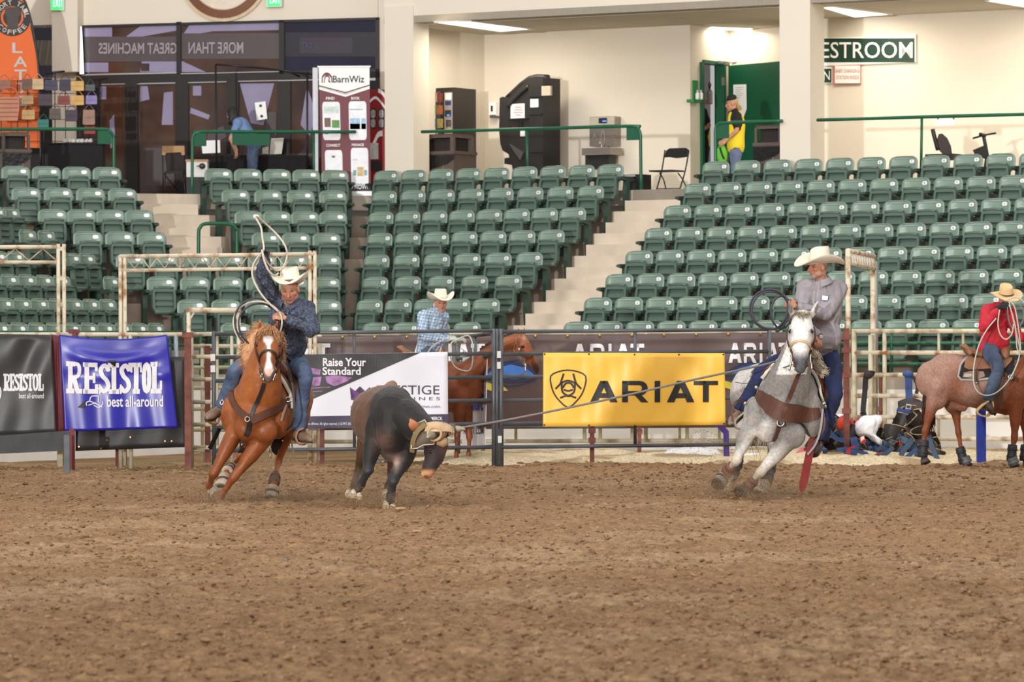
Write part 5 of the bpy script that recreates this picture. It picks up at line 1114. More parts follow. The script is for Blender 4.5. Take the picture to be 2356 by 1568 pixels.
# left banners
t,Mp=banner('sponsor_banner','faded black banner with small white letters at the left edge',[(-40,767),(118,770),(130,998),(-40,1006)],55.8,mat('black_vinyl',(62,60,60),.42,c2=(46,45,46),scale=1.5,spec=.5),.012,seed=4,ripple=lambda u,v:.03*math.sin((u+v)*9)*(1-v))
def slab_word(m,Mp,xs,y0,y1,sw,off=.008):
    """slab serif capitals R E S I S T O L in the boxes xs"""
    h=y1-y0;sf=h*.15
    for ch,(a,b) in zip('RESISTOL',xs):
        w=b-a;c=(a+b)/2;r=lambda x0,x1,ya,yb:ppoly(m,[(x0,ya),(x1,ya),(x1,yb),(x0,yb)],Mp,0,off);st=lambda P,ww=sw,sub=4:pstroke(m,P,ww,Mp,0,sub=sub,off=off)
        if ch == 'R':r(a+w*.12,a+w*.12+sw,y0,y1);r(a,a+w*.55,y1-sf,y1);r(a,a+w*.6,y0,y0+sf);st([(a+w*.3,y0+sf/2),(b-w*.22,y0+h*.08),(b-w*.12,y0+h*.26),(b-w*.25,y0+h*.46),(a+w*.3,y0+h*.5)],sw*.8);st([(a+w*.5,y0+h*.5),(b-w*.22,y1-h*.05)],sw,1);r(b-w*.34,b+w*.06,y1-sf,y1)
        elif ch == 'E':r(a+w*.1,a+w*.1+sw,y0,y1);r(a,b,y0,y0+sf);r(a,b,y1-sf,y1);r(a+w*.2,b-w*.2,y0+h*.43,y0+h*.55);r(b-w*.2,b,y0,y0+h*.27);r(b-w*.2,b+w*.03,y1-h*.3,y1);r(b-w*.34,b-w*.16,y0+h*.33,y0+h*.66)
        elif ch == 'S':st([(b-w*.12,y0+h*.26),(c+w*.05,y0+sf*.55),(a+w*.18,y0+h*.22),(a+w*.34,y0+h*.43),(b-w*.3,y0+h*.58),(b-w*.18,y0+h*.78),(c-w*.05,y1-sf*.5),(a+w*.08,y1-h*.22)],sw*.95);r(b-w*.2,b-w*.04,y0,y0+h*.28);r(a+w*.02,a+w*.18,y1-h*.3,y1)
        elif ch == 'I':r(c-sw/2,c+sw/2,y0,y1);r(a,b,y0,y0+sf);r(a,b,y1-sf,y1)
        elif ch == 'T':r(c-sw/2,c+sw/2,y0,y1);r(a,b,y0,y0+sf);r(a,a+w*.17,y0,y0+h*.32);r(b-w*.17,b,y0,y0+h*.32);r(c-w*.32,c+w*.32,y1-sf,y1)
        elif ch == 'O':pstroke(m,[(c+w*.36*math.cos(i*PI/8),(y0+y1)/2+(h/2-sw*.42)*math.sin(i*PI/8)) for i in range(16)],sw*.9,Mp,0,True,off=off)
        elif ch == 'L':r(a+w*.14,a+w*.14+sw,y0,y1);r(a,a+w*.62,y0,y0+sf);r(a,b,y1-sf,y1);r(b-w*.2,b,y1-h*.4,y1)
m=MB();xs=[(8,22),(22,34),(33,45),(44,53),(52,64),(63,77),(76,89),(88,101)];slab_word(m,Mp,xs,859,899,5.2,.014);ptext(m,'best all-around',Mp,44,904,101,916,bold=.012,off=.014);pstroke(m,[(-30,930),(-6,925),(2,905),(0,890)],3,Mp,sub=4,off=.014);m.build('lettering',M_wprint,t)
t,Mp=banner('maroon_cloth','narrow strip of maroon cloth between the black and blue banners',[(116,768),(139,774),(151,990),(128,1003)],55.86,mat('maroon_fabric',(104,34,42),.55,var=.12),.01)
t,Mp=banner('dark_tarp','sagging black tarp behind and below the blue banner',[(172,822),(424,820),(427,1028),(174,1037)],55.85,mat('black_tarp',(40,38,38),.5,var=.25,scale=2),.03,seed=6)
for x,y in ((246,1012),(300,1005),(380,1014),(395,1014),(182,1027),(232,1031)):m=MB();m.box(Mp(x,y,.012),(.02,.008,.02));m.build('grommet',mat('brass',(190,150,90),.3),t)
t,Mp=banner('sponsor_banner','torn bright blue banner with big white slab letters on the left',[(136,769),(385,769),(408,983),(149,992)],55.72,mat('royal_blue_vinyl',(44,40,176),.32,c2=(34,30,150),scale=1.4,spec=.6),.008,sag=.06,seed=3,nx=60,ny=40,ripple=lambda u,v:-.05*math.exp(-((v-.15-.1*math.sin(u*PI))/.07)**2)*math.sin(u*PI)+.012*math.sin(u*26)*v+.02*math.exp(-((v-.42)/.06)**2)*math.sin(u*12))
m=MB();z=lambda x:x/4.357
xs=[(151,189),(190,227),(226,256),(249,276),(274,303),(299,328),(327,348),(345,375)];slab_word(m,Mp,[(a+1.5,b-1.5) for a,b in xs],829,904,10.8,.02)
ptext(m,'best all-around',Mp,247,909,376,935,bold=.018,off=.02);m.build('lettering',M_wprint,t)
m=MB();pstroke(m,[(200,932),(199,925),(208,922),(222,928),(236,935)],2.2,Mp,sub=4,off=.02);pstroke(m,[(206,923),(210,911),(219,909),(227,911),(226,924)],2.2,Mp,sub=4,off=.02);pstroke(m,[(204,931),(222,925)],2,Mp,off=.02);pstroke(m,[(216,931),(228,936),(237,928),(236,922)],2.2,Mp,sub=4,off=.02);m.build('hat_emblem',M_wprint,t)
m=MB();ppoly(m,[(249,823),(265,822),(268,830),(266,838),(258,833)],Mp,0,.022);ppoly(m,[(179,936),(197,919),(198,928),(194,938),(183,937)],Mp,0,.022);ppoly(m,[(180,824),(187,831),(184,832)],Mp,0,.022);m.build('tear',M_bprint,t)
t=thing('dark_board',W(60,1042,55.6),'dark grey board under the faded black banner','board');m=MB();p=[W(-40,1004,55.55),W(160,990,55.55),W(158,1036,55.55),W(-40,1045,55.55)];m.add(p+[x+V((0,.05,0)) for x in p],[(0,3,2,1),(4,5,6,7),(0,1,5,4),(1,2,6,5),(2,3,7,6),(3,0,4,7)]);m.build('plank_face',mat('board_grey',(66,66,68),.7,var=.15),t)
post('grey_post','grey square post at the right end of the dark board','post',154,1000,1090,54.6,.07,mat('post_grey',(92,98,104),.6,var=.2))
post('maroon_upright','maroon post beside the grey post under the blue banner','post',166,985,1090,54.9,.065,M_maroon)
post('pale_post','pale rusty post in the shade behind the dark board','post',139,1030,1090,56.8,.06,M_crm2)
post('rusty_post','short rusty post under the middle of the blue banner','post',272,1030,1074,56.6,.07,M_rust,group='rusty red posts')
t=thing('top_clamp',W(170,770,55.6),'small maroon clamp on the white rail at the corner of the blue banner','clamp');m=MB();m.box(W(170,762,55.9),(.14,.06,.05));m.box(W(172,766,55.92),(.06,.1,.1));m.build('jaw',M_maroon,t)
# ---- leather pile, straps, bags
M_lea=mat('dark_leather',(58,48,42),.55,c2=(38,32,32),scale=7,bump=.3);M_tanl=mat('tan_edge',(172,146,112),.75,var=.15,scale=10);M_blu=mat('blue_webbing',(62,92,160),.7,c2=(50,70,112),scale=8);M_navy=mat('slate_webbing',(70,90,116),.75,var=.2,scale=8);M_redw=mat('red_webbing',(196,52,56),.65,var=.12,scale=8);M_bag=mat('white_plastic',(238,238,242),.35,var=.02,bump=.5,scale=9)
rp=random.Random(5)
PD=58.0
def wrap(px,py,dz,w,h,a,tilt,curl,k):
    t=thing('horn_wrap',W(px,py,PD+dz),'dark curled leather horn wrap with tan edges heaped on the pile','leather wrap','leather wraps in the pile');c=W(px,py,PD+dz)
    R=Matrix.Rotation(a,3,'Y') @ Matrix.Rotation(tilt,3,'X') @ Matrix.Rotation(k*.7,3,'Z');m=MB();n=9;P=[]
    for j in (0,1):
        for i in range(n):u=-1+2*i/(n-1);P.append(c+R @ V((w*math.sin(u*curl)/curl,w*(1-math.cos(u*curl))/curl,h*(j-.5)*(1-.25*u*u))))
    o=R @ V((0,.012,0));N_=len(P)
    m.add(P+[p+o for p in P],[(i,i+1,n+i+1,n+i) for i in range(n-1)]+[(N_+i+1,N_+i,N_+n+i,N_+n+i+1) for i in range(n-1)],0,True);m.build('leather',M_lea,t)
    m=MB();m.tube(P[n:2*n],.008,4);m.build('edge',M_tanl,t)
    if k % 2 == 0:m=MB();m.strap([P[n//2]+V((0,-.03,.0)),P[n//2]+R @ V((.05,-.05,h*.5)),P[n//2]+R @ V((.12,-.04,h*1.0))],.045,.006,face=R @ V((0,1,0)));m.build('strap',M_blu if k % 4 == 0 else M_navy,t)
    return t
prof=[(1888,1030),(1898,985),(1912,955),(1932,950),(1950,975),(1975,1000),(2010,1010),(2045,1012),(2070,1000),(2090,965),(2115,965),(2135,1000),(2150,1045)]
for k in range(110):
    px=1892+(k*0.61803 % 1)*252;top=float(np.interp(px,[p[0] for p in prof],[p[1] for p in prof]))
    f=rp.random()**.75;py=top+6+(1054-top-6)*f
    wrap(px,py,.35-.75*f+rp.uniform(-.12,.12),rp.uniform(.18,.32),rp.uniform(.14,.26),rp.uniform(-1.2,1.2),rp.uniform(-.9,.5),rp.uniform(.9,2.0),k)
def web(name,label,pts,w,mm,D=PD-.5,th=.008,face=(0,1,.2),group=None,cat='strap'):
    t=thing(name,W(pts[-1][0],max(p[1] for p in pts),D),label,cat,group);m=MB();m.strap([W(x,y,D+(r[0] if r else 0)) for x,y,*r in pts],w,th,face=V(face));m.build('webbing',mm,t);return t
for i,(pts,w,mm,lab) in enumerate((([(1963,1005),(1968,1030),(1962,1048),(1970,1050)],.09,M_blu,'upright blue strap in the middle of the leather pile'),([(1968,1030),(1955,1035),(1953,1048),(1975,1060),(1990,1066)],.07,M_redw,'long red strap curling along the foot of the pile'),
    ([(1940,1045),(1960,1056),(1978,1064)],.08,M_blu,'blue strap lying flat at the foot of the pile'),([(1925,1035),(1950,1032),(1990,1042)],.05,M_blu,'blue strap crossing under the red strap'),([(2010,1050),(2035,1045),(2055,1028)],.06,M_navy,'slate strap on the right half of the pile'),
    ([(2100,1010),(2080,1035),(2072,1048)],.07,M_navy,'slate strap slanting on the pile by the hind leg'),([(2110,1030),(2088,1050),(2070,1060)],.06,M_blu,'blue strap slanting low beside the hind leg'),([(2135,1000),(2145,1030),(2158,1058)],.07,M_navy,'slate strap trailing behind the black boot of the roan'),
    ([(1905,985),(1915,1000),(1928,1010),(1945,1012)],.06,M_blu,'short blue strap on the left shoulder of the pile'),([(1990,1040),(2000,1052),(2018,1060),(2035,1064)],.06,M_blu,'blue strap at the foot of the pile by the tan flap'),([(2073,1050),(2080,1056),(2088,1060)],.06,M_redw,'small red strap by the right foot of the pile'),([(1884,1052),(1890,1056),(1894,1058)],.06,M_redw,'small red and white tag at the left foot of the pile'))):
    web('webbing_strap',lab,pts,w,mm,PD-.75,group='loose straps on the leather pile')
for i in range(26):
    px=1898+(i*.618 % 1)*240;top=float(np.interp(px,[p[0] for p in prof],[p[1] for p in prof]));py=top+14+(1050-top-14)*rp.random();dx=rp.uniform(-26,26);dy=rp.uniform(-16,18)
    web('webbing_strap','short strap tangled among the dark leather wraps of the pile',[(px,py,-.1),(px+dx*.5,py+dy*.3-5,-.16),(px+dx,py+dy,-.1)],rp.uniform(.05,.09),(M_blu,M_navy,M_blu,M_lea,M_redw)[i % 5 if i % 10 != 4 else 1],PD+.30-.75*(py-top)/max(1060-top,20)-.22,group='short straps tangled in the pile')
t=web('hanging_strap','black strap knotted to the fence rail above the leather pile',[(2012,860,0),(1999,858,-.04),(1992,868,-.05),(1990,900,0),(1986,940,0),(1988,955,0)],.075,mat('black_strap',(38,36,36),.7,var=.2),59.3)
m=MB();m.ball(W(1998,862,59.25),(.07,.05,.06),8,6);m.build('knot',mat('black_strap',(38,36,36),.7),t)
m=MB();m.tube([W(1986+6*math.cos(a),951+5*math.sin(a),59.27) for a in [i*PI/4 for i in range(8)]],.012,5,closed=True);m.build('ring',M_lea,t)
t=web('hanging_strap','blue strap hanging from the fence rail with a black tail',[(2086,856,-.05),(2090,866,-.05),(2091,895,0),(2092,922,0)],.10,M_blu,59.2)
m=MB();m.strap([W(2095,864,59.15),W(2105,872,59.15),W(2111,890,59.15),W(2108,905,59.15)],.05,.008,face=V((0,1,0)));m.build('tail',mat('black_strap',(38,36,36),.7),t);m=MB();m.ball(W(2089,860,59.15),(.08,.05,.05),8,6);m.build('knot',M_blu,t)
t=thing('strap_bundle',W(2095,1050,59.0),'tall bundle of stacked dark leather wraps hanging under the blue strap','leather bundle')
for i in range(13):
    y=925+i*9.6;c=W(2094+8*math.sin(i*1.3)+i*.6,y,58.9-.02*i);m=MB();n=9;P=[];w=.17+.05*math.sin(i*2.1);a=.25*math.sin(i*1.7)
    for j in (0,1):
        for q in range(n):u=-1+2*q/(n-1);P.append(c+V((w*u*math.cos(a),-.10*(1-u*u)-.06*j,.10*(1-j)-.09*u*u*(.6+.4*math.sin(i))+w*u*math.sin(a)-.04)))
    m.add(P+[p+V((0,.014,.004)) for p in P],[(q,n+q,n+q+1,q+1) for q in range(n-1)]+[(2*n+q,2*n+q+1,3*n+q+1,3*n+q) for q in range(n-1)],0,True);pp=m.build('wrap',M_lea,t)
    m=MB();m.tube(P[n:],.010,4);m.build('edge',M_tanl,pp)
m=MB();m.strap([W(2088,920,58.8),W(2092,940,58.72),W(2086,950,58.7)],.12,.01,face=V((0,1,0)));m.build('cuff',M_lea,t)
m=MB();m.tube([W(2086,930,58.66),W(2096,932,58.66),W(2094,941,58.66),W(2084,939,58.66)],.012,5,closed=True,smooth=False);m.build('buckle',mat('buckle_steel',(206,204,200),.3,metal=.7),t)
m=MB();m.strap([W(2064,940,58.6),W(2080,946,58.6),W(2093,944,58.6)],.06,.01,face=V((0,1,.3)));m.build('blue_lining',M_blu,t)
def lump(name,label,cat,pts,D,mm,th=.25,amp=.05,seed=1,vox=.025,group=None):
    """crumpled soft thing: an outline in pixels given real depth"""
    cx=sum(p[0] for p in pts)/len(pts);cy=sum(p[1] for p in pts)/len(pts);P=[]
    for k in range(7):
        s=math.sin(PI*(k+.5)/7)**.6;P.append([W(cx+(x-cx)*s,cy+(y-cy)*s,D+th*(k/6-.5)) for x,y in pts])
    mb=MB();mb.loft(P);b=W(cx,max(p[1] for p in pts),D);t=thing(name,b,label,cat,group)
    o=sculpt('folds',[(mb.v,mb.f)],vox,mm,t,smooth=3);n=len(o.data.vertices);co=np.empty(n*3);o.data.vertices.foreach_get('co',co);co=co.reshape(n,3);nm=np.empty(n*3);o.data.vertices.foreach_get('normal',nm)
    ridged=np.abs(vnoise(co,7,seed)-.5)*2;co=co+nm.reshape(n,3)*((ridged-.4)*amp)[:,None];o.data.vertices.foreach_set('co',co.ravel());o.data.update();return t
lump('plastic_bag','crumpled white plastic bag on top of the leather pile','bag',[(1958,980),(1988,958),(2016,951),(2025,962),(2022,990),(2016,1000),(2028,1012),(2034,1034),(2016,1026),(1998,1008),(1966,1004)],PD-.35,M_bag,.4,.07)
lump('white_sheet','white plastic sheet behind the left side of the leather pile','bag',[(1905,966),(1930,948),(1955,956),(1946,968),(1926,972)],PD+.4,M_bag,.2,.03,4)
lump('feed_sack','white feed sack lying at the wall behind the right gate','sack',[(1520,1046),(1540,1030),(1600,1026),(1650,1032),(1668,1050),(1660,1066),(1600,1068),(1530,1066)],58.6,M_bag,.5,.03,6)
lump('tan_flap','round tan leather flap at the foot of the pile','leather flap',[(2042,1064),(2046,1057),(2058,1055),(2068,1060),(2068,1067),(2044,1069)],PD-.85,M_tanl,.14,.01,3,.012)
t=thing('red_cuff',W(1952,985,PD-.4),'bright red lined leather cuff beside the white plastic bag','cuff');m=MB();c=W(1945,973,PD-.4);R=Matrix.Rotation(1.2,3,'X')
m.lathe([(.05,.1),(.11,.0),(.12,-.03),(.09,0),(.04,.09)],c,R,14);m.build('lining',mat('bright_red',(206,60,36),.5),t);m=MB();m.strap([c+V((.02,-.1,.02)),c+V((.08,-.1,.03)),c+V((.16,-.06,.05))],.07,.01,face=V((0,0,1)));m.build('flap',M_redw,t);m=MB();m.lathe([(.115,.0),(.10,.28),(.06,.34)],c+V((.03,.04,-.03)),Matrix.Rotation(PI-.2,3,'X'),12);m.build('leather',M_lea,t)
lump('red_packet','crumpled red and white packet on the leather pile','packet',[(1976,1005),(1988,1001),(1994,1012),(1990,1021),(1980,1019)],PD-.8,mat('packet_red',(200,44,50),.5,c2=(236,232,232),scale=9,sharp=(.42,.48)),.1,.02,8,.012)
t=thing('pink_board',W(1838,1068,PD-.6),'pinkish red board lying beside the red strap of the grey horse','board');m=MB();p=[W(1808,1067,PD-.9),W(1842,1068,PD-.9),W(1872,1040,PD-.2),W(1848,1036,PD-.2)];m.add(p+[x+V((0,.03,.05)) for x in p],[(0,1,2,3),(7,6,5,4),(0,4,5,1),(1,5,6,2),(2,6,7,3),(3,7,4,0)]);m.build('face',mat('board_pink',(218,92,96),.5,var=.08),t)
for i,(x0,x1,y,lab) in enumerate(((1700,1800,1050,'white board lying behind the hooves of the grey horse'),(1786,1838,1056,'shorter white board touching the pink board'))):
    t=thing('white_board',W((x0+x1)/2,y+8,PD),lab,'board');m=MB();a,b=W(x0,y+8,PD-.1),W(x1,y+6,PD-.3);m.box(((a.x+b.x)/2,PD-.1,.07),(b.x-a.x,.3,.1),.05*(i-1));m.build('face',M_bag,t)
t=thing('purple_bracket',W(1672,1066,57.6),'purple bent steel bracket standing behind the leg of the grey horse','bracket');m=MB();M_pur=mat('purple_paint',(82,62,150),.4)
m.prism([(1633,-1003),(1646,-1000),(1674,-1026),(1676,-1064),(1664,-1064),(1664,-1032)] and [(x,y) for x,y in ((0,.62),(.085,.64),(.26,.46),(.27,.0),(.19,0),(.19,.42))],W(1632,1069,57.6),V((1,0,0)),V((0,0,1)),.1);m.build('steel',M_pur,t)
# ================================================================ BODIES: tools
from mathutils.bvhtree import BVHTree
def proj(P):
    """pixels of world points (numpy)"""
    d=np.asarray(P)-np.array(C0);X=d@np.array(CR);Y=d@np.array(CU);Z=d@np.array(CF)
    return 1178+X/Z*F,784-Y/Z*F,Z
class Surf:
    """the sculpted surface, for laying straps and cloth on it"""
    def __init__(s,*obs):
        vs=[];fs=[]
        for o in obs:
            n=len(o.data.vertices);co=np.empty(n*3);o.data.vertices.foreach_get('co',co);co=co.reshape(n,3)+np.array(BASE[o.name]);k=len(vs)
            vs.extend(map(tuple,co));fs.extend([[i+k for i in p.vertices] for p in o.data.polygons])
        s.t=BVHTree.FromPolygons(vs,fs)
    def hit(s,px,py,lift=.012):
        d=ray(px,py).normalized();p,n,i,q=s.t.ray_cast(C0,d)
        if p is None:return None,None
        return p+n*lift,n
    def near(s,p,lift=.012):
        q,n,i,d=s.t.find_nearest(p)
        return q+n*lift,n
    def path(s,pts,lift=.012,sub=5,closed=False):
        P=catmull([V((x,y,0)) for x,y in pts],sub,closed);out=[];nn=[];last=None
        H=[s.hit(p.x,p.y,lift) for p in P]
        known=[i for i,h in enumerate(H) if h[0] is not None]
        if not known:return [],[]
        for i,p in enumerate(P):
            h=H[i]
            if h[0] is None:
                j=min(known,key=lambda a:abs(a-i));h=(W(p.x,p.y,H[j][0].y+.03),H[j][1])
            out.append(h[0]);nn.append(h[1])
        # even out the depth
        for _ in range(2):out=[out[i] if i in (0,len(out)-1) else V(((out[i].x),(out[i-1].y+2*out[i].y+out[i+1].y)/4,out[i].z)) for i in range(len(out))]
        for _ in range(5):nn=[((nn[max(i-1,0)]+nn[i]+nn[min(i+1,len(nn)-1)])/3).normalized() for i in range(len(nn))]
        return out,nn
    def strap(s,name,pts,w,mm,parent,lift=.012,th=.007,sub=5):
        P,N_=s.path(pts,lift,sub)
        if not P:print('no surface for',name);return None
        m=MB();m.strap(P,w,th,face=N_,sub=1);return m.build(name,mm,parent)
def hair(name,roots,tips,n,w,mm,parent,seed=1,wave=.02,sag=.0,fan=.03,mid=None):
    """locks of hair from a root line to a tip line"""
    r=random.Random(seed);m=MB();R=catmull(roots,8);T=catmull(tips,8)
    at=lambda L,u:L[min(int(u*(len(L)-1)),len(L)-2)].lerp(L[min(int(u*(len(L)-1)),len(L)-2)+1],u*(len(L)-1)-min(int(u*(len(L)-1)),len(L)-2))
    for k in range(n):
        u=(k+r.random())/n;a=at(R,u)+V((r.uniform(-1,1),r.uniform(-1,1),r.uniform(-1,1)))*.012;L=r.uniform(.72,1.08);b0=at(T,min(1,max(0,u+r.uniform(-.08,.08))))
        b=a+(b0-a)*L+V((r.uniform(-1,1),r.uniform(-1,1),r.uniform(-1,1)))*fan;ph=r.uniform(0,6);side=(b-a).cross(V((r.uniform(-.4,.4),1,r.uniform(-.4,.4)))).normalized();up=side.cross((b-a).normalized())
        P=[]
        for i in range(6):
            t=i/5;P.append(a.lerp(b,t)+side*(wave*math.sin(ph+t*5)*t)+up*(wave*math.cos(ph+t*4)*t)+V((0,0,-sag*math.sin(t*PI)))+(V((0,0,mid*math.sin(t*PI))) if mid else V()))
        ww=[w*(1-.1*i) for i in range(5)]+[w*.12]
        vs=[]
        for i in range(6):vs+=[P[i]-side*ww[i]/2,P[i]+side*ww[i]/2,P[i]+up*ww[i]*.45]
        m.add(vs,[(3*i+a_,3*i+(a_+1) % 3,3*i+3+(a_+1) % 3,3*i+3+a_) for i in range(5) for a_ in range(3)],0,True)
    return m.build(name,mm,parent)
def ball_part(name,c,r,mm,parent,R=None):m=MB();m.ball(c,r,12,8,R=R);return m.build(name,mm,parent)
UPZ=V((0,0,1))
FORE=[(.085,.115),(.072,.09),(.045,.052),(.050,.050),(.034,.038),(.028,.035),(.038,.041),(.029,.032),(.040,.044)]
HIND=[(.12,.17),(.082,.11),(.044,.056),(.048,.066),(.036,.044),(.030,.038),(.039,.042),(.030,.033),(.040,.044)]
def leg_chain(J,rad,k=1.0,up=(0,1,0)):
    """J = top, upper mid, above joint, joint (knee/hock), fetlock, coronet -> nine stations"""
    a,b,c,d,e=[V(p) for p in J[:5]]      # top, joint-above-mid, joint, fetlock, coronet
    P=[a,a.lerp(b,.45),b.lerp(a,.16),b,b.lerp(c,.2),b.lerp(c,.6),c,c.lerp(d,.5),d]
    return chain(P,[(x*k,y*k) for x,y in rad],up=up,sub=3,seg=12)
def hoof(name,cor,toe,mm,parent,k=1.0,th=.0):
    """cor = middle of the coronet, toe = middle of the sole"""
    ax=(toe-cor).normalized();m=MB();s=ax.cross(V((0,1,0)));s=s.normalized() if s.length>.1 else V((1,0,0));f=s.cross(ax)
    L=(toe-cor).length;rings=[]
    for t,r in ((-.25,.036),(0,.046),(.5,.056),(1.0,.066),(1.05,.058)):
        rings.append([cor+ax*(L*t)+s*(r*k*math.cos(a))+f*(r*k*1.12*math.sin(a)) for a in [2*PI*i/14 for i in range(14)]])
    m.loft(rings);return m.build(name,mm,parent)
def boot_wrap(name,a,b,r0,r1,mm,parent,bands=2,up=(0,1,0),bm=None):
    m=MB();n=5;m.tube([a.lerp(b,i/n) for i in range(n+1)],[r0+(r1-r0)*(i/n)+.004*math.sin(i*2) for i in range(n+1)],14);o=m.build(name,mm,parent)
    for i in range(bands):
        t=(i+.7)/(bands+.4);m=MB();c=a.lerp(b,t);d=(b-a).normalized()*.012;m.tube([c-d,c+d],r0+(r1-r0)*t+.006,14);m.build('boot_strap',bm or mm,o)
    return o
def horse_head(P,W_=1.0):
    """P = poll, brow, mid, nasal, muzzle, lip points"""
    fwd=(P[4]-P[0]).normalized();side=V((1,0,0))
    return P
M_eye=mat('dark_eye',(22,16,14),.08,var=.0,coat=.6)
M_bit=mat('bit_steel',(196,192,186),.25,metal=.9,var=.05)
M_brl=mat('brown_tack_leather',(92,58,44),.5,var=.2,scale=9,bump=.15)
M_blkl=mat('black_tack_strap',(34,30,30),.5,var=.15,scale=9)
M_tanlea=mat('tan_tack_leather',(150,106,72),.55,var=.15,scale=9)
M_sadl=mat('saddle_leather',(104,60,42),.4,var=.2,scale=6,bump=.1)
M_hornh=mat('hoof_dark',(74,68,62),.6,var=.2,scale=12);M_hornc=mat('hoof_pale',(206,192,166),.6,var=.15,scale=14)
M_boots=mat('boot_white',(216,206,190),.7,c2=(160,138,112),scale=9,bump=.3)
M_coat=vmat('horse_coat',.42,var=.16,scale=14,spec=.4)
M_coatd=vmat('speckled_coat',.55,var=.22,scale=34,spec=.35)
# ================================================================ PEOPLE
SKIN=lin((194,142,118));SKINR=lin((182,104,86));LIP=lin((168,92,82));DARK=lin((44,34,30))
M_skin=vmat('skin',.5,var=.06,scale=14,spec=.35)
def fr_head(f,u):
    f=V(f).normalized();u=V(u);u=(u-f*u.dot(f)).normalized();return f,u,f.cross(u)     # forward, up, the person's right
def head_parts(c,f,u,k=1.0):
    f,u,r=fr_head(f,u);R=Matrix((r,f,u)).transposed();q=lambda a,b,d:c+r*(a*k)+f*(b*k)+u*(d*k)
    e=lambda p,rr:blob(p,tuple(x*k for x in rr),R,12,8)
    L=[e(q(0,-.012,.035),(.076,.096,.092)),e(q(0,.022,-.035),(.064,.074,.085)),e(q(0,.058,-.098),(.032,.032,.026)),e(q(0,.04,-.08),(.05,.045,.035))]
    for s in (-1,1):
        L+=[e(q(s*.032,.078,.022),(.030,.016,.011)),e(q(s*.044,.056,-.022),(.026,.028,.022)),e(q(s*.079,-.008,-.012),(.010,.022,.034)),e(q(s*.047,.02,-.07),(.022,.04,.03)),e(q(s*.014,.098,-.036),(.011,.012,.010))]
    L.append(chain([q(0,.088,.018),q(0,.104,-.014),q(0,.117,-.034)],[.010*k,.0125*k,.0155*k],sub=3,seg=8))
    L+=[e(q(0,.090,-.062),(.026,.012,.0075)),e(q(0,.087,-.074),(.022,.012,.008))]
    return L
def head_paint(c,f,u,k,skin,hairc=None,stubble=None,hair_on=True,ruddy=.4):
    f,u,r=fr_head(f,u);skin=np.array(skin)
    def fn(P,C):
        L=(P-np.array(c))/k;x=L@np.array(r);y=L@np.array(f);z=L@np.array(u);d=np.sqrt(x*x+y*y+z*z)
        on=(d<.19)
        red=np.exp(-((np.abs(x)-.04)**2/.0006+(z+.03)**2/.0008+(y-.07)**2/.002))+np.exp(-(x*x/.0005+(z+.03)**2/.0006+(y-.11)**2/.001))
        C=np.where(on[:,None],mixc(C,SKINR,ruddy*np.clip(red,0,1)),C)
        if stubble is not None:C=np.where(on[:,None],mixc(C,stubble,.45*sstep(-z,.045,.075)*sstep(y,.0,.04)),C)
        C=np.where(on[:,None],mixc(C,LIP,np.clip(np.exp(-(x*x/.0004+(z+.068)**2/.00006+(y-.095)**2/.0006)),0,1)),C)
        line=np.exp(-(x*x/.0005+(z+.0675)**2/.000006+(y-.095)**2/.0008));C=np.where(on[:,None],mixc(C,DARK,.6*np.clip(line,0,1)),C)
        eye=np.exp(-((np.abs(x)-.032)**2/.00016+(z-.004)**2/.00004+(y-.08)**2/.0008));C=np.where(on[:,None],mixc(C,DARK,.85*np.clip(eye*1.2,0,1)),C)
        brow=np.exp(-((np.abs(x)-.034)**2/.0003+(z-.027)**2/.00004+(y-.085)**2/.0009));C=np.where(on[:,None],mixc(C,DARK,.5*np.clip(brow*1.2,0,1)),C)
        if hair_on and hairc is not None:
            h=sstep(z+.55*(-y),.02,.045)*sstep(-y+.35*z,-.02,.015);C=np.where(on[:,None],mixc(C,hairc,np.clip(h,0,1)),C)
        return C
    return fn
def hand_parts(w,d,n,k=1.0,curl=1.0,thumb=1.0,side=None):
    """w wrist, d towards the knuckles, n the way the palm faces, fingers close towards n"""
    d=V(d).normalized();n=V(n);n=(n-d*n.dot(d)).normalized();s=d.cross(n) if side is None else V(side)     # thumb side
    s=(s-d*s.dot(d)-n*s.dot(n)).normalized();R=Matrix((s,d,n)).transposed();L=[blob(w+d*.048*k,(.041*k,.052*k,.017*k),R,12,8),blob(w+d*.03*k+s*.024*k+n*.008*k,(.018*k,.03*k,.017*k),R,10,7)]
    for i,ln in enumerate((.94,1.04,1.0,.80)):
        b=w+d*(.092-.004*abs(i-1.3))*k+s*((.030-.020*i)*k);p=[b-d*.02*k,b];a=0.
        for seg,ang in ((.043,62),(.027,84),(.021,48)):
            a+=math.radians(ang*curl);p.append(p[-1]+(d*math.cos(a)+n*math.sin(a))*(seg*ln*k))
        L.append(chain(p,[.0095*k,.0100*k,.0092*k,.0086*k,.0075*k],sub=3,seg=8))
    b=w+d*.022*k+s*.034*k;p=[b,b+(s*.55+d*.75+n*.25).normalized()*.045*k];p.append(p[-1]+(d*.75-s*(.45*thumb)+n*.55*thumb).normalized()*.034*k);p.append(p[-1]+(d*.4-s*.75*thumb+n*.5*thumb).normalized()*.027*k)
    L.append(chain(p,[.013*k,.0118*k,.0108*k,.009*k],sub=3,seg=8));return L
def limb(a,b,c,ra,rb,rc,rm1=None,rm2=None):
    a,b,c=V(a),V(b),V(c);return chain([a,a.lerp(b,.5),b,b.lerp(c,.35),c],[ra,rm1 or (ra+rb)/2,rb,rm2 or (rb+rc)/2*1.08,rc],sub=4,seg=12)
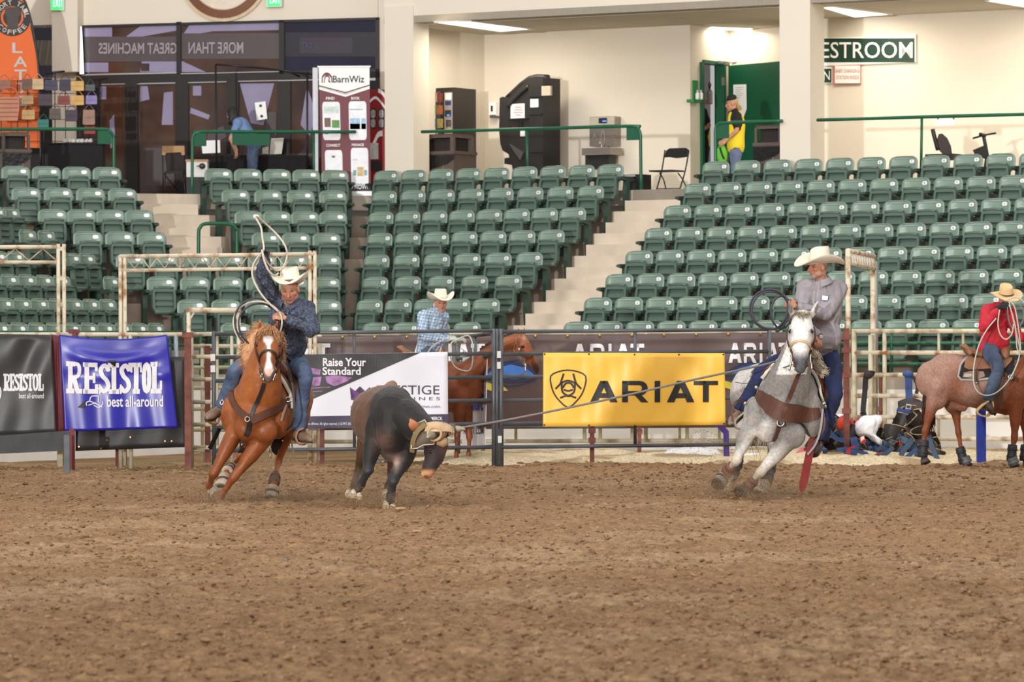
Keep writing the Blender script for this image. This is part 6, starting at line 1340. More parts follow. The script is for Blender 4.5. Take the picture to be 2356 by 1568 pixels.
def torso(J,k,g=0.0):
    sd=(J['sl']-J['sr']);sd.normalize();hd=(J['hl']-J['hr']);hd.normalize()
    pel,chest,nb=J['pelvis'],J['chest'],J['neck'];ws=pel.lerp(chest,.5)
    f0=hd.cross(UPZ);P=[pel-(chest-pel).normalized()*.06,pel,ws,chest,chest.lerp(nb,.6),nb]
    return P,[(.155*k+g,.115*k+g),(.17*k+g,.125*k+g),(.158*k+g,.118*k+g),(.178*k+g,.125*k+g),(.145*k+g,.098*k+g),(.062*k+g,.062*k+g)],sd
def torso_chain(J,k,g=0.,belly=0.,lo=0):
    P,R,sd=torso(J,k,g);up=sd.cross(J['chest']-J['pelvis'])
    L=[chain(P[lo:],R[lo:],up=up,sub=4,seg=16)]
    for s in ('sl','sr'):L.append(chain([J['chest'].lerp(J['neck'],.75),J[s]],[.075*k+g,.07*k+g],sub=3,seg=10))
    fd=up.normalized()
    if fd.y>0:fd=-fd
    if belly:L.append(blob(J['pelvis'].lerp(J['chest'],.35)+J.get('front',fd)*(.05*k),(.15*k+belly,.11*k+belly,.16*k),None,14,9))
    return L
def wrinkle(o,amp,sc,seed=1,stretch=(1,1,1)):
    """folds of cloth pressed into the mesh itself"""
    n=len(o.data.vertices);co=np.empty(n*3);o.data.vertices.foreach_get('co',co);co=co.reshape(n,3);nm=np.empty(n*3);o.data.vertices.foreach_get('normal',nm);nm=nm.reshape(n,3)
    q=co*np.array(stretch);w=q+(fbm(q,sc*.6,2,seed+5)[:,None]-.5)*.25;h=1-np.abs(vnoise(w,sc,seed)-.5)*2;h2=1-np.abs(vnoise(w+3.3,sc*2.1,seed+2)-.5)*2
    co=co+nm*((h**2-.45)*amp+(h2**2-.4)*amp*.45)[:,None];o.data.vertices.foreach_set('co',co.ravel());o.data.update();return o
def person(label,J,k=1.0,skin=SKIN,hairc=None,stubble=None,vox=.008,hands=(),ruddy=.4,group=None,hair_on=True,head_k=1.0,neck_r=.058):
    """one continuous body; J holds the joints in world space"""
    c,f,u=J['head'],J['face'],J['hup'];b=J['base'];t=thing('person',b,label,'person',group);L=torso_chain(J,k,-.012)
    for s in 'lr':
        L.append(limb(J['s'+s],J['e'+s],J['w'+s],.052*k,.041*k,.028*k));L.append(limb(J['h'+s],J['k'+s],J['a'+s],.085*k,.056*k,.040*k,.078*k,.056*k))
        L.append(chain([J['a'+s],J['a'+s].lerp(J['t'+s],.35),J['a'+s].lerp(J['t'+s],.72)],[.036*k,.026*k,.016*k],sub=3,seg=10))
    ff,uu,rr=fr_head(f,u);L.append(chain([J['neck']-(c-J['neck'])*.25,J['neck'].lerp(c-uu*.06*head_k,.5),c-uu*.05*head_k-ff*.015],[neck_r*k*1.15,neck_r*k,neck_r*k],sub=3,seg=12));L+=head_parts(c,f,u,head_k)
    for h in hands:L+=h
    hp=head_paint(c,f,u,head_k,skin,hairc,stubble,hair_on,ruddy)
    o=sculpt('body',L,vox,M_skin,t,smooth=4,fac=.4,color=lambda P:hp(P,np.tile(np.array(skin),(len(P),1))));return t,o
def shirt(t,J,mm,k=1.0,cuffs=(.97,.97),belly=0.,vox=.013,color=None,amp=.012,sc=6,name='shirt',sleeve=1.0,lo=0,wr=True,stretch=(1,1,1),short=False):
    L=torso_chain(J,k,.014,belly,lo)
    for s,cf in zip('lr',cuffs):
        e,w=J['e'+s],J['w'+s]
        if short:L.append(chain([J['s'+s],J['s'+s].lerp(e,.7)],[.07*k,.062*k],sub=4,seg=12));continue
        w2=e.lerp(w,cf);L.append(chain([J['s'+s],J['s'+s].lerp(e,.5),e,e.lerp(w2,.45),w2],[.072*k*sleeve,.068*k*sleeve,.060*k*sleeve,.055*k*sleeve,.042*k],sub=4,seg=14,round_ends=False))
    o=sculpt(name,L,vox,mm,t,smooth=4,color=color)
    if wr:wrinkle(o,amp,sc,3,stretch)
    return o
def jeans(t,J,mm,k=1.0,hem=.96,vox=.013,color=None,amp=.013,name='jeans',flare=1.0,sc=9):
    P,R,sd=torso(J,k,.012);up=(J['hl']-J['hr']).cross(J['chest']-J['pelvis'])
    L=[chain([P[0],P[1],P[1].lerp(P[2],.55)],[R[0],R[1],R[2]],up=up,sub=4,seg=16)]
    for s in 'lr':L.append(chain([J['h'+s].lerp(J['pelvis'],.25),J['h'+s].lerp(J['k'+s],.35),J['k'+s],J['k'+s].lerp(J['a'+s],.4),J['k'+s].lerp(J['a'+s],hem)],[.108*k,.100*k,.074*k,.070*k,.066*k*flare],sub=4,seg=14,round_ends=False))
    o=sculpt(name,L,vox,mm,t,smooth=4,color=color);wrinkle(o,amp,sc,9);return o
def boot(t,ank,toe,knee,mm,k=1.0,sole=None,name='boot',heel=True):
    d=(toe-ank);dn=d.normalized();upv=(knee-ank).normalized();dn2=(dn-upv*dn.dot(upv)*.6).normalized()
    L=[chain([ank+upv*.12,ank+upv*.04,ank-upv*.02+dn*.01],[.055*k,.05*k,.048*k],sub=3,seg=12),chain([ank-dn*.035-upv*.045,ank.lerp(toe,.35)-upv*.02,ank.lerp(toe,.75),toe],[.044*k,(.050*k,.052*k),(.050*k,.040*k),(.024*k,.022*k)],up=upv,sub=4,seg=12)]
    o=sculpt(name,L,.010,mm,t,smooth=3)
    sl=upv*-1;m=MB();P=[ank-dn*.07,ank.lerp(toe,.4),ank.lerp(toe,.8),toe+dn*.01];off=[sl*.075,sl*.062,sl*.034,sl*.022];m.strap([p+q for p,q in zip(P,off)],[.06*k,.075*k,.085*k,.04*k],.012,face=upv,sub=3);m.build('sole',sole or mat('sole_dark',(60,48,40),.7),o)
    if heel:m=MB();s_=upv.cross(dn).normalized();m.box(ank-dn*.035+sl*.088,(.055,.055,.035),Matrix((s_,dn,upv)).transposed());m.build('heel',sole or mat('sole_dark',(60,48,40),.7),o)
    return o
def cowboy_hat(t,c,f,u,mm,band,k=1.0,brim=.115,curl=.075,crown=.125,dip=.02,name='hat',inner=None):
    """c = middle of the hat band"""
    f,u,r=fr_head(f,u);m=MB();n=40;q=lambda a,b,d:c+r*(a*k)+f*(b*k)+u*(d*k);a0,b0=.083,.102
    rings=[]
    for t_ in [0,.25,.5,.7,.85,1.0]:
        row=[]
        for i in range(n):
            th=2*PI*i/n;sx,cy=math.sin(th),math.cos(th);rad=1+t_*brim/.092;z=curl*(sx*sx)**1.1*t_**1.7-dip*(cy*cy)*t_**1.5
            x=a0*sx*(1+(rad-1)*(.94-.12*abs(sx)*t_));y=b0*cy*rad;row.append(q(x,y,z))
        rings.append(row)
    lower=[[p-u*(.007*k) for p in row] for row in rings]
    m.loft(rings[::-1]+[[q(a0*math.sin(2*PI*i/n)*s,b0*math.cos(2*PI*i/n)*s2,z) for i in range(n)] for s,s2,z in ((1,1,.012),(.985,.985,.04),(.95,.955,.075),(.90,.92,.105))]+[[q(a0*math.sin(2*PI*i/n)*.80,b0*math.cos(2*PI*i/n)*.86,crown-.012*math.cos(2*PI*i/n)-.018*math.cos(2*PI*i/n)**2*(1 if math.cos(2*PI*i/n)>0 else .3)) for i in range(n)]]+[[q(a0*math.sin(2*PI*i/n)*.50,b0*math.cos(2*PI*i/n)*.66,crown-.002-.030*math.cos(2*PI*i/n)**2*(1 if math.cos(2*PI*i/n)>0 else .6)) for i in range(n)]]+[[q(a0*math.sin(2*PI*i/n)*.12,b0*math.cos(2*PI*i/n)*.5,crown-.034) for i in range(n)]],0,True)
    m.loft(lower+[rings[-1]],0,False)
    m.loft([lower[0],[q(a0*math.sin(2*PI*i/n)*.95,b0*math.cos(2*PI*i/n)*.95,.02) for i in range(n)]],0,True)
    o=m.build(name,mm,t)
    m=MB();m.loft([[q(a0*math.sin(2*PI*i/n)*s,b0*math.cos(2*PI*i/n)*s,z) for i in range(n)] for s,z in ((1.01,.004),(1.03,.006),(1.03,.022),(1.0,.024))],0,False);m.build('hat_band',band,o);return o
def collar(t,J,mm,k=1.0,f=(0,-1,0),open_=.35,h=.04):
    """turned-down shirt collar: stand, fold and two pointed leaves, open at the throat"""
    ax=(J['head']-J['neck']).normalized();ax=(ax*.5+UPZ*.5).normalized();f=V(f);f=(f-ax*f.dot(ax)).normalized();s=f.cross(ax);n=J['neck']+ax*.012;m=MB();rows=[]
    for i in range(21):
        a=math.radians(20+320*i/20);w=abs(i-10)/10;d=f*math.cos(a)+s*math.sin(a);fr=1+.10*w
        rows.append([n+d*(.070*k*fr)-ax*(.01+.02*w),n+d*(.072*k*fr)+ax*(h*(.9-.5*w)),n+d*(.079*k*fr)+ax*(h*(.9-.5*w)),n+d*(.108*k*fr)-ax*(.012+.035*w**3)+f*(.012*w**4)])
    P=[p for r in rows for p in r];m.add(P,[(4*i+j,4*i+j+1,4*i+5+j,4*i+4+j) for i in range(20) for j in range(3)],0,False);m.add([p+ax*-.006 for p in P],[(4*i+j,4*i+4+j,4*i+5+j,4*i+j+1) for i in range(20) for j in range(3)],0,False);return m.build('collar',mm,t)
def rope(name,label,pts,r,mm,sub=6,closed=False,cat='rope',group=None,seg=7):
    b=V(min(pts,key=lambda p:p.z));t=thing(name,b,label,cat,group);m=MB();m.tube(pts,r,seg,sub=sub,closed=closed);m.build('strand',mm,t);return t
M_felt=mat('pale_felt',(232,222,204),.85,var=.03,scale=8);M_straw=mat('straw_weave',(242,234,212),.75,var=.08,scale=40);M_strawt=mat('tan_straw',(222,188,140),.75,var=.08,scale=40);M_bandd=mat('hat_band_dark',(92,74,58),.6)
M_jean=mat('blue_denim',(92,108,136),.85,c2=(50,64,94),scale=6,detail=8);M_navyj=mat('navy_denim',(36,48,90),.85,c2=(24,32,64),scale=5);M_wash=mat('washed_denim',(92,108,134),.85,c2=(40,52,78),scale=3,detail=6)
M_bootl=mat('boot_leather',(146,122,102),.6,c2=(112,88,70),scale=9);M_bootd=mat('boot_dark',(70,60,56),.55,var=.2,scale=8);M_glove=mat('black_glove',(28,27,30),.8,var=.2,scale=40)
M_rope=mat('pale_rope',(206,196,180),.8,var=.12,scale=60);M_ropek=mat('dark_rope',(64,64,74),.7,var=.15,scale=60);M_ropeg=mat('grey_rope',(130,122,120),.75,var=.12,scale=60)
# ================================================================ ANIMALS
def horse(label,base,torso_,neck_,head_,ears,legs,paint_,vox,mm,up,extra=(),nup=(0,1,0),hup=(0,-1,.35),jaw=()):
    """torso_, neck_, head_ = lists of (point, (rx, ry)); legs = list of (kind, [5 points], k)"""
    t=thing('horse',base,label,'horse');L=[]
    L.append(chain([p for p,r in torso_],[r for p,r in torso_],up=up,sub=4,seg=20))
    L.append(chain([p for p,r in neck_],[r for p,r in neck_],up=nup,sub=4,seg=16))
    L.append(chain([p for p,r in head_],[r for p,r in head_],up=hup,sub=4,seg=14))
    for kind,J,k in legs:L.append(leg_chain(J,FORE if kind == 'f' else HIND,k))
    for a,b,w,fc in ears:
        d=b-a;L.append(chain([a,a+d*.35,a+d*.75,b],[(.030,.022),(.034,.020),(.022,.014),(.006,.006)],up=fc,sub=3,seg=10))
    for c,r,R in extra:L.append(blob(c,r,R,14,10))
    o=sculpt('body',L,vox,mm,t,smooth=7,fac=.5,color=paint_);return t,o
def poly_mask(px,py,poly,soft=2.0):
    """signed-ish mask of a polygon in pixels"""
    inside=np.zeros(len(px),bool);dmin=np.full(len(px),1e9);n=len(poly)
    for i in range(n):
        x0,y0=poly[i];x1,y1=poly[(i+1) % n]
        c=((y0>py) != (y1>py)) & (px<(x1-x0)*(py-y0)/((y1-y0) or 1e-9)+x0);inside ^= c
        d,_=seg_dist(np.stack([px,py],-1),(x0,y0),(x1,y1));dmin=np.minimum(dmin,d)
    return sstep(np.where(inside,dmin,-dmin),-soft,soft)
# ---------------------------------------------------------------- palomino-maned sorrel coming round to the camera
D1=43.3;A=frame_of(D1);dz1=lambda v:v
up1=V((.28,0,.96))
SOR=np.array(lin((158,90,46)));SORD=np.array(lin((112,58,28)));SORL=np.array(lin((182,116,66)))
def paint1(P):
    px,py,Z=proj(P);n=fbm(P,3.0,2,4);C=mixc(np.tile(SOR,(len(P),1)),SORD,sstep(n,.45,.7)*.55);C=mixc(C,SORL,sstep(n,.55,.3)*.3)
    face=(Z<D1-.20-.10*(py>842)) & (py<885)
    star=poly_mask(px,py,[(606,770),(613,772),(619,770),(629,774),(629,783),(623,790),(622,800),(623,812),(623,830),(627,842),(629,853),(624,862),(619,866),(613,862),(608,852),(612,838),(614,822),(615,806),(613,792),(606,784)],1.2)*face
    C=mixc(C,lin((238,232,226)),star)
    pink=poly_mask(px,py,[(608,846),(626,846),(627,856),(618,868),(610,858)],3)*face;C=mixc(C,lin((226,168,158)),pink*.75)
    muz=sstep(py,846,858)*face*(1-star)*(1-pink);C=mixc(C,lin((112,98,94)),muz*.85)
    nos=np.maximum(np.exp(-((px-603)**2/9+(py-848)**2/12)),np.exp(-((px-631)**2/9+(py-848)**2/12)))*face;C=mixc(C,lin((40,28,26)),np.clip(nos*1.3,0,1))
    kn=np.zeros(len(P))
    for x,y in ((493,1090),(536,1100)):kn=np.maximum(kn,np.exp(-((px-x)**2+(py-y)**2)/300))
    C=mixc(C,SORD,kn*.5);inn=np.exp(-((px-611)**2/60+(py-748)**2/50))*0
    return C
h1,h1b=horse('sorrel horse with a flaxen mane and white blaze galloping under the blue shirted roper',V((A(590,0).x,D1+.6,0)),
    [(A(588,952,.02),(.19,.20)),(A(591,942,.18),(.30,.34)),(A(602,936,.48),(.325,.37)),(A(622,930,.86),(.33,.36)),(A(642,922,1.18),(.29,.33)),(A(658,918,1.45),(.29,.32)),(A(664,930,1.68),(.20,.24))],
    [(A(594,925,.16),(.25,.27)),(A(600,880,.04),(.215,.26)),(A(607,830,-.04),(.155,.215)),(A(614,785,-.06),(.105,.16)),(A(617,766,-.06),(.085,.12))],
    [(A(617,764,-.09),(.075,.085)),(A(617,784,-.20),(.108,.105)),(A(617,800,-.26),(.112,.118)),(A(617,820,-.32),(.092,.115)),(A(617,840,-.37),(.066,.088)),(A(617,857,-.40),(.066,.074)),(A(617,871,-.40),(.052,.052))],
    [(A(598,760,-.08),A(598,731,-.10),1,(0,1,0)),(A(634,760,-.08),A(640,734,-.10),1,(0,1,0))],
    [('f',[A(545,985,.15),A(492,1089,.02),A(481,1119,.20),A(490,1131,.26)] [:2]+[A(481,1118,.22),A(489,1130,.27),A(489,1130,.27)],1.12),
     ('f',[A(612,1000,.12),A(537,1099,-.02),A(503,1148,.06),A(494,1160,.0),A(494,1160,0)],1.15),
     ('h',[A(668,965,1.50),A(640,1062,1.62),A(630,1112,1.30),A(625,1128,1.22),A(625,1128,1.22)],.88),
     ('h',[A(610,965,1.45),A(548,1052,1.55),A(521,1085,1.20),A(514,1104,1.12),A(514,1104,1.12)],.9)],
    paint1,.017,M_coat,up1,
    extra=[(A(536,955,.22),(.13,.15,.22),None),(A(640,965,.20),(.12,.15,.20),None),(A(566,985,.02),(.12,.11,.13),None),(A(610,990,.0),(.13,.11,.13),None),(A(672,945,1.45),(.20,.26,.27),None),(A(594,805,-.20),(.035,.07,.085),None),(A(640,805,-.20),(.035,.07,.085),None),(A(600,849,-.42),(.022,.03,.03),None),(A(634,849,-.42),(.022,.03,.03),None)])
wrinkle(h1b,.010,3.2,2);wrinkle(h1b,.0022,22,5);s1=Surf(h1b)
for x in (592.3,642):p,n_=s1.hit(x,793,-.006);ball_part('eye',p,.022,M_eye,h1)
for x,x2 in ((598.5,598.5),(637,639)):
    p,n_=s1.hit(x,749,.004)
    if p:m=MB();m.ball(p,(.014,.006,.034),8,6);m.build('ear_lining',mat('ear_dark',(120,70,44),.8),h1)
hoof('hoof',A(489,1128,.27),A(495,1142,.20),M_hornh,h1);hoof('hoof',A(495,1158,.0),A(489,1166,-.03),M_hornh,h1);hoof('hoof',A(625,1130,1.22),A(623,1150,1.18),M_hornh,h1,1.0);hoof('hoof',A(514,1106,1.12),A(511,1122,1.08),M_hornh,h1)
boot_wrap('bell_boot',A(487,1124,.26),A(498,1140,.19),.052,.070,M_boots,h1,0)
boot_wrap('sport_boot',A(634,1092,1.46),A(629.5,1113,1.31),.050,.062,mat('boot_brown',(96,66,50),.6,var=.2),h1,2)
boot_wrap('bell_boot',A(628,1118,1.27),A(623,1148,1.19),.055,.088,M_boots,h1,1,bm=M_brl)
boot_wrap('sport_boot',A(533,1071,1.36),A(522,1086,1.20),.052,.062,M_boots,h1,2,bm=M_brl);boot_wrap('bell_boot',A(519,1092,1.18),A(510,1122,1.07),.058,.088,M_boots,h1,1,bm=M_brl)
M_flax=mat('flaxen_hair',(222,174,130),.45,c2=(190,136,94),scale=40,stretch=(1,1,.25),bump=.3);M_flaxw=mat('pale_tail_hair',(224,206,170),.6,var=.2,scale=30)
hair('forelock',[A(605,754,-.15),A(618,750,-.17),A(630,754,-.15)],[A(588,786,-.30),A(600,772,-.36),A(622,770,-.38),A(648,790,-.28)],200,.009,M_flax,h1,3,.010,mid=.03)
sculpt('mane_mass',[chain([A(612,757,-.08),A(598,768,-.02),A(582,792,.03),A(571,822,.06),A(570,850,.10)],[(.045,.03),(.075,.04),(.095,.045),(.075,.04),(.02,.015)],up=(0,1,0),sub=5),chain([A(603,762,-.17),A(618,755,-.20),A(634,762,-.17)],[(.03,.03),(.045,.035),(.03,.03)],sub=4)],.012,M_flax,h1,smooth=4)
hair('mane',[A(606,756,-.06),A(594,772,-.02),A(588,800,.0),A(584,830,.06),A(580,850,.12)],[A(582,752,.0),A(556,786,.05),A(550,818,.08),A(556,846,.10),A(568,872,.12)],420,.0075,M_flax,h1,5,.022,fan=.045,mid=.025)
hair('mane',[A(632,760,-.02),A(646,790,.0),A(650,815,.05)],[A(652,772,-.05),A(656,800,-.04),A(655,832,.0)],180,.008,M_flax,h1,6,.015,fan=.03)
hair('tail',[A(662,905,1.75),A(668,912,1.78)],[A(612,1048,1.75),A(640,1074,1.7)],90,.014,M_flaxw,h1,8,.07,fan=.10)
# bridle, tie-down, breast collar
st=lambda *a,**k:s1.strap(*a,**k)
st('browband',[(590,771),(600,764),(617,761),(632,764),(642,772)],.026,M_brl,h1,.022)
st('cheekpiece',[(590,772),(588.5,790),(591,806),(596,824),(600,842),(602,856)],.020,M_brl,h1,.012);st('cheekpiece',[(643,772),(645,790),(644,806),(640,824),(636,842),(634,856)],.020,M_brl,h1,.012)
st('noseband',[(597,830),(601,817),(608,809),(617,806.5),(626,809),(633,816),(637,830)],.022,M_blkl,h1,.014)
for x,y in ((603,861),(629,873),(606,873),(600,866),(634,862)):p=A(x,y,-.47);ball_part('bit_shank',p,(.008,.012,.018),M_bit,h1)
m=MB();m.tube([A(601,858,-.42),A(603,868,-.44),A(604,878,-.42)],.007,6);m.build('bit_shank',M_bit,h1);m=MB();m.tube([A(633,858,-.42),A(631,868,-.44),A(630,876,-.42)],.007,6);m.build('bit_shank',M_bit,h1)
st('tie_down',[(607,880),(600,902),(592,922),(582,945),(577,962)],.040,M_blkl,h1,.016);st('tie_down',[(577,962),(572,985),(562,1010),(556,1032)],.048,M_blkl,h1,.016)
bc=st('breast_collar',[(531,897),(533,912),(541,930),(553,946),(572,960)],.072,M_brl,h1,.016,.012);st('breast_collar',[(578,967),(596,958),(620,947),(645,933),(664,921),(675,906)],.078,M_brl,h1,.016,.012)
st('strap_end',[(656,930),(650,950),(645,968)],.024,mat('grey_tan_strap',(150,128,112),.6),h1,.02)
for x,y in ((657,919),(572,962),(674,907)):
    p,n_=s1.hit(x,y,.03)
    if p:m=MB();m.tube([p+V((.024*math.cos(a),-.004,.024*math.sin(a))) for a in [2*PI*i/12 for i in range(12)]],.006,6,closed=True);m.build('ring',M_bit,h1)
m=MB();m.tube([A(507,925,.30),A(512,919,.30),A(514,926,.30),A(509,931,.30)],.009,6,closed=True,sub=3);m.build('ring',M_bit,h1)
m=MB();m.strap([A(562,1030,.12),A(555,1040,.3),A(575,1030,.4),A(620,1022,.5)],.07,.012,face=V((0,0,1)));m.build('cinch',M_blkl,h1)
m=MB();m.strap([A(505,985,.6),A(493,1010,.58),A(482,1032,.55)],.05,.01,face=V((.7,-.7,0)));m.build('cinch_end',M_blkl,h1)
m=MB();m.strap([A(648,985,.4),A(642,1010,.42),A(634,1030,.45),A(640,1034,.45)],.11,.014,face=V((-.6,-.8,0)));m.build('flank_cinch',M_blkl,h1)
m=MB();m.tube([A(648,1014,.36),A(651,1012,.36)],.012,6);m.build('buckle',M_bit,h1)
# saddle pad and saddle
M_pad=mat('wool_pad',(220,214,200),.9,var=.1,scale=30)
def pad_shell(name,S_,rows,mm,parent,lift,th):
    """cloth lying over the back: rows of near-surface guesses"""
    G=[[S_.near(p,lift)[0] for p in r] for r in rows];N_=[[S_.near(p,lift)[1] for p in r] for r in rows];ny,nx=len(G),len(G[0]);n=nx*ny;P=[p for r in G for p in r];Q=[p+q*th for r,s in zip(G,N_) for p,q in zip(r,s)]
    fs=[(j*nx+i,j*nx+i+1,(j+1)*nx+i+1,(j+1)*nx+i) for j in range(ny-1) for i in range(nx-1)];rim=list(range(nx))+[j*nx+nx-1 for j in range(1,ny)]+[(ny-1)*nx+i for i in range(nx-2,-1,-1)]+[j*nx for j in range(ny-2,0,-1)]
    m=MB();m.add(P+Q,[f[::-1] for f in fs]+[tuple(n+i for i in f) for f in fs]+[(rim[i],rim[(i+1) % len(rim)],n+rim[(i+1) % len(rim)],n+rim[i]) for i in range(len(rim))],0,True);return m.build(name,mm,parent)
def saddle_rows(C,side,upv,fwd,z0,z1,n,w,R=.34):
    rows=[]
    for j in range(n):
        c=C+fwd*(z0+(z1-z0)*j/(n-1));row=[]
        for i in range(13):a=(-1+2*i/12)*w;row.append(c+side*(R*1.15*math.sin(a))+upv*(R*1.25*math.cos(a)))
        rows.append(row)
    return rows
u1=up1.normalized();f1=(A(650,0,1.3)-A(592,0,.2));f1.z=0;f1.normalize();sd1=f1.cross(u1).normalized()
C1=A(608,935,.52)
pad_shell('saddle_pad',s1,saddle_rows(C1,sd1,u1,f1,-.26,.52,8,1.35),M_pad,h1,.012,.03)
pad_shell('saddle_skirt',s1,saddle_rows(C1,sd1,u1,f1,-.20,.46,8,1.22),M_sadl,h1,.045,.018)
def saddle_top(C,upv,fwd,side,parent,mm,horn=True,seat=None,sc=1.0):
    q=lambda a,b,c:C+side*a+fwd*b+upv*c
    L=[chain([q(0,-.14,.42),q(0,.0,.41),q(0,.18,.42),q(0,.34,.50)],[(.10,.05),(.14,.05),(.17,.05),(.19,.035)],up=upv,sub=4),chain([q(-.17,-.15,.40),q(0,-.16,.50),q(.17,-.15,.40)],[.055,.075,.055],sub=4),chain([q(-.17,.30,.44),q(0,.36,.53),q(.17,.30,.44)],[.035,.04,.035],sub=4)]
    o=sculpt('saddle_seat',L,.016,mm,parent,smooth=4)
    if horn:m=MB();m.tube([q(0,-.17,.52),q(0,-.19,.60),q(0,-.20,.64)],[.030,.026,.03],10);m.lathe([(.005,.0),(.05,.005),(.055,.02),(.03,.035)],q(0,-.20,.63),None,14);m.build('saddle_horn',mat('horn_wrap_dark',(54,46,42),.6),o)
    return o
saddle_top(C1+f1*.02,u1,f1,sd1,h1,M_sadl)
m=MB();m.strap([A(672,850,.35),A(686,900,.32),A(692,945,.30),A(700,985,.28)],[.16,.15,.12,.09],.016,face=V((.75,-.65,0)));m.build('fender',M_sadl,h1)
m=MB();m.strap([A(560,870,.5),A(532,905,.5),A(512,930,.5)],[.16,.14,.09],.016,face=V((-.75,-.65,0)));m.build('fender',M_sadl,h1)
def stirrup(pts,parent,mm,w=.06):c=sum(pts,V())/len(pts);m=MB();m.strap(pts,w,.018,face=[p-c for p in pts],sub=5);return m.build('stirrup',mm,parent)
stirrup([A(699,985,.22),A(686,992,.22),A(681,1008,.2),A(688,1020,.2),A(703,1019,.2),A(709,1004,.22),A(704,988,.22)],h1,M_tanlea);stirrup([A(512,930,.40),A(490,944,.36),A(473,955,.32),A(482,970,.3),A(500,973,.32),A(508,958,.36)],h1,M_tanlea,.05)
# reins up to the left hand
m=MB();m.strap([A(603,868,-.42),A(596,840,-.18),A(612,790,.05),A(630,745,.12),A(641,726,.12)],.022,.006,face=V((1,0,0)),sub=5);m.strap([A(631,868,-.42),A(646,830,-.15),A(650,780,.05),A(644,745,.1),A(641,728,.12)],.022,.006,face=V((1,0,0)),sub=5);m.strap([A(650,800,.05),A(672,880,.0),A(676,960,.0),A(660,990,.1)],.02,.006,face=V((0,1,0)),sub=5);m.build('reins',M_blkl,h1)
# ---------------------------------------------------------------- grey horse sitting against the rope
D2=44.4;B=frame_of(D2);up2=V((.33,0,.94))
GRY=np.array(lin((206,202,196)));GRD=np.array(lin((128,124,122)));WHT=np.array(lin((236,234,230)))
def paint2(P):
    px,py,Z=proj(P);n=fbm(P,3.2,3,14);n2=fbm(P,11,2,15);C=mixc(np.tile(GRY,(len(P),1)),GRD,sstep(n,.38,.62)*.85);C=mixc(C,np.array(lin((176,150,128))),sstep(n2,.56,.72)*.35)
    head=(py<862) & (Z<D2-.12);C=mixc(C,WHT,head*.92)
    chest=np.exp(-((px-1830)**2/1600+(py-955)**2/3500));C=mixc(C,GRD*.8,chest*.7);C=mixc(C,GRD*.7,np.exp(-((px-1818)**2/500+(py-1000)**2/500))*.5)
    muz=sstep(py,800,828)*head*(Z<D2-.24);C=mixc(C,lin((92,94,99)),muz)
    nos=np.maximum(np.exp(-((px-1833)**2/9+(py-834)**2/22)),np.exp(-((px-1855)**2/9+(py-834)**2/22)))*head;C=mixc(C,lin((56,56,60)),np.clip(nos*1.2,0,1))
    eyes=np.maximum(np.exp(-((px-1818)**2/50+(py-764)**2/70)),np.exp(-((px-1868)**2/50+(py-764)**2/70)))*head;C=mixc(C,lin((84,84,86)),np.clip(eyes,0,1)*.75)
    legw=sstep(py,1010,1060)*(Z<D2+.8);C=mixc(C,np.array(lin((222,216,206))),legw*.55)
    for x,y in ((1692,1060),(1744,1088)):C=mixc(C,lin((206,186,156)),np.exp(-((px-x)**2+(py-y)**2)/160)*.6)
    return C
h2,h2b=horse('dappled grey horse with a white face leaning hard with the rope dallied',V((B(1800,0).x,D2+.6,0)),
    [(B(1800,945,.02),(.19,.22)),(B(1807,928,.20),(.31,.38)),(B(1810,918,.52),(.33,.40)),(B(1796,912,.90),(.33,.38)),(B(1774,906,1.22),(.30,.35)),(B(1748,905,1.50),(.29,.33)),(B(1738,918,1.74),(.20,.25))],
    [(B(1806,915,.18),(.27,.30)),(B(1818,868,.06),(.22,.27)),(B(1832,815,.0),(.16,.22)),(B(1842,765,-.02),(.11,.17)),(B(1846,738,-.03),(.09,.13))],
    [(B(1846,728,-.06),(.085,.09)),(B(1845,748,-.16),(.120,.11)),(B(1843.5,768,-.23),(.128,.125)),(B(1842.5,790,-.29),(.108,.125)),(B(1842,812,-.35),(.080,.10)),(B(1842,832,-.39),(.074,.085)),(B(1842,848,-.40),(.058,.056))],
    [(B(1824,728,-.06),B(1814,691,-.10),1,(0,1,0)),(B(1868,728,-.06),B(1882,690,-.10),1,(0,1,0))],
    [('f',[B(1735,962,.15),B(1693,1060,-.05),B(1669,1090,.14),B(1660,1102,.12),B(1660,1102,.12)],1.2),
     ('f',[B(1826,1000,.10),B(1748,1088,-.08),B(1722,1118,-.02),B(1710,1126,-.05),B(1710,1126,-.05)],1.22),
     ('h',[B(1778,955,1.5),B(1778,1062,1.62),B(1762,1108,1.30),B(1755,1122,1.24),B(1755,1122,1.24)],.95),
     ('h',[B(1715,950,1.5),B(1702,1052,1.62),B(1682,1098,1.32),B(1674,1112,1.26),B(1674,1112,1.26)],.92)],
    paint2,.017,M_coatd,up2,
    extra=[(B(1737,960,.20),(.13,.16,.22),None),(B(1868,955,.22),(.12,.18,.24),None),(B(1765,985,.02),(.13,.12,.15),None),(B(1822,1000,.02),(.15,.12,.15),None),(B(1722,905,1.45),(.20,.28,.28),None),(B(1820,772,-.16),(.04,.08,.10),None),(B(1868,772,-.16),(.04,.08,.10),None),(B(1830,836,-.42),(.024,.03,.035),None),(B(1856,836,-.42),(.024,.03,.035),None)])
wrinkle(h2b,.010,3.2,3);wrinkle(h2b,.0022,22,5);s2=Surf(h2b)
for x in (1817.8,1867.8):p,n_=s2.hit(x,762,-.006);ball_part('eye',p,.024,M_eye,h2)
for x,y in ((1817.5,708),(1878,708)):
    p,n_=s2.hit(x,y,.004)
    if p:m=MB();m.ball(p,(.016,.006,.05),8,6,R=Matrix.Rotation(-.25 if x<1840 else .3,3,'Y'));m.build('ear_lining',mat('ear_grey',(112,106,96),.85),h2)
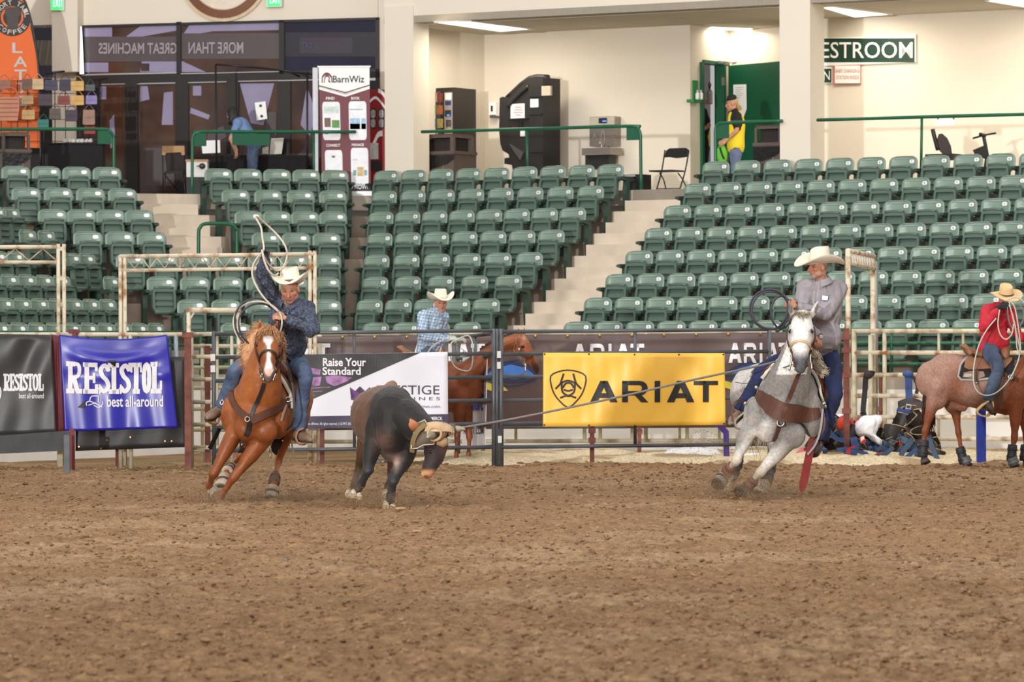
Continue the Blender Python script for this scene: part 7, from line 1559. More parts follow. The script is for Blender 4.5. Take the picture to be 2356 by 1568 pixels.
hoof('hoof',B(1660,1100,.12),B(1651,1113,.04),M_hornh,h2,1.1);hoof('hoof',B(1711,1125,-.05),B(1702,1133,-.1),M_hornh,h2,1.1);hoof('hoof',B(1755,1120,1.24),B(1747,1141,1.18),M_hornh,h2,1.15);hoof('hoof',B(1674,1110,1.26),B(1668,1124,1.2),M_hornc,h2,1.1)
M_bt=mat('tan_sport_boot',(150,92,70),.55,c2=(120,72,58),scale=9);M_bk=mat('black_sport_boot',(44,44,50),.6,var=.2)
boot_wrap('sport_boot',B(1685,1070,.02),B(1670,1090,.13),.050,.064,M_bt,h2,2,bm=M_brl);boot_wrap('bell_boot',B(1667,1093,.13),B(1652,1112,.04),.058,.086,mat('boot_grey',(140,134,124),.7,var=.2),h2,1,bm=M_bk)
boot_wrap('sport_boot',B(1737,1101,-.06),B(1716,1124,-.03),.052,.064,M_bt,h2,2,bm=M_brl)
boot_wrap('sport_boot',B(1775,1068,1.58),B(1762,1110,1.31),.056,.066,M_bk,h2,2);boot_wrap('sport_boot',B(1700,1058,1.58),B(1683,1098,1.33),.054,.064,M_bk,h2,2);boot_wrap('bell_boot',B(1760,1110,1.29),B(1747,1139,1.19),.06,.09,M_boots,h2,1)
M_whair=mat('white_hair',(226,218,200),.6,c2=(190,176,146),scale=30,stretch=(1,1,.2))
hair('forelock',[B(1830,722,-.1),B(1846,716,-.12),B(1862,722,-.1)],[B(1830,716,-.2),B(1846,732,-.30),B(1866,718,-.2)],150,.008,M_whair,h2,3,.012)
hair('mane',[B(1866,790,.1),B(1872,830,.12),B(1880,860,.16)],[B(1884,822,.12),B(1896,848,.12),B(1905,858,.14)],260,.009,M_whair,h2,5,.012,fan=.035)
hair('tail',[B(1736,890,1.85),B(1742,892,1.85)],[B(1728,1030,1.9),B(1752,1040,1.9)],90,.014,M_whair,h2,8,.06,fan=.09)
st=lambda *a,**k:s2.strap(*a,**k)
st('crown_strap',[(1834,722),(1826,730),(1819,744)],.024,M_brl,h2,.02)
st('cheekpiece',[(1814,752),(1813,775),(1817,795),(1823,812),(1828,828),(1829,842)],.022,M_brl,h2,.012);st('cheekpiece',[(1872,752),(1873,775),(1869,795),(1862,812),(1857,828),(1856,842)],.022,M_brl,h2,.012)
st('noseband',[(1818,806),(1823,793),(1832,786),(1843,784),(1853,787),(1861,794),(1866,808)],.026,mat('rawhide',(202,176,140),.6,var=.15,scale=30),h2,.014)
for P_ in ([(1820,815),(1822,826),(1819,838),(1816,852)],[(1866,815),(1864,826),(1867,838),(1868,850)]):m=MB();m.tube([B(x,y,-.38) for x,y in P_],.010,6,sub=3);m.build('bit_shank',M_bit,h2)
st('tie_down',[(1837,856),(1828,880),(1818,905),(1810,925)],.042,M_brl,h2,.016);st('tie_down',[(1808,932),(1804,945),(1800,958)],.040,M_brl,h2,.03);st('tie_down',[(1794,975),(1787,990),(1778,1012)],.044,M_brl,h2,.016)
P_,N_=s2.path([(1744,908),(1756,916),(1776,934),(1800,946),(1830,950),(1860,953),(1884,948)],.02,5)
m=MB();kk=len(P_);m.strap(P_,[.10+.10*math.sin(PI*i/(kk-1))*(1 if i>kk*.25 else .9) for i in range(kk)],.014,face=N_,sub=1);m.build('breast_collar',M_brl,h2)
p,n_=s2.hit(1796,968,.03);m=MB();m.tube([p+V((.036*math.cos(a),-.006,.036*math.sin(a))) for a in [2*PI*i/14 for i in range(14)]],.008,6,closed=True);m.build('ring',M_bit,h2)
for x,y in ((1720,930),(1738,905),(1746,894),(1892,936),(1896,928)):p,n_=s2.hit(x,y,.03);p=p or B(x,y,.1);ball_part('concho',p,(.022,.014,.022),M_bit,h2)
u2=up2.normalized();f2=(B(1760,0,1.3)-B(1801,0,.2));f2.z=0;f2.normalize();sd2=f2.cross(u2).normalized();C2=B(1810,918,.52)
pad_shell('saddle_pad',s2,saddle_rows(C2,sd2,u2,f2,-.28,.52,8,1.3,.36),M_pad,h2,.012,.03);pad_shell('saddle_skirt',s2,saddle_rows(C2,sd2,u2,f2,-.22,.46,8,1.2,.36),M_sadl,h2,.045,.018)
saddle_top(C2+f2*.02+u2*.03,u2,f2,sd2,h2,M_sadl)
m=MB();m.strap([B(1752,875,.4),B(1742,905,.36),B(1728,935,.32),B(1716,948,.30)],[.15,.13,.10,.08],.016,face=V((-.7,-.7,0)));m.build('fender',M_sadl,h2)
m=MB();m.strap([B(1893,870,.4),B(1896,920,.36),B(1890,965,.32),B(1880,1000,.30)],[.15,.13,.10,.08],.016,face=V((.7,-.7,0)));m.build('fender',M_sadl,h2)
stirrup([B(1716,945,.22),B(1700,958,.2),B(1690,970,.18),B(1696,984,.18),B(1712,984,.2),B(1722,965,.22)],h2,mat('steel_stirrup',(186,182,176),.35,metal=.7),.045);stirrup([B(1878,1000,.22),B(1862,1015,.2),B(1858,1040,.2),B(1872,1050,.2),B(1886,1042,.2),B(1888,1015,.22)],h2,M_sadl,.06)
m=MB();m.strap([B(1890,930,.02),B(1896,975,.0),B(1880,1010,.0),B(1850,1035,.05)],.03,.008,face=V((0,1,0)),sub=5);m.build('latigo',M_brl,h2)
m=MB();m.strap([B(1893,940,-.02),B(1888,985,-.05),B(1877,1020,-.06),B(1858,1045,-.05)],.02,.006,face=V((0,1,0)),sub=5);m.build('side_rein',mat('grey_strap',(150,146,150),.6),h2)
m=MB();m.strap([B(1870,1010,.05),B(1862,1045,.0),B(1854,1085,-.03),B(1847,1118,-.05),B(1843.5,1131,-.05)],[.085,.085,.085,.08,.015],.010,face=V((.3,-1,0)),sub=3);m.build('red_flank_strap',mat('oxblood_strap',(126,36,34),.55,var=.12),h2)
m=MB();m.strap([B(1712,925,.12),B(1700,920,.05),B(1688,930,.02),B(1684,950,.02),B(1686,970,.02)],.022,.006,face=V((0,1,0)),sub=5);m.strap([B(1740,882,.15),B(1715,882,.1),B(1692,879,.06)],.02,.006,face=V((0,0,1)),sub=5);m.build('saddle_strings',M_brl,h2)
m=MB();m.strap([B(1822,838,-.35),B(1800,845,-.1),B(1822,820,.15),B(1868,800,.22)],.022,.006,face=V((0,0,1)),sub=5);m.strap([B(1864,838,-.35),B(1878,830,.0),B(1880,805,.2)],.022,.006,face=V((0,1,0)),sub=5);m.build('reins',M_brl,h2)
# ---------------------------------------------------------------- roan horse standing side-on at the right edge
D3=55.3;E3=frame_of(D3);ROAN=np.array(lin((162,126,110)));BAY=np.array(lin((132,72,42)))
def paint3(P):
    px,py,Z=proj(P);n=fbm(P,4,3,24);C=np.tile(ROAN,(len(P),1));C=mixc(C,lin((150,112,100)),sstep(n,.5,.75)*.7)
    b=np.clip(sstep(py,905,950)*(1-.75*np.exp(-((px-2175)**2/2500+(py-920)**2/900)))+np.exp(-((px-2200)**2/500+(py-890)**2/2200))*.8+sstep(px,2296,2325)*.95,0,1)
    b=b*(1-.85*np.exp(-((px-2224)**2/500+(py-912)**2/500)));C=mixc(C,BAY,b);return mixc(C,lin((96,58,40)),np.exp(-((px-2200)**2/700+(py-945)**2/120))*.7)
h3,h3b=horse('red roan horse standing side-on under the red shirted rider',V((E3(2250,0).x,D3,0)),
    [(E3(2138,872,0),(.15,.24)),(E3(2160,872,0),(.26,.31)),(E3(2195,868,0),(.29,.31)),(E3(2240,882,0),(.30,.31)),(E3(2285,888,0),(.31,.34)),(E3(2325,890,0),(.29,.36)),(E3(2362,890,0),(.20,.27))],
    [(E3(2345,868,0),(.18,.30)),(E3(2385,820,0),(.14,.24)),(E3(2420,772,0),(.11,.18)),(E3(2442,745,0),(.09,.13))],
    [(E3(2440,736,0),(.08,.09)),(E3(2460,752,0),(.105,.125)),(E3(2476,772,0),(.09,.12)),(E3(2490,794,0),(.065,.085)),(E3(2500,812,0),(.06,.07)),(E3(2506,822,0),(.045,.045))],
    [(E3(2436,734,-.06),E3(2440,708,-.07),1,(0,1,0)),(E3(2436,734,.06),E3(2440,708,.07),1,(0,1,0))],
    [('h',[E3(2156,890,-.14),E3(2129,990,-.14),E3(2122,1040,-.14),E3(2126,1056,-.14),E3(2126,1056,-.14)],1.0),('h',[E3(2192,895,.14),E3(2205,995,.13),E3(2214,1050,.13),E3(2222,1062,.13),E3(2222,1062,.13)],.98),
     ('f',[E3(2338,925,-.14),E3(2334,1008,-.14),E3(2326,1052,-.14),E3(2331,1064,-.14),E3(2331,1064,-.14)],1.1),('f',[E3(2352,925,.14),E3(2362,1008,.14),E3(2356,1052,.14),E3(2361,1064,.14),E3(2361,1064,.14)],1.1)],
    paint3,.02,M_coatd,(0,0,1),nup=(0,1,0),hup=(0,1,0),
    extra=[(E3(2158,900,-.13),(.16,.14,.24),None),(E3(2196,915,.10),(.17,.13,.22),None),(E3(2338,905,-.15),(.16,.13,.24),None),(E3(2212,942,0),(.08,.06,.03),None)])
wrinkle(h3b,.008,3.2,4);s3=Surf(h3b)
for J,k in (((2126,1055),-.14),((2222,1061),.13),((2331,1063),-.14),((2361,1063),.14)):hoof('hoof',E3(J[0],J[1],k),E3(J[0]+4,J[1]+10,k-.02),M_hornh,h3,1.05)
for x,y0,x2,y1,dz in ((2127,1012,2122,1052,-.14),(2208,1028,2219,1066,.13),(2330,1022,2327,1060,-.14),(2359,1022,2357,1060,.14)):boot_wrap('sport_boot',E3(x,y0,dz),E3(x2,y1,dz),.058,.066,M_bk,h3,2)
for x,y,dz in ((2220,1058,.12),(2329,1060,-.15)):boot_wrap('ankle_guard',E3(x-1,y-8,dz),E3(x+4,y+6,dz),.066,.076,mat('guard_grey',(96,96,98),.5),h3,0)
hair('tail',[E3(2136,838,0),E3(2134,850,0)],[E3(2122,985,.0),E3(2150,1000,.05)],140,.022,mat('roan_tail',(96,58,46),.6,c2=(60,40,36),scale=30),h3,8,.03,fan=.06,mid=None)
pr=lambda pts:[E3(x,y,-.34) for x,y in pts]
def side_cloth(name,poly,mm,parent,S_,lift,th):
    """cloth cut to an outline (pixels) and laid on the flank"""
    import bmesh
    bm=bmesh.new();vs=[bm.verts.new((x,y,0)) for x,y in poly];bm.faces.new(vs)
    for ax,no in ((0,V((1,0,0))),(1,V((0,1,0)))):
        c=[p[ax] for p in poly];a=min(c)+8
        while a<max(c):bmesh.ops.bisect_plane(bm,geom=bm.verts[:]+bm.edges[:]+bm.faces[:],plane_co=no*a,plane_no=no,dist=1e-4);a+=8
    bm.verts.index_update();P=[];Q=[]
    for v in bm.verts:
        p,n_=S_.hit(v.co.x,v.co.y,lift)
        if p is None:p=S_.near(E3(v.co.x,v.co.y,-.2),lift)[0];n_=V((0,-1,0))
        P.append(p);Q.append(p+n_*th)
    fs=[[v.index for v in f.verts] for f in bm.faces];n=len(P);ed=[[e.verts[0].index,e.verts[1].index] for e in bm.edges if len(e.link_faces) == 1];bm.free()
    m=MB();m.add(P+Q,fs+[[n+i for i in f][::-1] for f in fs]+[(a,b,n+b,n+a) for a,b in ed],0,False);return m.build(name,mm,parent)
side_cloth('saddle_pad',[(2202,866),(2207,840),(2220,824),(2236,820),(2330,812),(2336,850),(2330,868),(2250,876),(2210,874)],mat('pad_edge',(176,172,166),.9),h3,s3,.012,.014)
side_cloth('saddle_blanket',[(2206,864),(2211,842),(2222,828),(2238,823),(2330,814),(2333,848),(2328,864),(2250,871),(2212,870)],mat('blanket_black',(38,34,36),.9,var=.2),h3,s3,.028,.012)
side_cloth('pad_patch',[(2214,868),(2217,858),(2228,856),(2262,858),(2266,868),(2250,872)],mat('patch_tan',(150,128,112),.7),h3,s3,.044,.008)
side_cloth('oval_badge',[(2219+9*math.cos(a)+7,864.5+4*math.sin(a)) for a in [2*PI*i/16 for i in range(16)]],mat('badge_pale',(190,172,160),.6),h3,s3,.056,.004)
M_tans=mat('tan_saddle',(158,110,78),.55,c2=(132,90,64),scale=8)
side_cloth('saddle_skirt',[(2216,848),(2219,832),(2234,820),(2300,812),(2322,800),(2330,806),(2326,836),(2312,852),(2262,854),(2226,854)],M_tans,h3,s3,.05,.02)
Cs=E3(2283,890,0);saddle_top(Cs+V((0,0,.0)),V((0,0,1)),V((-1,0,0)),V((0,-1,0)),h3,M_tans)
m=MB();m.strap([E3(2290,830,-.36),E3(2296,870,-.38),E3(2290,900,-.37),E3(2280,925,-.36)],[.16,.14,.10,.07],.016,face=V((0,-1,0)));m.build('fender',M_brl,h3)
m=MB();m.strap([E3(2247,850,-.33),E3(2246,868,-.34),E3(2246,880,-.34)],.05,.012,face=V((0,-1,0)));m.strap([E3(2300,850,-.36),E3(2304,880,-.36),E3(2302,915,-.34),E3(2306,938,-.30)],.06,.012,face=V((0,-1,0)));m.strap([E3(2310,858,-.34),E3(2322,868,-.32),E3(2340,872,-.28),E3(2362,890,-.2)],.05,.01,face=V((0,-1,0)));m.build('saddle_straps',M_brl,h3)
m=MB();pass;stirrup([E3(2275,920,-.42),E3(2262,930,-.44),E3(2248,944,-.46),E3(2252,953,-.46),E3(2272,956,-.40),E3(2283,936,-.40),E3(2282,922,-.42)],h3,mat('rawhide_pale',(218,190,138),.55),.06)
m=MB();m.tube([E3(2320,866,-.37),E3(2326,862,-.37),E3(2330,868,-.36),E3(2324,872,-.37)],.010,6,closed=True,sub=3);m.tube([E3(2244,881,-.36),E3(2250,880,-.36)],.012,6);m.build('ring',M_bit,h3)
# ---------------------------------------------------------------- bay horse behind the gates
D4=57.4;E4=frame_of(D4)
def paint4(P):
    px,py,Z=proj(P);n=fbm(P,3,2,34);C=mixc(np.tile(np.array(lin((150,84,50))),(len(P),1)),lin((104,54,34)),sstep(n,.4,.7)*.7)
    C=mixc(C,lin((52,38,36)),sstep(px,1218,1232)*sstep(py,828,838)*.85);C=mixc(C,lin((210,180,160)),np.exp(-((px-1206)**2/14+(py-776)**2/40))*.5);return C
h4,h4b=horse('bay horse with a bridle standing behind the gates under the plaid shirted rider',V((E4(990,0).x,D4,0)),
    [(E4(858,872,0),(.15,.23)),(E4(880,872,0),(.26,.30)),(E4(915,870,0),(.28,.30)),(E4(960,882,0),(.30,.31)),(E4(1005,888,0),(.30,.34)),(E4(1045,890,0),(.28,.35)),(E4(1080,888,0),(.20,.26))],
    [(E4(1065,868,0),(.18,.30)),(E4(1110,830,0),(.14,.24)),(E4(1155,797,0),(.11,.19)),(E4(1186,782,0),(.09,.14))],
    [(E4(1190,776,0),(.075,.09)),(E4(1202,790,0),(.10,.12)),(E4(1212,808,0),(.085,.115)),(E4(1224,828,0),(.062,.08)),(E4(1233,846,0),(.056,.068)),(E4(1236,854,0),(.042,.045))],
    [(E4(1190,772,-.06),E4(1194,750,-.06),1,(0,1,0)),(E4(1204,772,.05),E4(1208,749,.06),1,(0,1,0))],
    [('h',[E4(875,890,-.13),E4(856,990,-.13),E4(862,1040,-.13),E4(866,1056,-.13),E4(866,1056,-.13)],1.0),('h',[E4(890,890,.13),E4(880,990,.13),E4(886,1040,.13),E4(890,1056,.13),E4(890,1056,.13)],1.0),
     ('f',[E4(1058,925,-.13),E4(1052,1005,-.13),E4(1050,1050,-.13),E4(1053,1062,-.13),E4(1053,1062,-.13)],1.05),('f',[E4(1072,925,.13),E4(1080,1005,.13),E4(1078,1050,.13),E4(1081,1062,.13),E4(1081,1062,.13)],1.05)],
    paint4,.022,M_coat,(0,0,1),hup=(0,1,0),extra=[(E4(1190,805,0),(.08,.07,.09),None),(E4(1058,905,-.13),(.15,.13,.22),None)])
s4=Surf(h4b);p,n_=s4.hit(1203,797,-.004);ball_part('eye',p or E4(1203,797,-.1),.026,M_eye,h4)
for x,k in ((866,-.13),(890,.13),(1053,-.13),(1081,.13)):hoof('hoof',E4(x,1060,k),E4(x+5,1071,k),mat('hoof_greyblue',(120,122,126),.6),h4,1.1)
st=lambda *a,**k:s4.strap(*a,**k)
st('cheekpiece',[(1186,778),(1190,795),(1196,812),(1208,830),(1212,845)],.022,M_tanlea,h4);st('noseband',[(1203,838),(1213,826),(1226,818)],.024,M_brl,h4);st('throat_latch',[(1188,780),(1182,800),(1190,818)],.016,M_tanlea,h4)
m=MB();m.tube([E4(1208,836,-.1),E4(1209,850,-.1),E4(1207,860,-.1)],.012,6);m.tube([E4(1193,801,-.14),E4(1196,806,-.14)],.016,6);m.build('bit_shank',M_bit,h4)
m=MB();m.strap([E4(1207,858,-.1),E4(1170,872,-.15),E4(1120,850,-.18),E4(1060,800,-.15),E4(1042,790,-.15)],.02,.006,face=V((0,0,1)),sub=6);m.strap([E4(1207,860,.1),E4(1180,862,.14),E4(1130,850,.16),E4(1062,802,.1)],.02,.006,face=V((0,0,1)),sub=6);m.build('reins',M_brl,h4)
hair('mane',[E4(1188,762,0),E4(1150,775,0),E4(1105,800,0)],[E4(1180,788,-.1),E4(1146,805,-.14),E4(1108,830,-.17)],80,.02,mat('bay_mane',(62,42,34),.6),h4,3,.015);hair('tail',[E4(856,845,0),E4(856,855,0)],[E4(845,1000,0),E4(862,1010,0)],60,.024,mat('bay_mane',(62,42,34),.6),h4,4,.02)
saddle_top(E4(985,890,0),V((0,0,1)),V((-1,0,0)),V((0,-1,0)),h4,M_tans)
# ---------------------------------------------------------------- steer
DS=42.4;S_=frame_of(DS)
BLK=np.array(lin((38,35,35)));BRN=np.array(lin((106,74,52)));TAN=np.array(lin((150,108,76)))
def paintS(P):
    px,py,Z=proj(P);C=np.tile(BLK,(len(P),1));n=fbm(P,4,2,44)
    rear=sstep(Z+.0045*(905-px),DS+.30,DS+.62);C=mixc(C,BRN,rear);C=mixc(C,TAN,sstep(Z,DS+.75,DS+1.3)*sstep(-py,-945,-900)*.7);C=mixc(C,BRN*.45,sstep(py,1010,1075)*rear)
    pink=np.exp(-((px-882)**2/350+(py-1015)**2/500))*(Z<DS+.5);C=mixc(C,lin((140,106,94)),pink*.5)
    br=np.exp(-((px-905)**2/500+(py-1055)**2/130))*(Z<DS+.6);C=mixc(C,lin((166,132,116)),br*.45);inn=np.exp(-((px-912)**2/60+(py-1070)**2/200))*(Z<DS+.5);C=mixc(C,lin((206,178,164)),inn*.8)
    hd=(px>950) & (py>1000) & (Z<DS-.05);C=mixc(C,lin((52,40,38)),hd*.8);C=mixc(C,lin((88,54,40)),np.exp(-((px-1024)**2/120+(py-1035)**2/700))*hd*.8)
    mz=sstep(py,1076,1086)*hd;C=mixc(C,lin((208,150,108)),mz*.9);C=mixc(C,lin((208,150,108)),np.exp(-((px-963)**2/14+(py-1078)**2/70))*hd*.8);C=mixc(C,lin((40,32,30)),np.exp(-((px-980)**2/50+(py-1096)**2/14))*hd)
    C=mixc(C,lin((118,92,84)),np.exp(-((px-991)**2/26+(py-1037)**2/18))*hd*.5)
    for x,y in ((846,1083),(905,1107)):C=mixc(C,lin((112,110,108)),np.exp(-((px-x)**2+(py-y)**2)/26)*.6)
    sole=(1-rear)*sstep(py,1060,1075)*(px<940);C=mixc(C,np.array(lin((56,58,62))),sole*.6);return mixc(C,C*1.25,sstep(n,.5,.7)*.5)
st_=thing('steer',V((S_(880,0).x,DS+.5,0)),'dark brown and black roping steer with wrapped horns running with head low','steer')
L=[chain([S_(905,1000,.02),S_(908,975,.15),S_(897,966,.45),S_(877,962,.85),S_(864,960,1.20),S_(862,953,1.50),S_(872,950,1.72)],[(.17,.24),(.25,.33),(.285,.345),(.29,.33),(.26,.29),(.235,.26),(.15,.18)],up=(-.12,0,1),sub=4,seg=18),
     chain([S_(915,955,.25),S_(938,965,.02),S_(962,982,-.14),S_(984,1000,-.24)],[(.22,.26),(.19,.235),(.155,.19),(.125,.145)],up=(0,1,0),sub=4,seg=16),
     chain([S_(1000,996,-.24),S_(1004,1018,-.28),S_(1002,1040,-.33),S_(994,1062,-.37),S_(985,1080,-.40),S_(979,1092,-.41)],[(.095,.10),(.118,.115),(.105,.115),(.082,.095),(.066,.075),(.052,.05)],up=(.35,-1,.25),sub=4,seg=14),
     chain([S_(908,950,.3),S_(925,915,.45),S_(905,905,.8)],[.10,.09,.08],sub=3),chain([S_(965,990,-.2),S_(952,978,-.2),S_(944,968,-.18)],[(.03,.02),(.05,.018),(.012,.01)],up=(0,1,0),sub=3,seg=10),chain([S_(893,908,1.45),S_(903,886,1.72),S_(907,895,1.85)],[.10,.05,.035],sub=3),
     blob(S_(866,990,.12),(.12,.14,.20)),blob(S_(940,1010,.05),(.11,.14,.18)),blob(S_(905,1040,.08),(.12,.14,.10)),blob(S_(838,962,1.4),(.10,.26,.26)),blob(S_(890,960,1.4),(.12,.26,.26)),blob(S_(985,1040,-.30),(.05,.06,.07))]
CALF=[(.10,.12),(.085,.095),(.056,.06),(.062,.062),(.044,.046),(.040,.042),(.050,.052),(.040,.042),(.048,.050)]
for J,rad in (([S_(860,1005,.12),S_(846,1082,-.02),S_(829,1116,.10),S_(822,1128,.06)],CALF),([S_(936,1040,.06),S_(904,1106,-.08),S_(899,1142,.0),S_(897,1152,-.03)],CALF),([S_(848,985,1.45),S_(823,1085,1.55),S_(812,1118,1.25),S_(808,1130,1.2)],[(x*.9,y*.9) for x,y in HIND]),([S_(905,990,1.45),S_(900,1088,1.5),S_(892,1118,1.2),S_(890,1130,1.15)],[(x*.9,y*.9) for x,y in HIND])):L.append(leg_chain(J+[J[-1]],rad,.98))
stb=sculpt('body',L,.015,vmat('steer_coat',.62,var=.14,scale=26,spec=.3,sheen=.1),st_,smooth=6,color=paintS);wrinkle(stb,.010,4,5);wrinkle(stb,.003,16,6,(2,1,.6));sS=Surf(stb)
p,n_=sS.hit(991,1039,-.006);ball_part('eye',p or S_(991,1039,-.4),.020,M_eye,st_)
for x,y,dz in ((814,1134,.02),(827,1139,.04),(888,1160,-.06),(903,1163,-.03),(803,1133,1.15),(811,1135,1.17),(887,1134,1.1),(895,1135,1.12)):
    c=S_(x,y-6,dz+.03);e=S_(x-(2 if x<860 else 0),y+5,dz-.03);m=MB();m.tube([c,c.lerp(e,.5),e,e+(e-c)*.05],[.024,.032,.037,.03],10);m.build('hoof',M_hornc,st_)
hair('tail',[S_(908,888,1.85),S_(910,890,1.86)],[S_(905,990,2.0),S_(912,1000,2.0)],30,.02,mat('steer_tail',(60,46,38),.7),st_,5,.02)
sculpt('ear',[chain([S_(964,996,-.30),S_(956,984,-.42),S_(949,974,-.46),S_(944,963,-.44)],[(.02,.02),(.048,.022),(.046,.016),(.010,.008)],up=(0,1,0),sub=4,seg=10)],.008,mat('ear_tan',(176,112,74),.7,var=.15),st_,smooth=2)
M_horn=mat('horn_grey',(176,164,142),.5,c2=(120,112,100),scale=12);M_wrapt=mat('tan_horn_wrap',(206,178,142),.65,c2=(180,148,112),scale=9);M_wrapg=mat('grey_horn_wrap',(118,104,88),.7,c2=(92,82,72),scale=12)
m=MB();m.tube([S_(1000,994,-.30),S_(996,999,-.46),S_(987,1004,-.62),S_(984,1004,-.68)],[.045,.042,.032,.012],12,sub=4);m.build('horn',M_horn,st_)
m=MB();m.tube([S_(1022,990,-.28),S_(1044,987,-.30),S_(1062,986,-.33),S_(1070,987,-.36)],[.045,.038,.026,.008],12,sub=4);m.build('horn',M_horn,st_)
wp=mat('grey_horn_wrap',(118,104,88));m=MB()
def sheet(nm,pts,mm,par,th=.012,edge=None):
    m=MB();n=len(pts);P=[V(p) for p in pts];nn=(P[1]-P[0]).cross(P[-1]-P[0]).normalized()*th
    if nn.y>0:nn=-nn
    c=sum(P,V())/n;m.add(P+[p+nn for p in P]+[c+nn*2.5,c],[(i,(i+1) % n,2*n+1) for i in range(n)]+[(n+(i+1) % n,n+i,2*n) for i in range(n)]+[((i+1) % n,i,n+i,n+(i+1) % n) for i in range(n)],0,True);o=m.build(nm,mm,par)
    if edge:m=MB();m.tube([p+nn for p in P],.007,5,closed=True);m.build('edge',edge,o)
    return o
sheet('ear_flap',[S_(947,1032,-.42),S_(953,995,-.38),S_(962,974,-.34),S_(978,966,-.34),S_(985,978,-.40),S_(1003,982,-.44),S_(1000,1012,-.47),S_(1000,1022,-.47),S_(975,1024,-.46),S_(960,1032,-.44)],M_wrapg,st_,.012,mat('wrap_edge',(196,182,156),.7))
m=MB();m.strap([S_(948,1040,-.40),S_(951,1012,-.44),S_(962,990,-.45),S_(980,975,-.44)],.05,.01,face=V((-.3,-1,.1)),sub=4);m.build('wrap_strap',mat('wrap_olive',(122,104,66),.7),st_)
m=MB();m.strap([S_(980,982,-.44),S_(1005,981,-.50),S_(1030,984,-.46),S_(1044,990,-.40)],[.10,.11,.08,.06],.012,face=V((0,-1,.5)),sub=4);m.build('poll_wrap',M_wrapt,st_)
m=MB()
for i in range(3):c=S_(1000+i*5.5,997-i*2.6,-.50+.04*i);ax=(S_(987,1004,-.62)-S_(1000,994,-.3)).normalized();s_=ax.cross(UPZ).normalized();q_=s_.cross(ax);m.tube([c+s_*(.066*math.cos(a))+q_*(.066*math.sin(a)) for a in [2*PI*j/16 for j in range(16)]],.016,6,closed=True)
m.build('horn_wrap_rings',M_wrapt,st_)
m=MB();m.tube([S_(1026,990,-.29),S_(1036,988,-.30),S_(1048,987,-.31)],[.064,.062,.054],14);m.build('horn_cuff',M_wrapg,st_)
m=MB();m.strap([S_(1020,975,-.34),S_(1034,983,-.38),S_(1040,995,-.38),S_(1036,1003,-.36)],.05,.01,face=V((0,-1,0)),sub=4);m.build('buckle_strap',M_wrapt,st_)
m=MB();m.tube([S_(1032,984,-.42),S_(1041,983,-.42),S_(1042,998,-.42),S_(1033,999,-.42)],.008,6,closed=True,smooth=False);m.build('buckle',M_bit,st_)
sheet('brow_flap',[S_(1000,1020,-.42),S_(1008,1008,-.44),S_(1028,1006,-.40),S_(1032,1022,-.36),S_(1020,1028,-.40)],M_wrapt,st_,.01)
# the rope from the horns to the saddle horn of the grey horse
rope('catch_rope','long grey rope stretched from the steer horns to the grey horse',[S_(1046,986,-.34),W(1180,963,42.5),W(1400,918,43.0),W(1600,872,43.7),W(1760,838,44.3),W(1838,815,44.75)],.0115,M_ropeg,3,cat='rope')
# ================================================================ RIDERS AND PEOPLE
def joints(f,base,**k):
    J={a:f(*v) for a,v in k.items() if a not in ('face','hup','front')}
    for a in ('face','hup','front'):
        if a in k:J[a]=V(k[a])
    J['base']=base;return J
def gloves(t,parts,mm,vox=.008,name='glove'):return sculpt(name,parts,vox,mm,t,smooth=2,fac=.4)
def cuff(t,e,w,r,mm,name='cuff'):d=(w-e).normalized();m=MB();m.tube([w-d*.05,w-d*.03,w-d*.005,w+d*.006],[r*.97,r,r*.98,r*.9],14,cap=False);return m.build(name,mm,t)
def placket(t,o,pts,mm,n=5,nm='placket'):
    S=Surf(o);S.strap(nm,pts,.03,mm,t,.004,.003)
    P,N_=S.path(pts,.010,5)
    for i in range(n):
        p=P[int((i+.7)/n*(len(P)-1))];m=MB();m.ball(p,(.006,.004,.006),7,5);m.build('button',mat('snap_button',(206,204,206),.3),t)
    return S
# ---- the roper on the sorrel
J=joints(A,A(650,830,.6),pelvis=(654,824,.60),chest=(667,722,.42),neck=(662,694,.36),head=(667,665,.28),sr=(632,690,.40),sl=(704,708,.45),er=(603,636,.22),wr=(610,594,.08),el=(719,760,.25),wl=(656,731,.12),
           hl=(680,830,.60),hr=(634,830,.58),kr=(548,846,.26),kl=(702,866,.18),ar=(507,938,.40),al=(687,993,.30),tr=(477,961,.24),tl=(715,1012,.10),face=(-.10,-.93,-.32),hup=(-.10,-.30,.95))
hL=hand_parts(J['wl'],V((-.95,-.15,.22)),V((-.15,.8,-.5)),1.08,1.0,1.0,V((0,-.3,1)))
t,o=person('man in blue patterned shirt and straw hat swinging a rope on the sorrel',J,1.04,SKIN,lin((70,56,48)),lin((120,104,98)),.0075,[hL],.75,head_k=1.13,neck_r=.078)
rider1=t
M_pais=mat('slate_paisley_shirt',(92,102,124),.8,c2=(48,54,72),scale=46,detail=6,sharp=(.36,.64))
o=shirt(t,J,M_pais,1.10,(.95,.96),.05,.012,None,.024,8.5,stretch=(1,1,.6));cuff(t,J['er'],J['wr'].lerp(J['er'],.03),.052,M_pais);cuff(t,J['el'],J['wl'],.050,M_pais)
collar(t,J,M_pais,1.12,V((-.1,-1,-.1)),.5,.05);placket(t,o,[(663,712),(658,740),(652,770),(650,800)],M_pais)
jeans(t,J,M_jean,1.06,.97);boot(t,J['ar'],J['tr'],J['kr'],M_bootl,1.05);boot(t,J['al'],J['tl'],J['kl'],M_bootl,1.05)
cowboy_hat(t,J['head']+V((.004,.0,.068)),V((-.10,-1,0)),V((-.08,-.06,1)),M_straw,M_bandd,1.24,.095,.085,.128,.012)
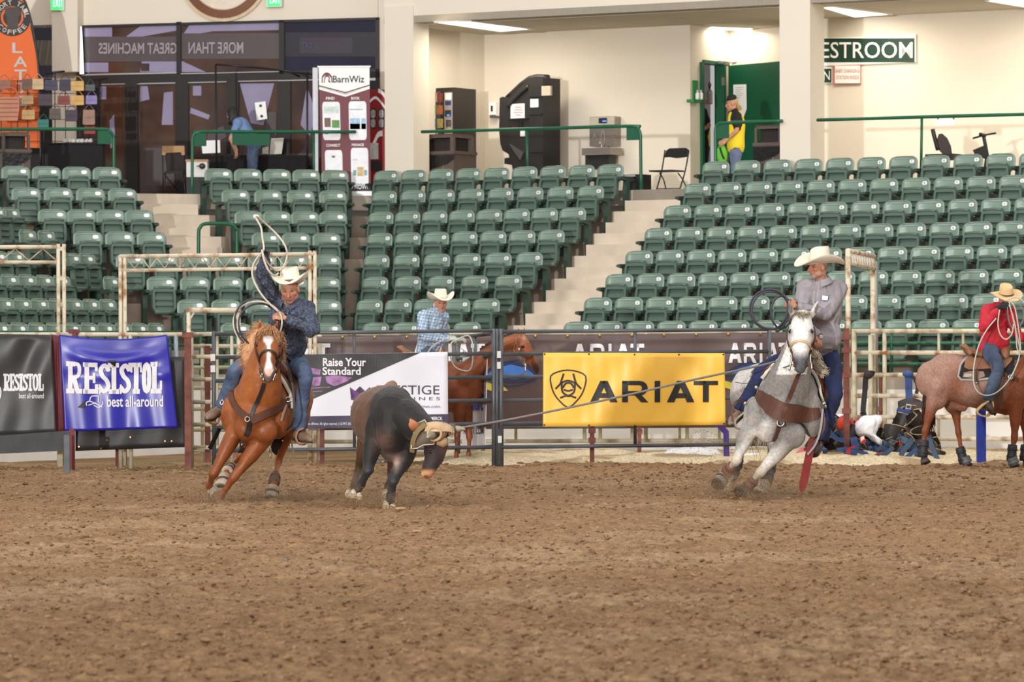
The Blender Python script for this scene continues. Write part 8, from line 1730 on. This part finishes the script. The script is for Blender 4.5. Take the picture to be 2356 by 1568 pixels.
gl=hand_parts(J['wr'],V((-.12,-.2,.97)),V((-.5,-.8,-.1)),1.1,.95,1.0,V((.8,-.5,.1)))+[chain([J['wr']-V((0,0,.035)),J['wr']+V((0,0,.03))],[.040,.038])]
gloves(t,gl,mat('grey_glove',(92,96,104),.85,c2=(44,46,54),scale=30),.008)
hc=A(640,722,.10)
rope('swinging_lasso','pale lasso whirling from the raised glove of the roper',[A(640,716,.06),A(622,700,.04),A(598,672,.02),A(581,636,.02),A(584,606,.02),A(601,582,-.02),A(607,572,-.04),A(604,548,.05),A(600,522,.2),A(588,500,.45),A(596,502,.6),A(622,524,.75),A(648,552,.75),A(660,578,.55),A(656,606,.3),A(640,622,.15),A(622,612,.02),A(608,592,-.05),A(603,576,-.06)],.0105,M_rope,5)
rope('lasso_honda','second strand of the lasso knotted beside the hat of the roper',[A(603,574,-.07),A(607,596,-.08),A(618,622,-.06),A(632,634,.0),A(640,628,.08)],.011,M_rope,5)
for i,(cx,cy,rx,ry,mm,lab) in enumerate(((593,740,56,47,M_rope,'outer pale coil of lasso rope in the left fist of the roper'),(590,736,50,50,M_ropek,'dark coil of rope inside the pale coil of the roper'),(597,742,48,44,M_ropek,'inner dark coil of rope held by the roper'))):
    rope('rope_coil',lab,[A(cx+rx*math.cos(a),cy-ry*math.sin(a)*(1 if math.sin(a)>0 else 1.25),.08+.08*i*math.cos(a)) for a in [2*PI*q/16 for q in range(16)]],.010,mm,3,True,group='rope coils of the roper')
# ---- the heeler on the grey
J=joints(B,B(1880,810,.6),pelvis=(1880,802,.62),chest=(1891,708,.50),neck=(1890,647,.42),head=(1884,613,.36),sr=(1852,665,.40),sl=(1930,663,.56),er=(1842,742,.28),wr=(1884,774,.12),el=(1898,724,.30),wl=(1832,704,.16),
           hl=(1906,808,.64),hr=(1856,808,.60),kr=(1757,850,.36),kl=(1922,905,.25),ar=(1706,946,.34),al=(1887,1010,.30),tr=(1679,974,.20),tl=(1874,1042,.14),face=(-.92,-.36,-.06),hup=(.04,0,1))
hL=hand_parts(J['wl'],V((-.92,-.1,.30)),V((-.1,1,-.3)),1.08,1.05,1.0,V((.1,-.2,1)));hR=hand_parts(J['wr'],V((.05,-.55,-.83)),V((-.7,.6,-.2)),1.08,1.0,.8,V((-.6,-.7,.3)))
t,o=person('man in grey shirt and cream hat holding a coil on the grey horse',J,1.03,lin((184,132,108)),lin((150,138,130)),lin((170,146,132)),.0075,[hL,hR],.6,head_k=1.05,neck_r=.062)
M_gsh=mat('grey_shirt_cloth',(152,146,152),.8,var=.10,scale=14,bump=.1)
o=shirt(t,J,M_gsh,1.20,(.94,.95),.04,.012,None,.022,8,stretch=(1,.8,.6));cuff(t,J['el'],J['wl'],.05,M_gsh);cuff(t,J['er'],J['wr'],.05,M_gsh);collar(t,J,M_gsh,1.05,V((-.45,-.9,-.1)),.4,.05)
S=placket(t,o,[(1874,665),(1872,690),(1872,715),(1874,745)],M_gsh)
P_=[S.hit(x,y,.010)[0] for x,y in ((1889,678),(1906,680),(1905,692),(1889,690))]
if all(P_):m=MB();m.add(P_,[(0,1,2,3)]);pp=m.build('name_patch',mat('patch_navy',(40,50,110),.6),t);m=MB();c_=sum(P_,V())/4;m.add([c_+(p-c_)*.88+V((0,-.004,0)) for p in P_],[(0,1,2,3)]);m.build('patch_face',M_wprint,pp)
jeans(t,J,M_navyj,1.08,1.0,flare=1.25);boot(t,J['ar'],J['tr'],J['kr'],M_bootl,1.08);boot(t,J['al'],J['tl'],J['kl'],M_bootd,1.08)
m=MB();c_=J['pelvis'].lerp(J['chest'],.22);m.tube([c_+V((.215*math.cos(a),.165*math.sin(a),.012*math.cos(a))) for a in [2*PI*i/24 for i in range(24)]],.022,6,closed=True);m.build('belt',mat('belt_brown',(62,44,36),.5),t)
d=(J['wr']-J['er']).normalized();m=MB();m.tube([J['wr']-d*.006,J['wr']+d*.018],.043,16,cap=False);w_=m.build('watch',mat('watch_band',(120,108,90),.35,metal=.6),t);m=MB();m.lathe([(.022,0),(.022,.01),(.017,.012)],J['wr']+V((.02,-.043,.0)),Matrix.Rotation(PI/2,3,'X'),14);m.build('watch_face',mat('watch_silver',(214,212,206),.25,metal=.5),w_)
cowboy_hat(t,J['head']+V((.01,0,.055)),V((-.92,-.38,-.04)),V((.05,-.06,1)),M_felt,mat('felt_band',(206,194,176),.8),1.12,.135,.075,.135,.035)
for i,(cx,cy,rx,ry,lab) in enumerate(((1771,711,46,46,'large dark rope coil in the left hand of the grey shirted rider'),(1773,713,43,43,'second dark rope coil lying against the large coil'),(1798,718,24,37,'narrow dark rope coil nearest to the hand of the grey shirted rider'))):
    rope('rope_coil',lab,[B(cx+rx*math.cos(a),cy-ry*math.sin(a),.10+.05*i*math.cos(a)) for a in [2*PI*q/16 for q in range(16)]],.0115,M_ropek,3,True,group='rope coils of the grey shirted rider')
rope('rope_tail','dark rope end hanging in a loop under the hand of the grey shirted rider',[B(1812,698,.1),B(1810,722,.06),B(1800,742,.06),B(1786,757,.08),B(1790,762,.1),B(1806,745,.1),B(1815,728,.1)],.010,M_ropek,5)
# ---- red shirted rider on the roan
J=joints(E3,E3(2283,812,0),pelvis=(2282,804,0),chest=(2288,736,-.02),neck=(2299,706,-.03),head=(2313,686,-.06),sr=(2270,716,-.14),sl=(2324,718,.06),er=(2264,752,-.38),wr=(2298,708,-.34),el=(2340,766,-.08),wl=(2374,788,-.2),
           hr=(2276,806,-.14),hl=(2290,806,.14),kr=(2298,846,-.40),kl=(2302,848,.40),ar=(2271,922,-.40),al=(2276,926,.38),tr=(2283,948,-.46),tl=(2290,950,.40),face=(.35,-.85,-.40),hup=(-.05,-.40,.92))
t,o=person('man in red shirt and tan hat sorting a rope on the roan horse',J,1.0,SKIN,lin((90,70,54)),None,.0095,[hand_parts(J['wl'],V((.9,-.3,-.2)),V((0,.5,-.8)),1.05)],.5)
M_red=mat('red_shirt_cloth',(190,34,52),.75,var=.12,scale=10)
shirt(t,J,M_red,1.06,(.90,.96),.03,.013,None,.020,8.5);collar(t,J,M_red,1.0,V((.3,-1,-.1)),.4,.045);jeans(t,J,M_wash,1.05,.97);boot(t,J['ar'],J['tr'],J['kr'],M_bootd,1.05);boot(t,J['al'],J['tl'],J['kl'],M_bootd,1.05)
cowboy_hat(t,J['head']+V((.01,-.03,.045)),V((.3,-.9,-.25)),V((-.02,-.36,.93)),M_strawt,M_bandd,1.08,.13,.035,.12,.02)
gloves(t,hand_parts(J['wr'],V((.92,-.2,.30)),V((.2,.9,-.5)),1.15,.9,1.0,V((0,-.2,1)))+[chain([J['wr']-V((.03,0,.02)),J['wr']+V((.03,0,.01))],[.042,.04])],M_glove,.009)
rope('long_loop','pale green lasso loop hanging round the saddle of the roan horse',[E3(2322,694,-.42),E3(2330,730,-.46),E3(2342,780,-.48),E3(2346,810,-.48),E3(2338,842,-.5),E3(2318,878,-.5),E3(2290,904,-.52),E3(2262,908,-.52),E3(2243,890,-.5),E3(2240,850,-.48),E3(2250,800,-.46),E3(2268,762,-.46),E3(2292,732,-.44)],.0085,mat('mint_rope',(196,204,196),.75,var=.1,scale=60),5)
for i,(pts,mm,lab) in enumerate((([(2318,690),(2334,705),(2344,760),(2348,806),(2340,800),(2336,750),(2322,700)],M_rope,'pale rope strands falling from the black glove'),([(2300,712),(2296,745),(2302,770),(2315,780),(2328,768),(2332,745)],M_rope,'pale rope bight across the front of the red shirt'),([(2318,706),(2322,740),(2336,760),(2350,745),(2356,720),(2344,698)],M_ropeg,'grey rope coil beyond the black glove'),([(2320,700),(2318,735),(2340,752),(2362,738)],M_ropek,'dark rope coil beyond the black glove'),([(2316,690),(2340,684),(2362,706),(2368,760)],M_rope,'pale rope arching over the black glove to the right'))):
    rope('rope_strand',lab,[E3(x,y,-.50+.03*i) for x,y in pts],.009,mm,5,group='rope of the red shirted rider')
# ---- plaid shirted rider behind the gates
J=joints(E4,E4(985,820,0),pelvis=(986,812,0),chest=(991,744,-.02),neck=(1004,716,-.03),head=(1014,697,-.04),sr=(974,728,-.15),sl=(1020,730,.08),er=(972,774,-.30),wr=(1030,780,-.26),el=(1012,772,.16),wl=(1050,782,.06),
           hr=(982,816,-.14),hl=(994,816,.14),kr=(1012,858,-.38),kl=(1016,858,.38),ar=(1000,934,-.38),al=(1004,936,.38),tr=(1018,950,-.40),tl=(1020,952,.40),face=(.22,-.96,-.10),hup=(.02,-.05,1))
t,o=person('young man in a pale blue plaid shirt and white hat behind the gates',J,.98,SKIN,lin((60,46,38)),None,.009,[],.3)
def plaid(P):
    x,z=(P[:,0]-.3*P[:,2])*1.0,P[:,2]+.15*P[:,0];C=np.tile(np.array(lin((196,212,228))),(len(P),1));s=lambda v,p,w:(np.abs((v/p) % 1-.5)<w)
    C=mixc(C,lin((128,156,186)),s(x,.085,.16)*.75);C=mixc(C,lin((128,156,186)),s(z,.085,.16)*.75);C=mixc(C,lin((64,78,104)),s(x+.04,.085,.05)*.7);return mixc(C,lin((64,78,104)),s(z+.04,.085,.05)*.7)
M_plaid=vmat('plaid_cloth',.8,var=.04,scale=30)
shirt(t,J,M_plaid,1.04,(.93,.96),.02,.012,plaid,.014,9);o=collar(t,J,mat('plaid_collar',(150,170,194),.8),.95,V((.2,-1,0)),.35,.045);jeans(t,J,M_wash,1.0,.97);boot(t,J['ar'],J['tr'],J['kr'],M_bootd);boot(t,J['al'],J['tl'],J['kl'],M_bootd)
cowboy_hat(t,J['head']+V((0,-.01,.055)),V((.30,-.95,0)),V((0,-.04,1)),M_felt,mat('felt_band',(206,194,176),.8),1.05,.115,.10,.13,.02)
M_wglove=mat('pale_glove',(186,188,176),.85)
for w_,d_ in (('wr',V((.95,-.2,.15))),('wl',V((.9,-.3,.1)))):gloves(t,hand_parts(J[w_],d_,V((0,.5,-.85)),1.1,.9)+[chain([J[w_]-d_*.03,J[w_]+d_*.02],[.04,.038])],M_wglove,.009)
rope('rope_coil','pale green rope coil hanging from the glove of the plaid shirted rider',[E4(1050,782,-.3),E4(1078,772,-.3),E4(1088,800,-.3),E4(1082,850,-.28),E4(1050,846,-.28),E4(1036,820,-.3),E4(1038,790,-.3)],.010,mat('mint_rope',(196,204,196),.75),5,True)
rope('rope_strand','pale rope lying across the lap of the plaid shirted rider',[E4(1034,776,-.3),E4(1000,792,-.3),E4(984,812,-.3),E4(978,830,-.32),E4(1000,835,-.3),E4(1015,800,-.3)],.009,M_rope,5)
# ---- woman bending over the cloth table
g=frame_of(74.15)
def stand(g,D,k,**kw):
    b=V((g(*kw['pelvis']).x,D,FLZ));return joints(g,b,**kw)
J=stand(g,74.15,1,pelvis=(580,326,0),chest=(555,288,.02),neck=(543,277,.05),head=(535,265,.07),sr=(550,282,.2),sl=(547,284,-.17),er=(534,320,.24),wr=(545,346,.2),el=(531,318,-.2),wl=(541,346,-.14),hr=(580,330,.09),hl=(581,330,-.09),kr=(580,392,.08),kl=(583,392,-.08),ar=(584,446,.08),al=(586,446,-.08),tr=(572,454,.08),tl=(574,454,-.08),face=(-.7,.35,-.6),hup=(-.5,.2,.8))
t,o=person('woman in a blue shirt and jeans bending over the black table',J,.94,SKIN,lin((40,32,30)),None,.011,[hand_parts(J['wl'],V((.2,-.1,-.95)),V((-.8,0,0)),.9,.4),hand_parts(J['wr'],V((.2,-.1,-.95)),V((-.8,0,0)),.9,.4)])
shirt(t,J,mat('blue_top',(112,140,186),.8,var=.08),1.0,(.5,.5),0,.014,None,.008,short=True);jeans(t,J,M_wash,.98,.99)
ff,uu,rr=fr_head(J['face'],J['hup']);c=J['head'];sculpt('hair',[blob(c+uu*.03-ff*.03,(.10,.11,.115)),chain([c+uu*.02-ff*.03-rr*.05,c-uu*.02+V((-.02,-.08,-.08)),c+V((-.05,-.06,-.16))],[.07,.06,.025]),chain([c-ff*.05,c+V((.06,-.1,-.02)),c+V((.09,-.08,-.10))],[.07,.05,.02])],.012,mat('dark_hair',(34,28,28),.6,var=.3,scale=30),t)
for s_ in 'lr':boot(t,J['a'+s_],J['t'+s_],J['k'+s_],M_bootd,.9)
# ---- woman in the yellow vest at the green door, and the person behind the door frame
def vest_(J,k):P,R,sd=torso(J,k,.024);return [chain(P[1:5],[(a*(.98 if i<2 else .86 if i == 2 else .75),b*1.06) for i,(a,b) in enumerate(R[1:5])],up=sd.cross(P[3]-P[1]),sub=4,seg=16)]
DW=71.9;g=frame_of(DW)
J=stand(g,DW,1,pelvis=(1693,338,0),chest=(1694,284,0),neck=(1690,256,0),head=(1685,238,0),sl=(1696,268,-.15),sr=(1693,268,.15),el=(1695,300,-.22),wl=(1670,323,-.20),er=(1688,300,.2),wr=(1666,322,.1),hl=(1693,342,-.09),hr=(1693,342,.09),kl=(1691,390,-.09),kr=(1693,390,.09),al=(1694,434,-.09),ar=(1697,434,.09),tl=(1681,441,-.09),tr=(1684,441,.09),face=(-.95,.15,-.12),hup=(-.05,0,1))
t,o=person('woman in a yellow vest and black cap standing at the green door',J,.94,SKIN,lin((190,160,120)),None,.010,[hand_parts(J['wl'],V((-.8,-.2,-.4)),V((.1,.5,-.8)),.9,.7),hand_parts(J['wr'],V((-.8,-.2,-.4)),V((.1,.5,-.8)),.9,.7)])
shirt(t,J,mat('black_tee',(30,28,32),.85),.96,(.5,.5),0,.014,None,.006,short=True,name='tee_shirt')
sculpt('vest',vest_(J,.96),.014,mat('vest_yellow',(236,212,40),.7,var=.06),t,smooth=5);jeans(t,J,mat('pale_denim',(104,116,150),.85,var=.15),.96,.99)
for s_ in 'lr':boot(t,J['a'+s_],J['t'+s_],J['k'+s_],M_bootd,.9)
def cap(t,J,mm):
    ff,uu,rr=fr_head(J['face'],J['hup']);R=Matrix((rr,ff,uu)).transposed();c=J['head']+uu*.055;m=MB();m.lathe([(.088,0),(.09,.03),(.078,.07),(.05,.092),(.01,.10)],c,R,16);o=m.build('cap',mm,t);m=MB();m.strap([c+ff*.07+uu*.012,c+ff*.12+uu*.010,c+ff*.165-uu*.004],[.15,.14,.08],.008,face=uu);m.build('cap_brim',mm,o)
cap(t,J,M_glove);hair('ponytail',[J['head']+V((.07,0,.03)),J['head']+V((.08,-.02,.0))],[J['head']+V((.12,-.03,-.14)),J['head']+V((.15,-.03,-.10))],40,.016,mat('blond_hair',(196,164,116),.6),t,2,.01)
b=thing('green_bag',g(1661,372,-.1),'lime green bag held low by the woman in the yellow vest','bag');sculpt('pouch',[chain([g(1662,332,-.15),g(1660,350,-.15),g(1662,368,-.15)],[(.03,.03),(.10,.06),(.08,.06)],up=(0,1,0))],.012,mat('lime_green',(98,190,40),.6,var=.15),b);m=MB();m.strap([g(1656,338,-.22),g(1660,352,-.23),g(1666,366,-.22)],.03,.008,face=V((0,-1,0)));m.build('strap',M_glove,b)
DP=FS.pix(1630,300,.55).y;g=frame_of(DP);q=2.0
J=stand(g,DP,1,pelvis=(1616,338,0),chest=(1616,284,0),neck=(1614,252,0),head=(1612,230,0),sl=(1618,258,-.12),sr=(1612,258,.18),el=(1631,288,-.18),wl=(1616,300,-.30),er=(1626,288,.2),wr=(1612,296,.0),hl=(1618,342,-.09),hr=(1614,342,.09),kl=(1618,390,-.09),kr=(1616,390,.09),al=(1618,434,-.09),ar=(1616,434,.09),tl=(1628,441,-.09),tr=(1626,441,.09),face=(.9,-.3,0),hup=(0,0,1))
t,o=person('person in a black shirt and yellow vest half hidden inside the green doorway',J,.98,SKIN,lin((60,46,38)),None,.012,[hand_parts(J['wl'],V((-1,0,.2)),V((0,1,0)),.9,.6)])
shirt(t,J,mat('black_tee',(30,28,32),.85),1.0,(.5,.5),0,.014,None,.006,short=True,name='tee_shirt');sculpt('vest',vest_(J,.92),.014,mat('vest_yellow',(236,212,40),.7),t,smooth=5);jeans(t,J,mat('black_trousers',(36,34,40),.85),1.0,.99)
for s_ in 'lr':boot(t,J['a'+s_],J['t'+s_],J['k'+s_],M_bootd,.95)
# ---- odd bits on the dirt
for x,y,r_,c,lab in ((592,1317,.010,(236,236,236),'small white pebble on the dirt in front of the palomino horse'),(657,1293,.011,(120,128,142),'small blue grey pebble on the dirt right of the white pebble'),(1597,1297,.012,(36,40,66),'dark blue scrap on the dirt below the yellow banner'),(1362,1272,.024,(112,84,60),'upright brown clod standing alone below the yellow banner'),(922,1181,.05,(170,136,100),'flat tan chip of wood at the feet of the steer'),(960,1222,.045,(164,130,96),'flat pale clod on the dirt below the steer')):
    p=at_z(x,y,.0);p.z=dirt_z(p.x,p.y)+r_*.35;b=thing('dirt_chip' if r_>.02 else 'pebble',p-V((0,0,r_*.3)),lab,'stone' if r_<.02 else 'chip');m=MB();m.ball(p,(r_*1.2,r_,r_*(.4 if r_>.04 else 1.0)),8,6);m.build('piece',mat('chip_%d' % x,c,.8,var=.2,scale=40),b)
# ================================================================ dirt flying from the hooves
def spray(name,label,cx,D,n,w,h,seed,dx=0,sz=(.006,.02),dep=.35):
    r=np.random.default_rng(seed);u=r.normal(0,.42,n);v=r.power(.45,n);v=1-v;c=W(cx,784,D)
    x=c.x+u*w*(.5+.6*v)+dx*v;y=D+r.normal(0,dep*.5,n);z=.01+np.abs(v)*h*(1-.35*np.abs(u));s=r.uniform(sz[0],sz[1],n)*(1-.5*v)
    T=np.array([(1,1,1),(1,-1,-1),(-1,1,-1),(-1,-1,1)])*.7;Pn=T[None]*s[:,None,None]*r.uniform(.6,1.3,(n,4,3))+np.stack([x,y,z],-1)[:,None,:]
    fs=(np.array([(0,1,2),(0,3,1),(0,2,3),(1,3,2)])[None]+np.arange(n)[:,None,None]*4).reshape(-1,3);m=bpy.data.meshes.new(name);m.from_pydata(Pn.reshape(-1,3).tolist(),[],fs.tolist());m.update()
    cc=r.uniform(0,1,n);paint(m,lambda P:mixc(np.tile(np.array(lin((118,86,60))),(len(P),1)),lin((172,136,100)),np.repeat(cc,4)));m.materials.append(M_dirt);tag(link_mesh(name,m),label,'dirt',None,'stuff')
for nm,cx,D,n,w,h,sd,dx in (('flying_dirt',480,42.9,1300,.5,.16,1,-.1),('flying_dirt',615,44.2,700,.6,.22,2,.25),('flying_dirt',830,42.3,700,.5,.2,3,0),('flying_dirt',915,42.1,700,.5,.16,4,.15),('flying_dirt',1690,44.2,2400,.75,.24,5,-.1),('flying_dirt',1660,45.0,700,.6,.7,6,-.2),('flying_dirt',1770,44.6,600,.7,.22,7,.3)):
    spray(nm,'brown dirt thrown up round the running hooves',cx,D,n,w,h,sd,dx,(.003,.009))
def puff(name,label,cx,cy,D,rx,rz,ry,dens,seed):
    m=MB();m.ball(W(cx,cy,D),(rx,ry,rz),20,12);o=m.build(name,mk_dust(),None);tag(o,label,'dust',None,'stuff')
def mk_dust():
    if 'dust' in _M:return _M['dust']
    mt=bpy.data.materials.new('dust');mt.use_nodes=True;nt=mt.node_tree;nt.nodes.clear();N=nt.nodes;out=N.new('ShaderNodeOutputMaterial');vol=N.new('ShaderNodeVolumePrincipled');vol.inputs['Color'].default_value=(*lin((232,200,164)),1);vol.inputs['Anisotropy'].default_value=.2
    tc=N.new('ShaderNodeTexCoord');nz=N.new('ShaderNodeTexNoise');nz.inputs['Scale'].default_value=5.5;nz.inputs['Detail'].default_value=3;nt.links.new(tc.outputs['Object'],nz.inputs['Vector'])
    g_=N.new('ShaderNodeTexGradient');g_.gradient_type='SPHERICAL';mp=N.new('ShaderNodeMapping');mp.inputs['Location'].default_value=(-1,-1,-1);mp.inputs['Scale'].default_value=(2,2,2);nt.links.new(tc.outputs['Generated'],mp.inputs[0]);nt.links.new(mp.outputs[0],g_.inputs[0])
    mr=N.new('ShaderNodeMapRange');mr.inputs['From Min'].default_value=.42;mr.inputs['From Max'].default_value=.70;mr.inputs['To Max'].default_value=4.0;nt.links.new(nz.outputs['Fac'],mr.inputs['Value'])
    mu=N.new('ShaderNodeMath');mu.operation='MULTIPLY';nt.links.new(mr.outputs[0],mu.inputs[0]);nt.links.new(g_.outputs['Fac'],mu.inputs[1]);nt.links.new(mu.outputs[0],vol.inputs['Density']);nt.links.new(vol.outputs[0],out.inputs['Volume']);_M['dust']=mt;return mt
for cx,cy,D,rx,rz,ry,in ((480,1140,42.6,.30,.14,.3),(590,1120,43.6,.55,.26,.4),(690,1135,43.9,.35,.16,.3),(850,1120,42.9,.5,.24,.4),(920,1145,41.9,.4,.16,.3),(1700,1115,44.0,.65,.30,.4),(1780,1130,44.2,.5,.22,.4)):
    puff('dust','thin brown dust hanging round the running hooves',cx,cy,D,rx,rz,ry,1,0)
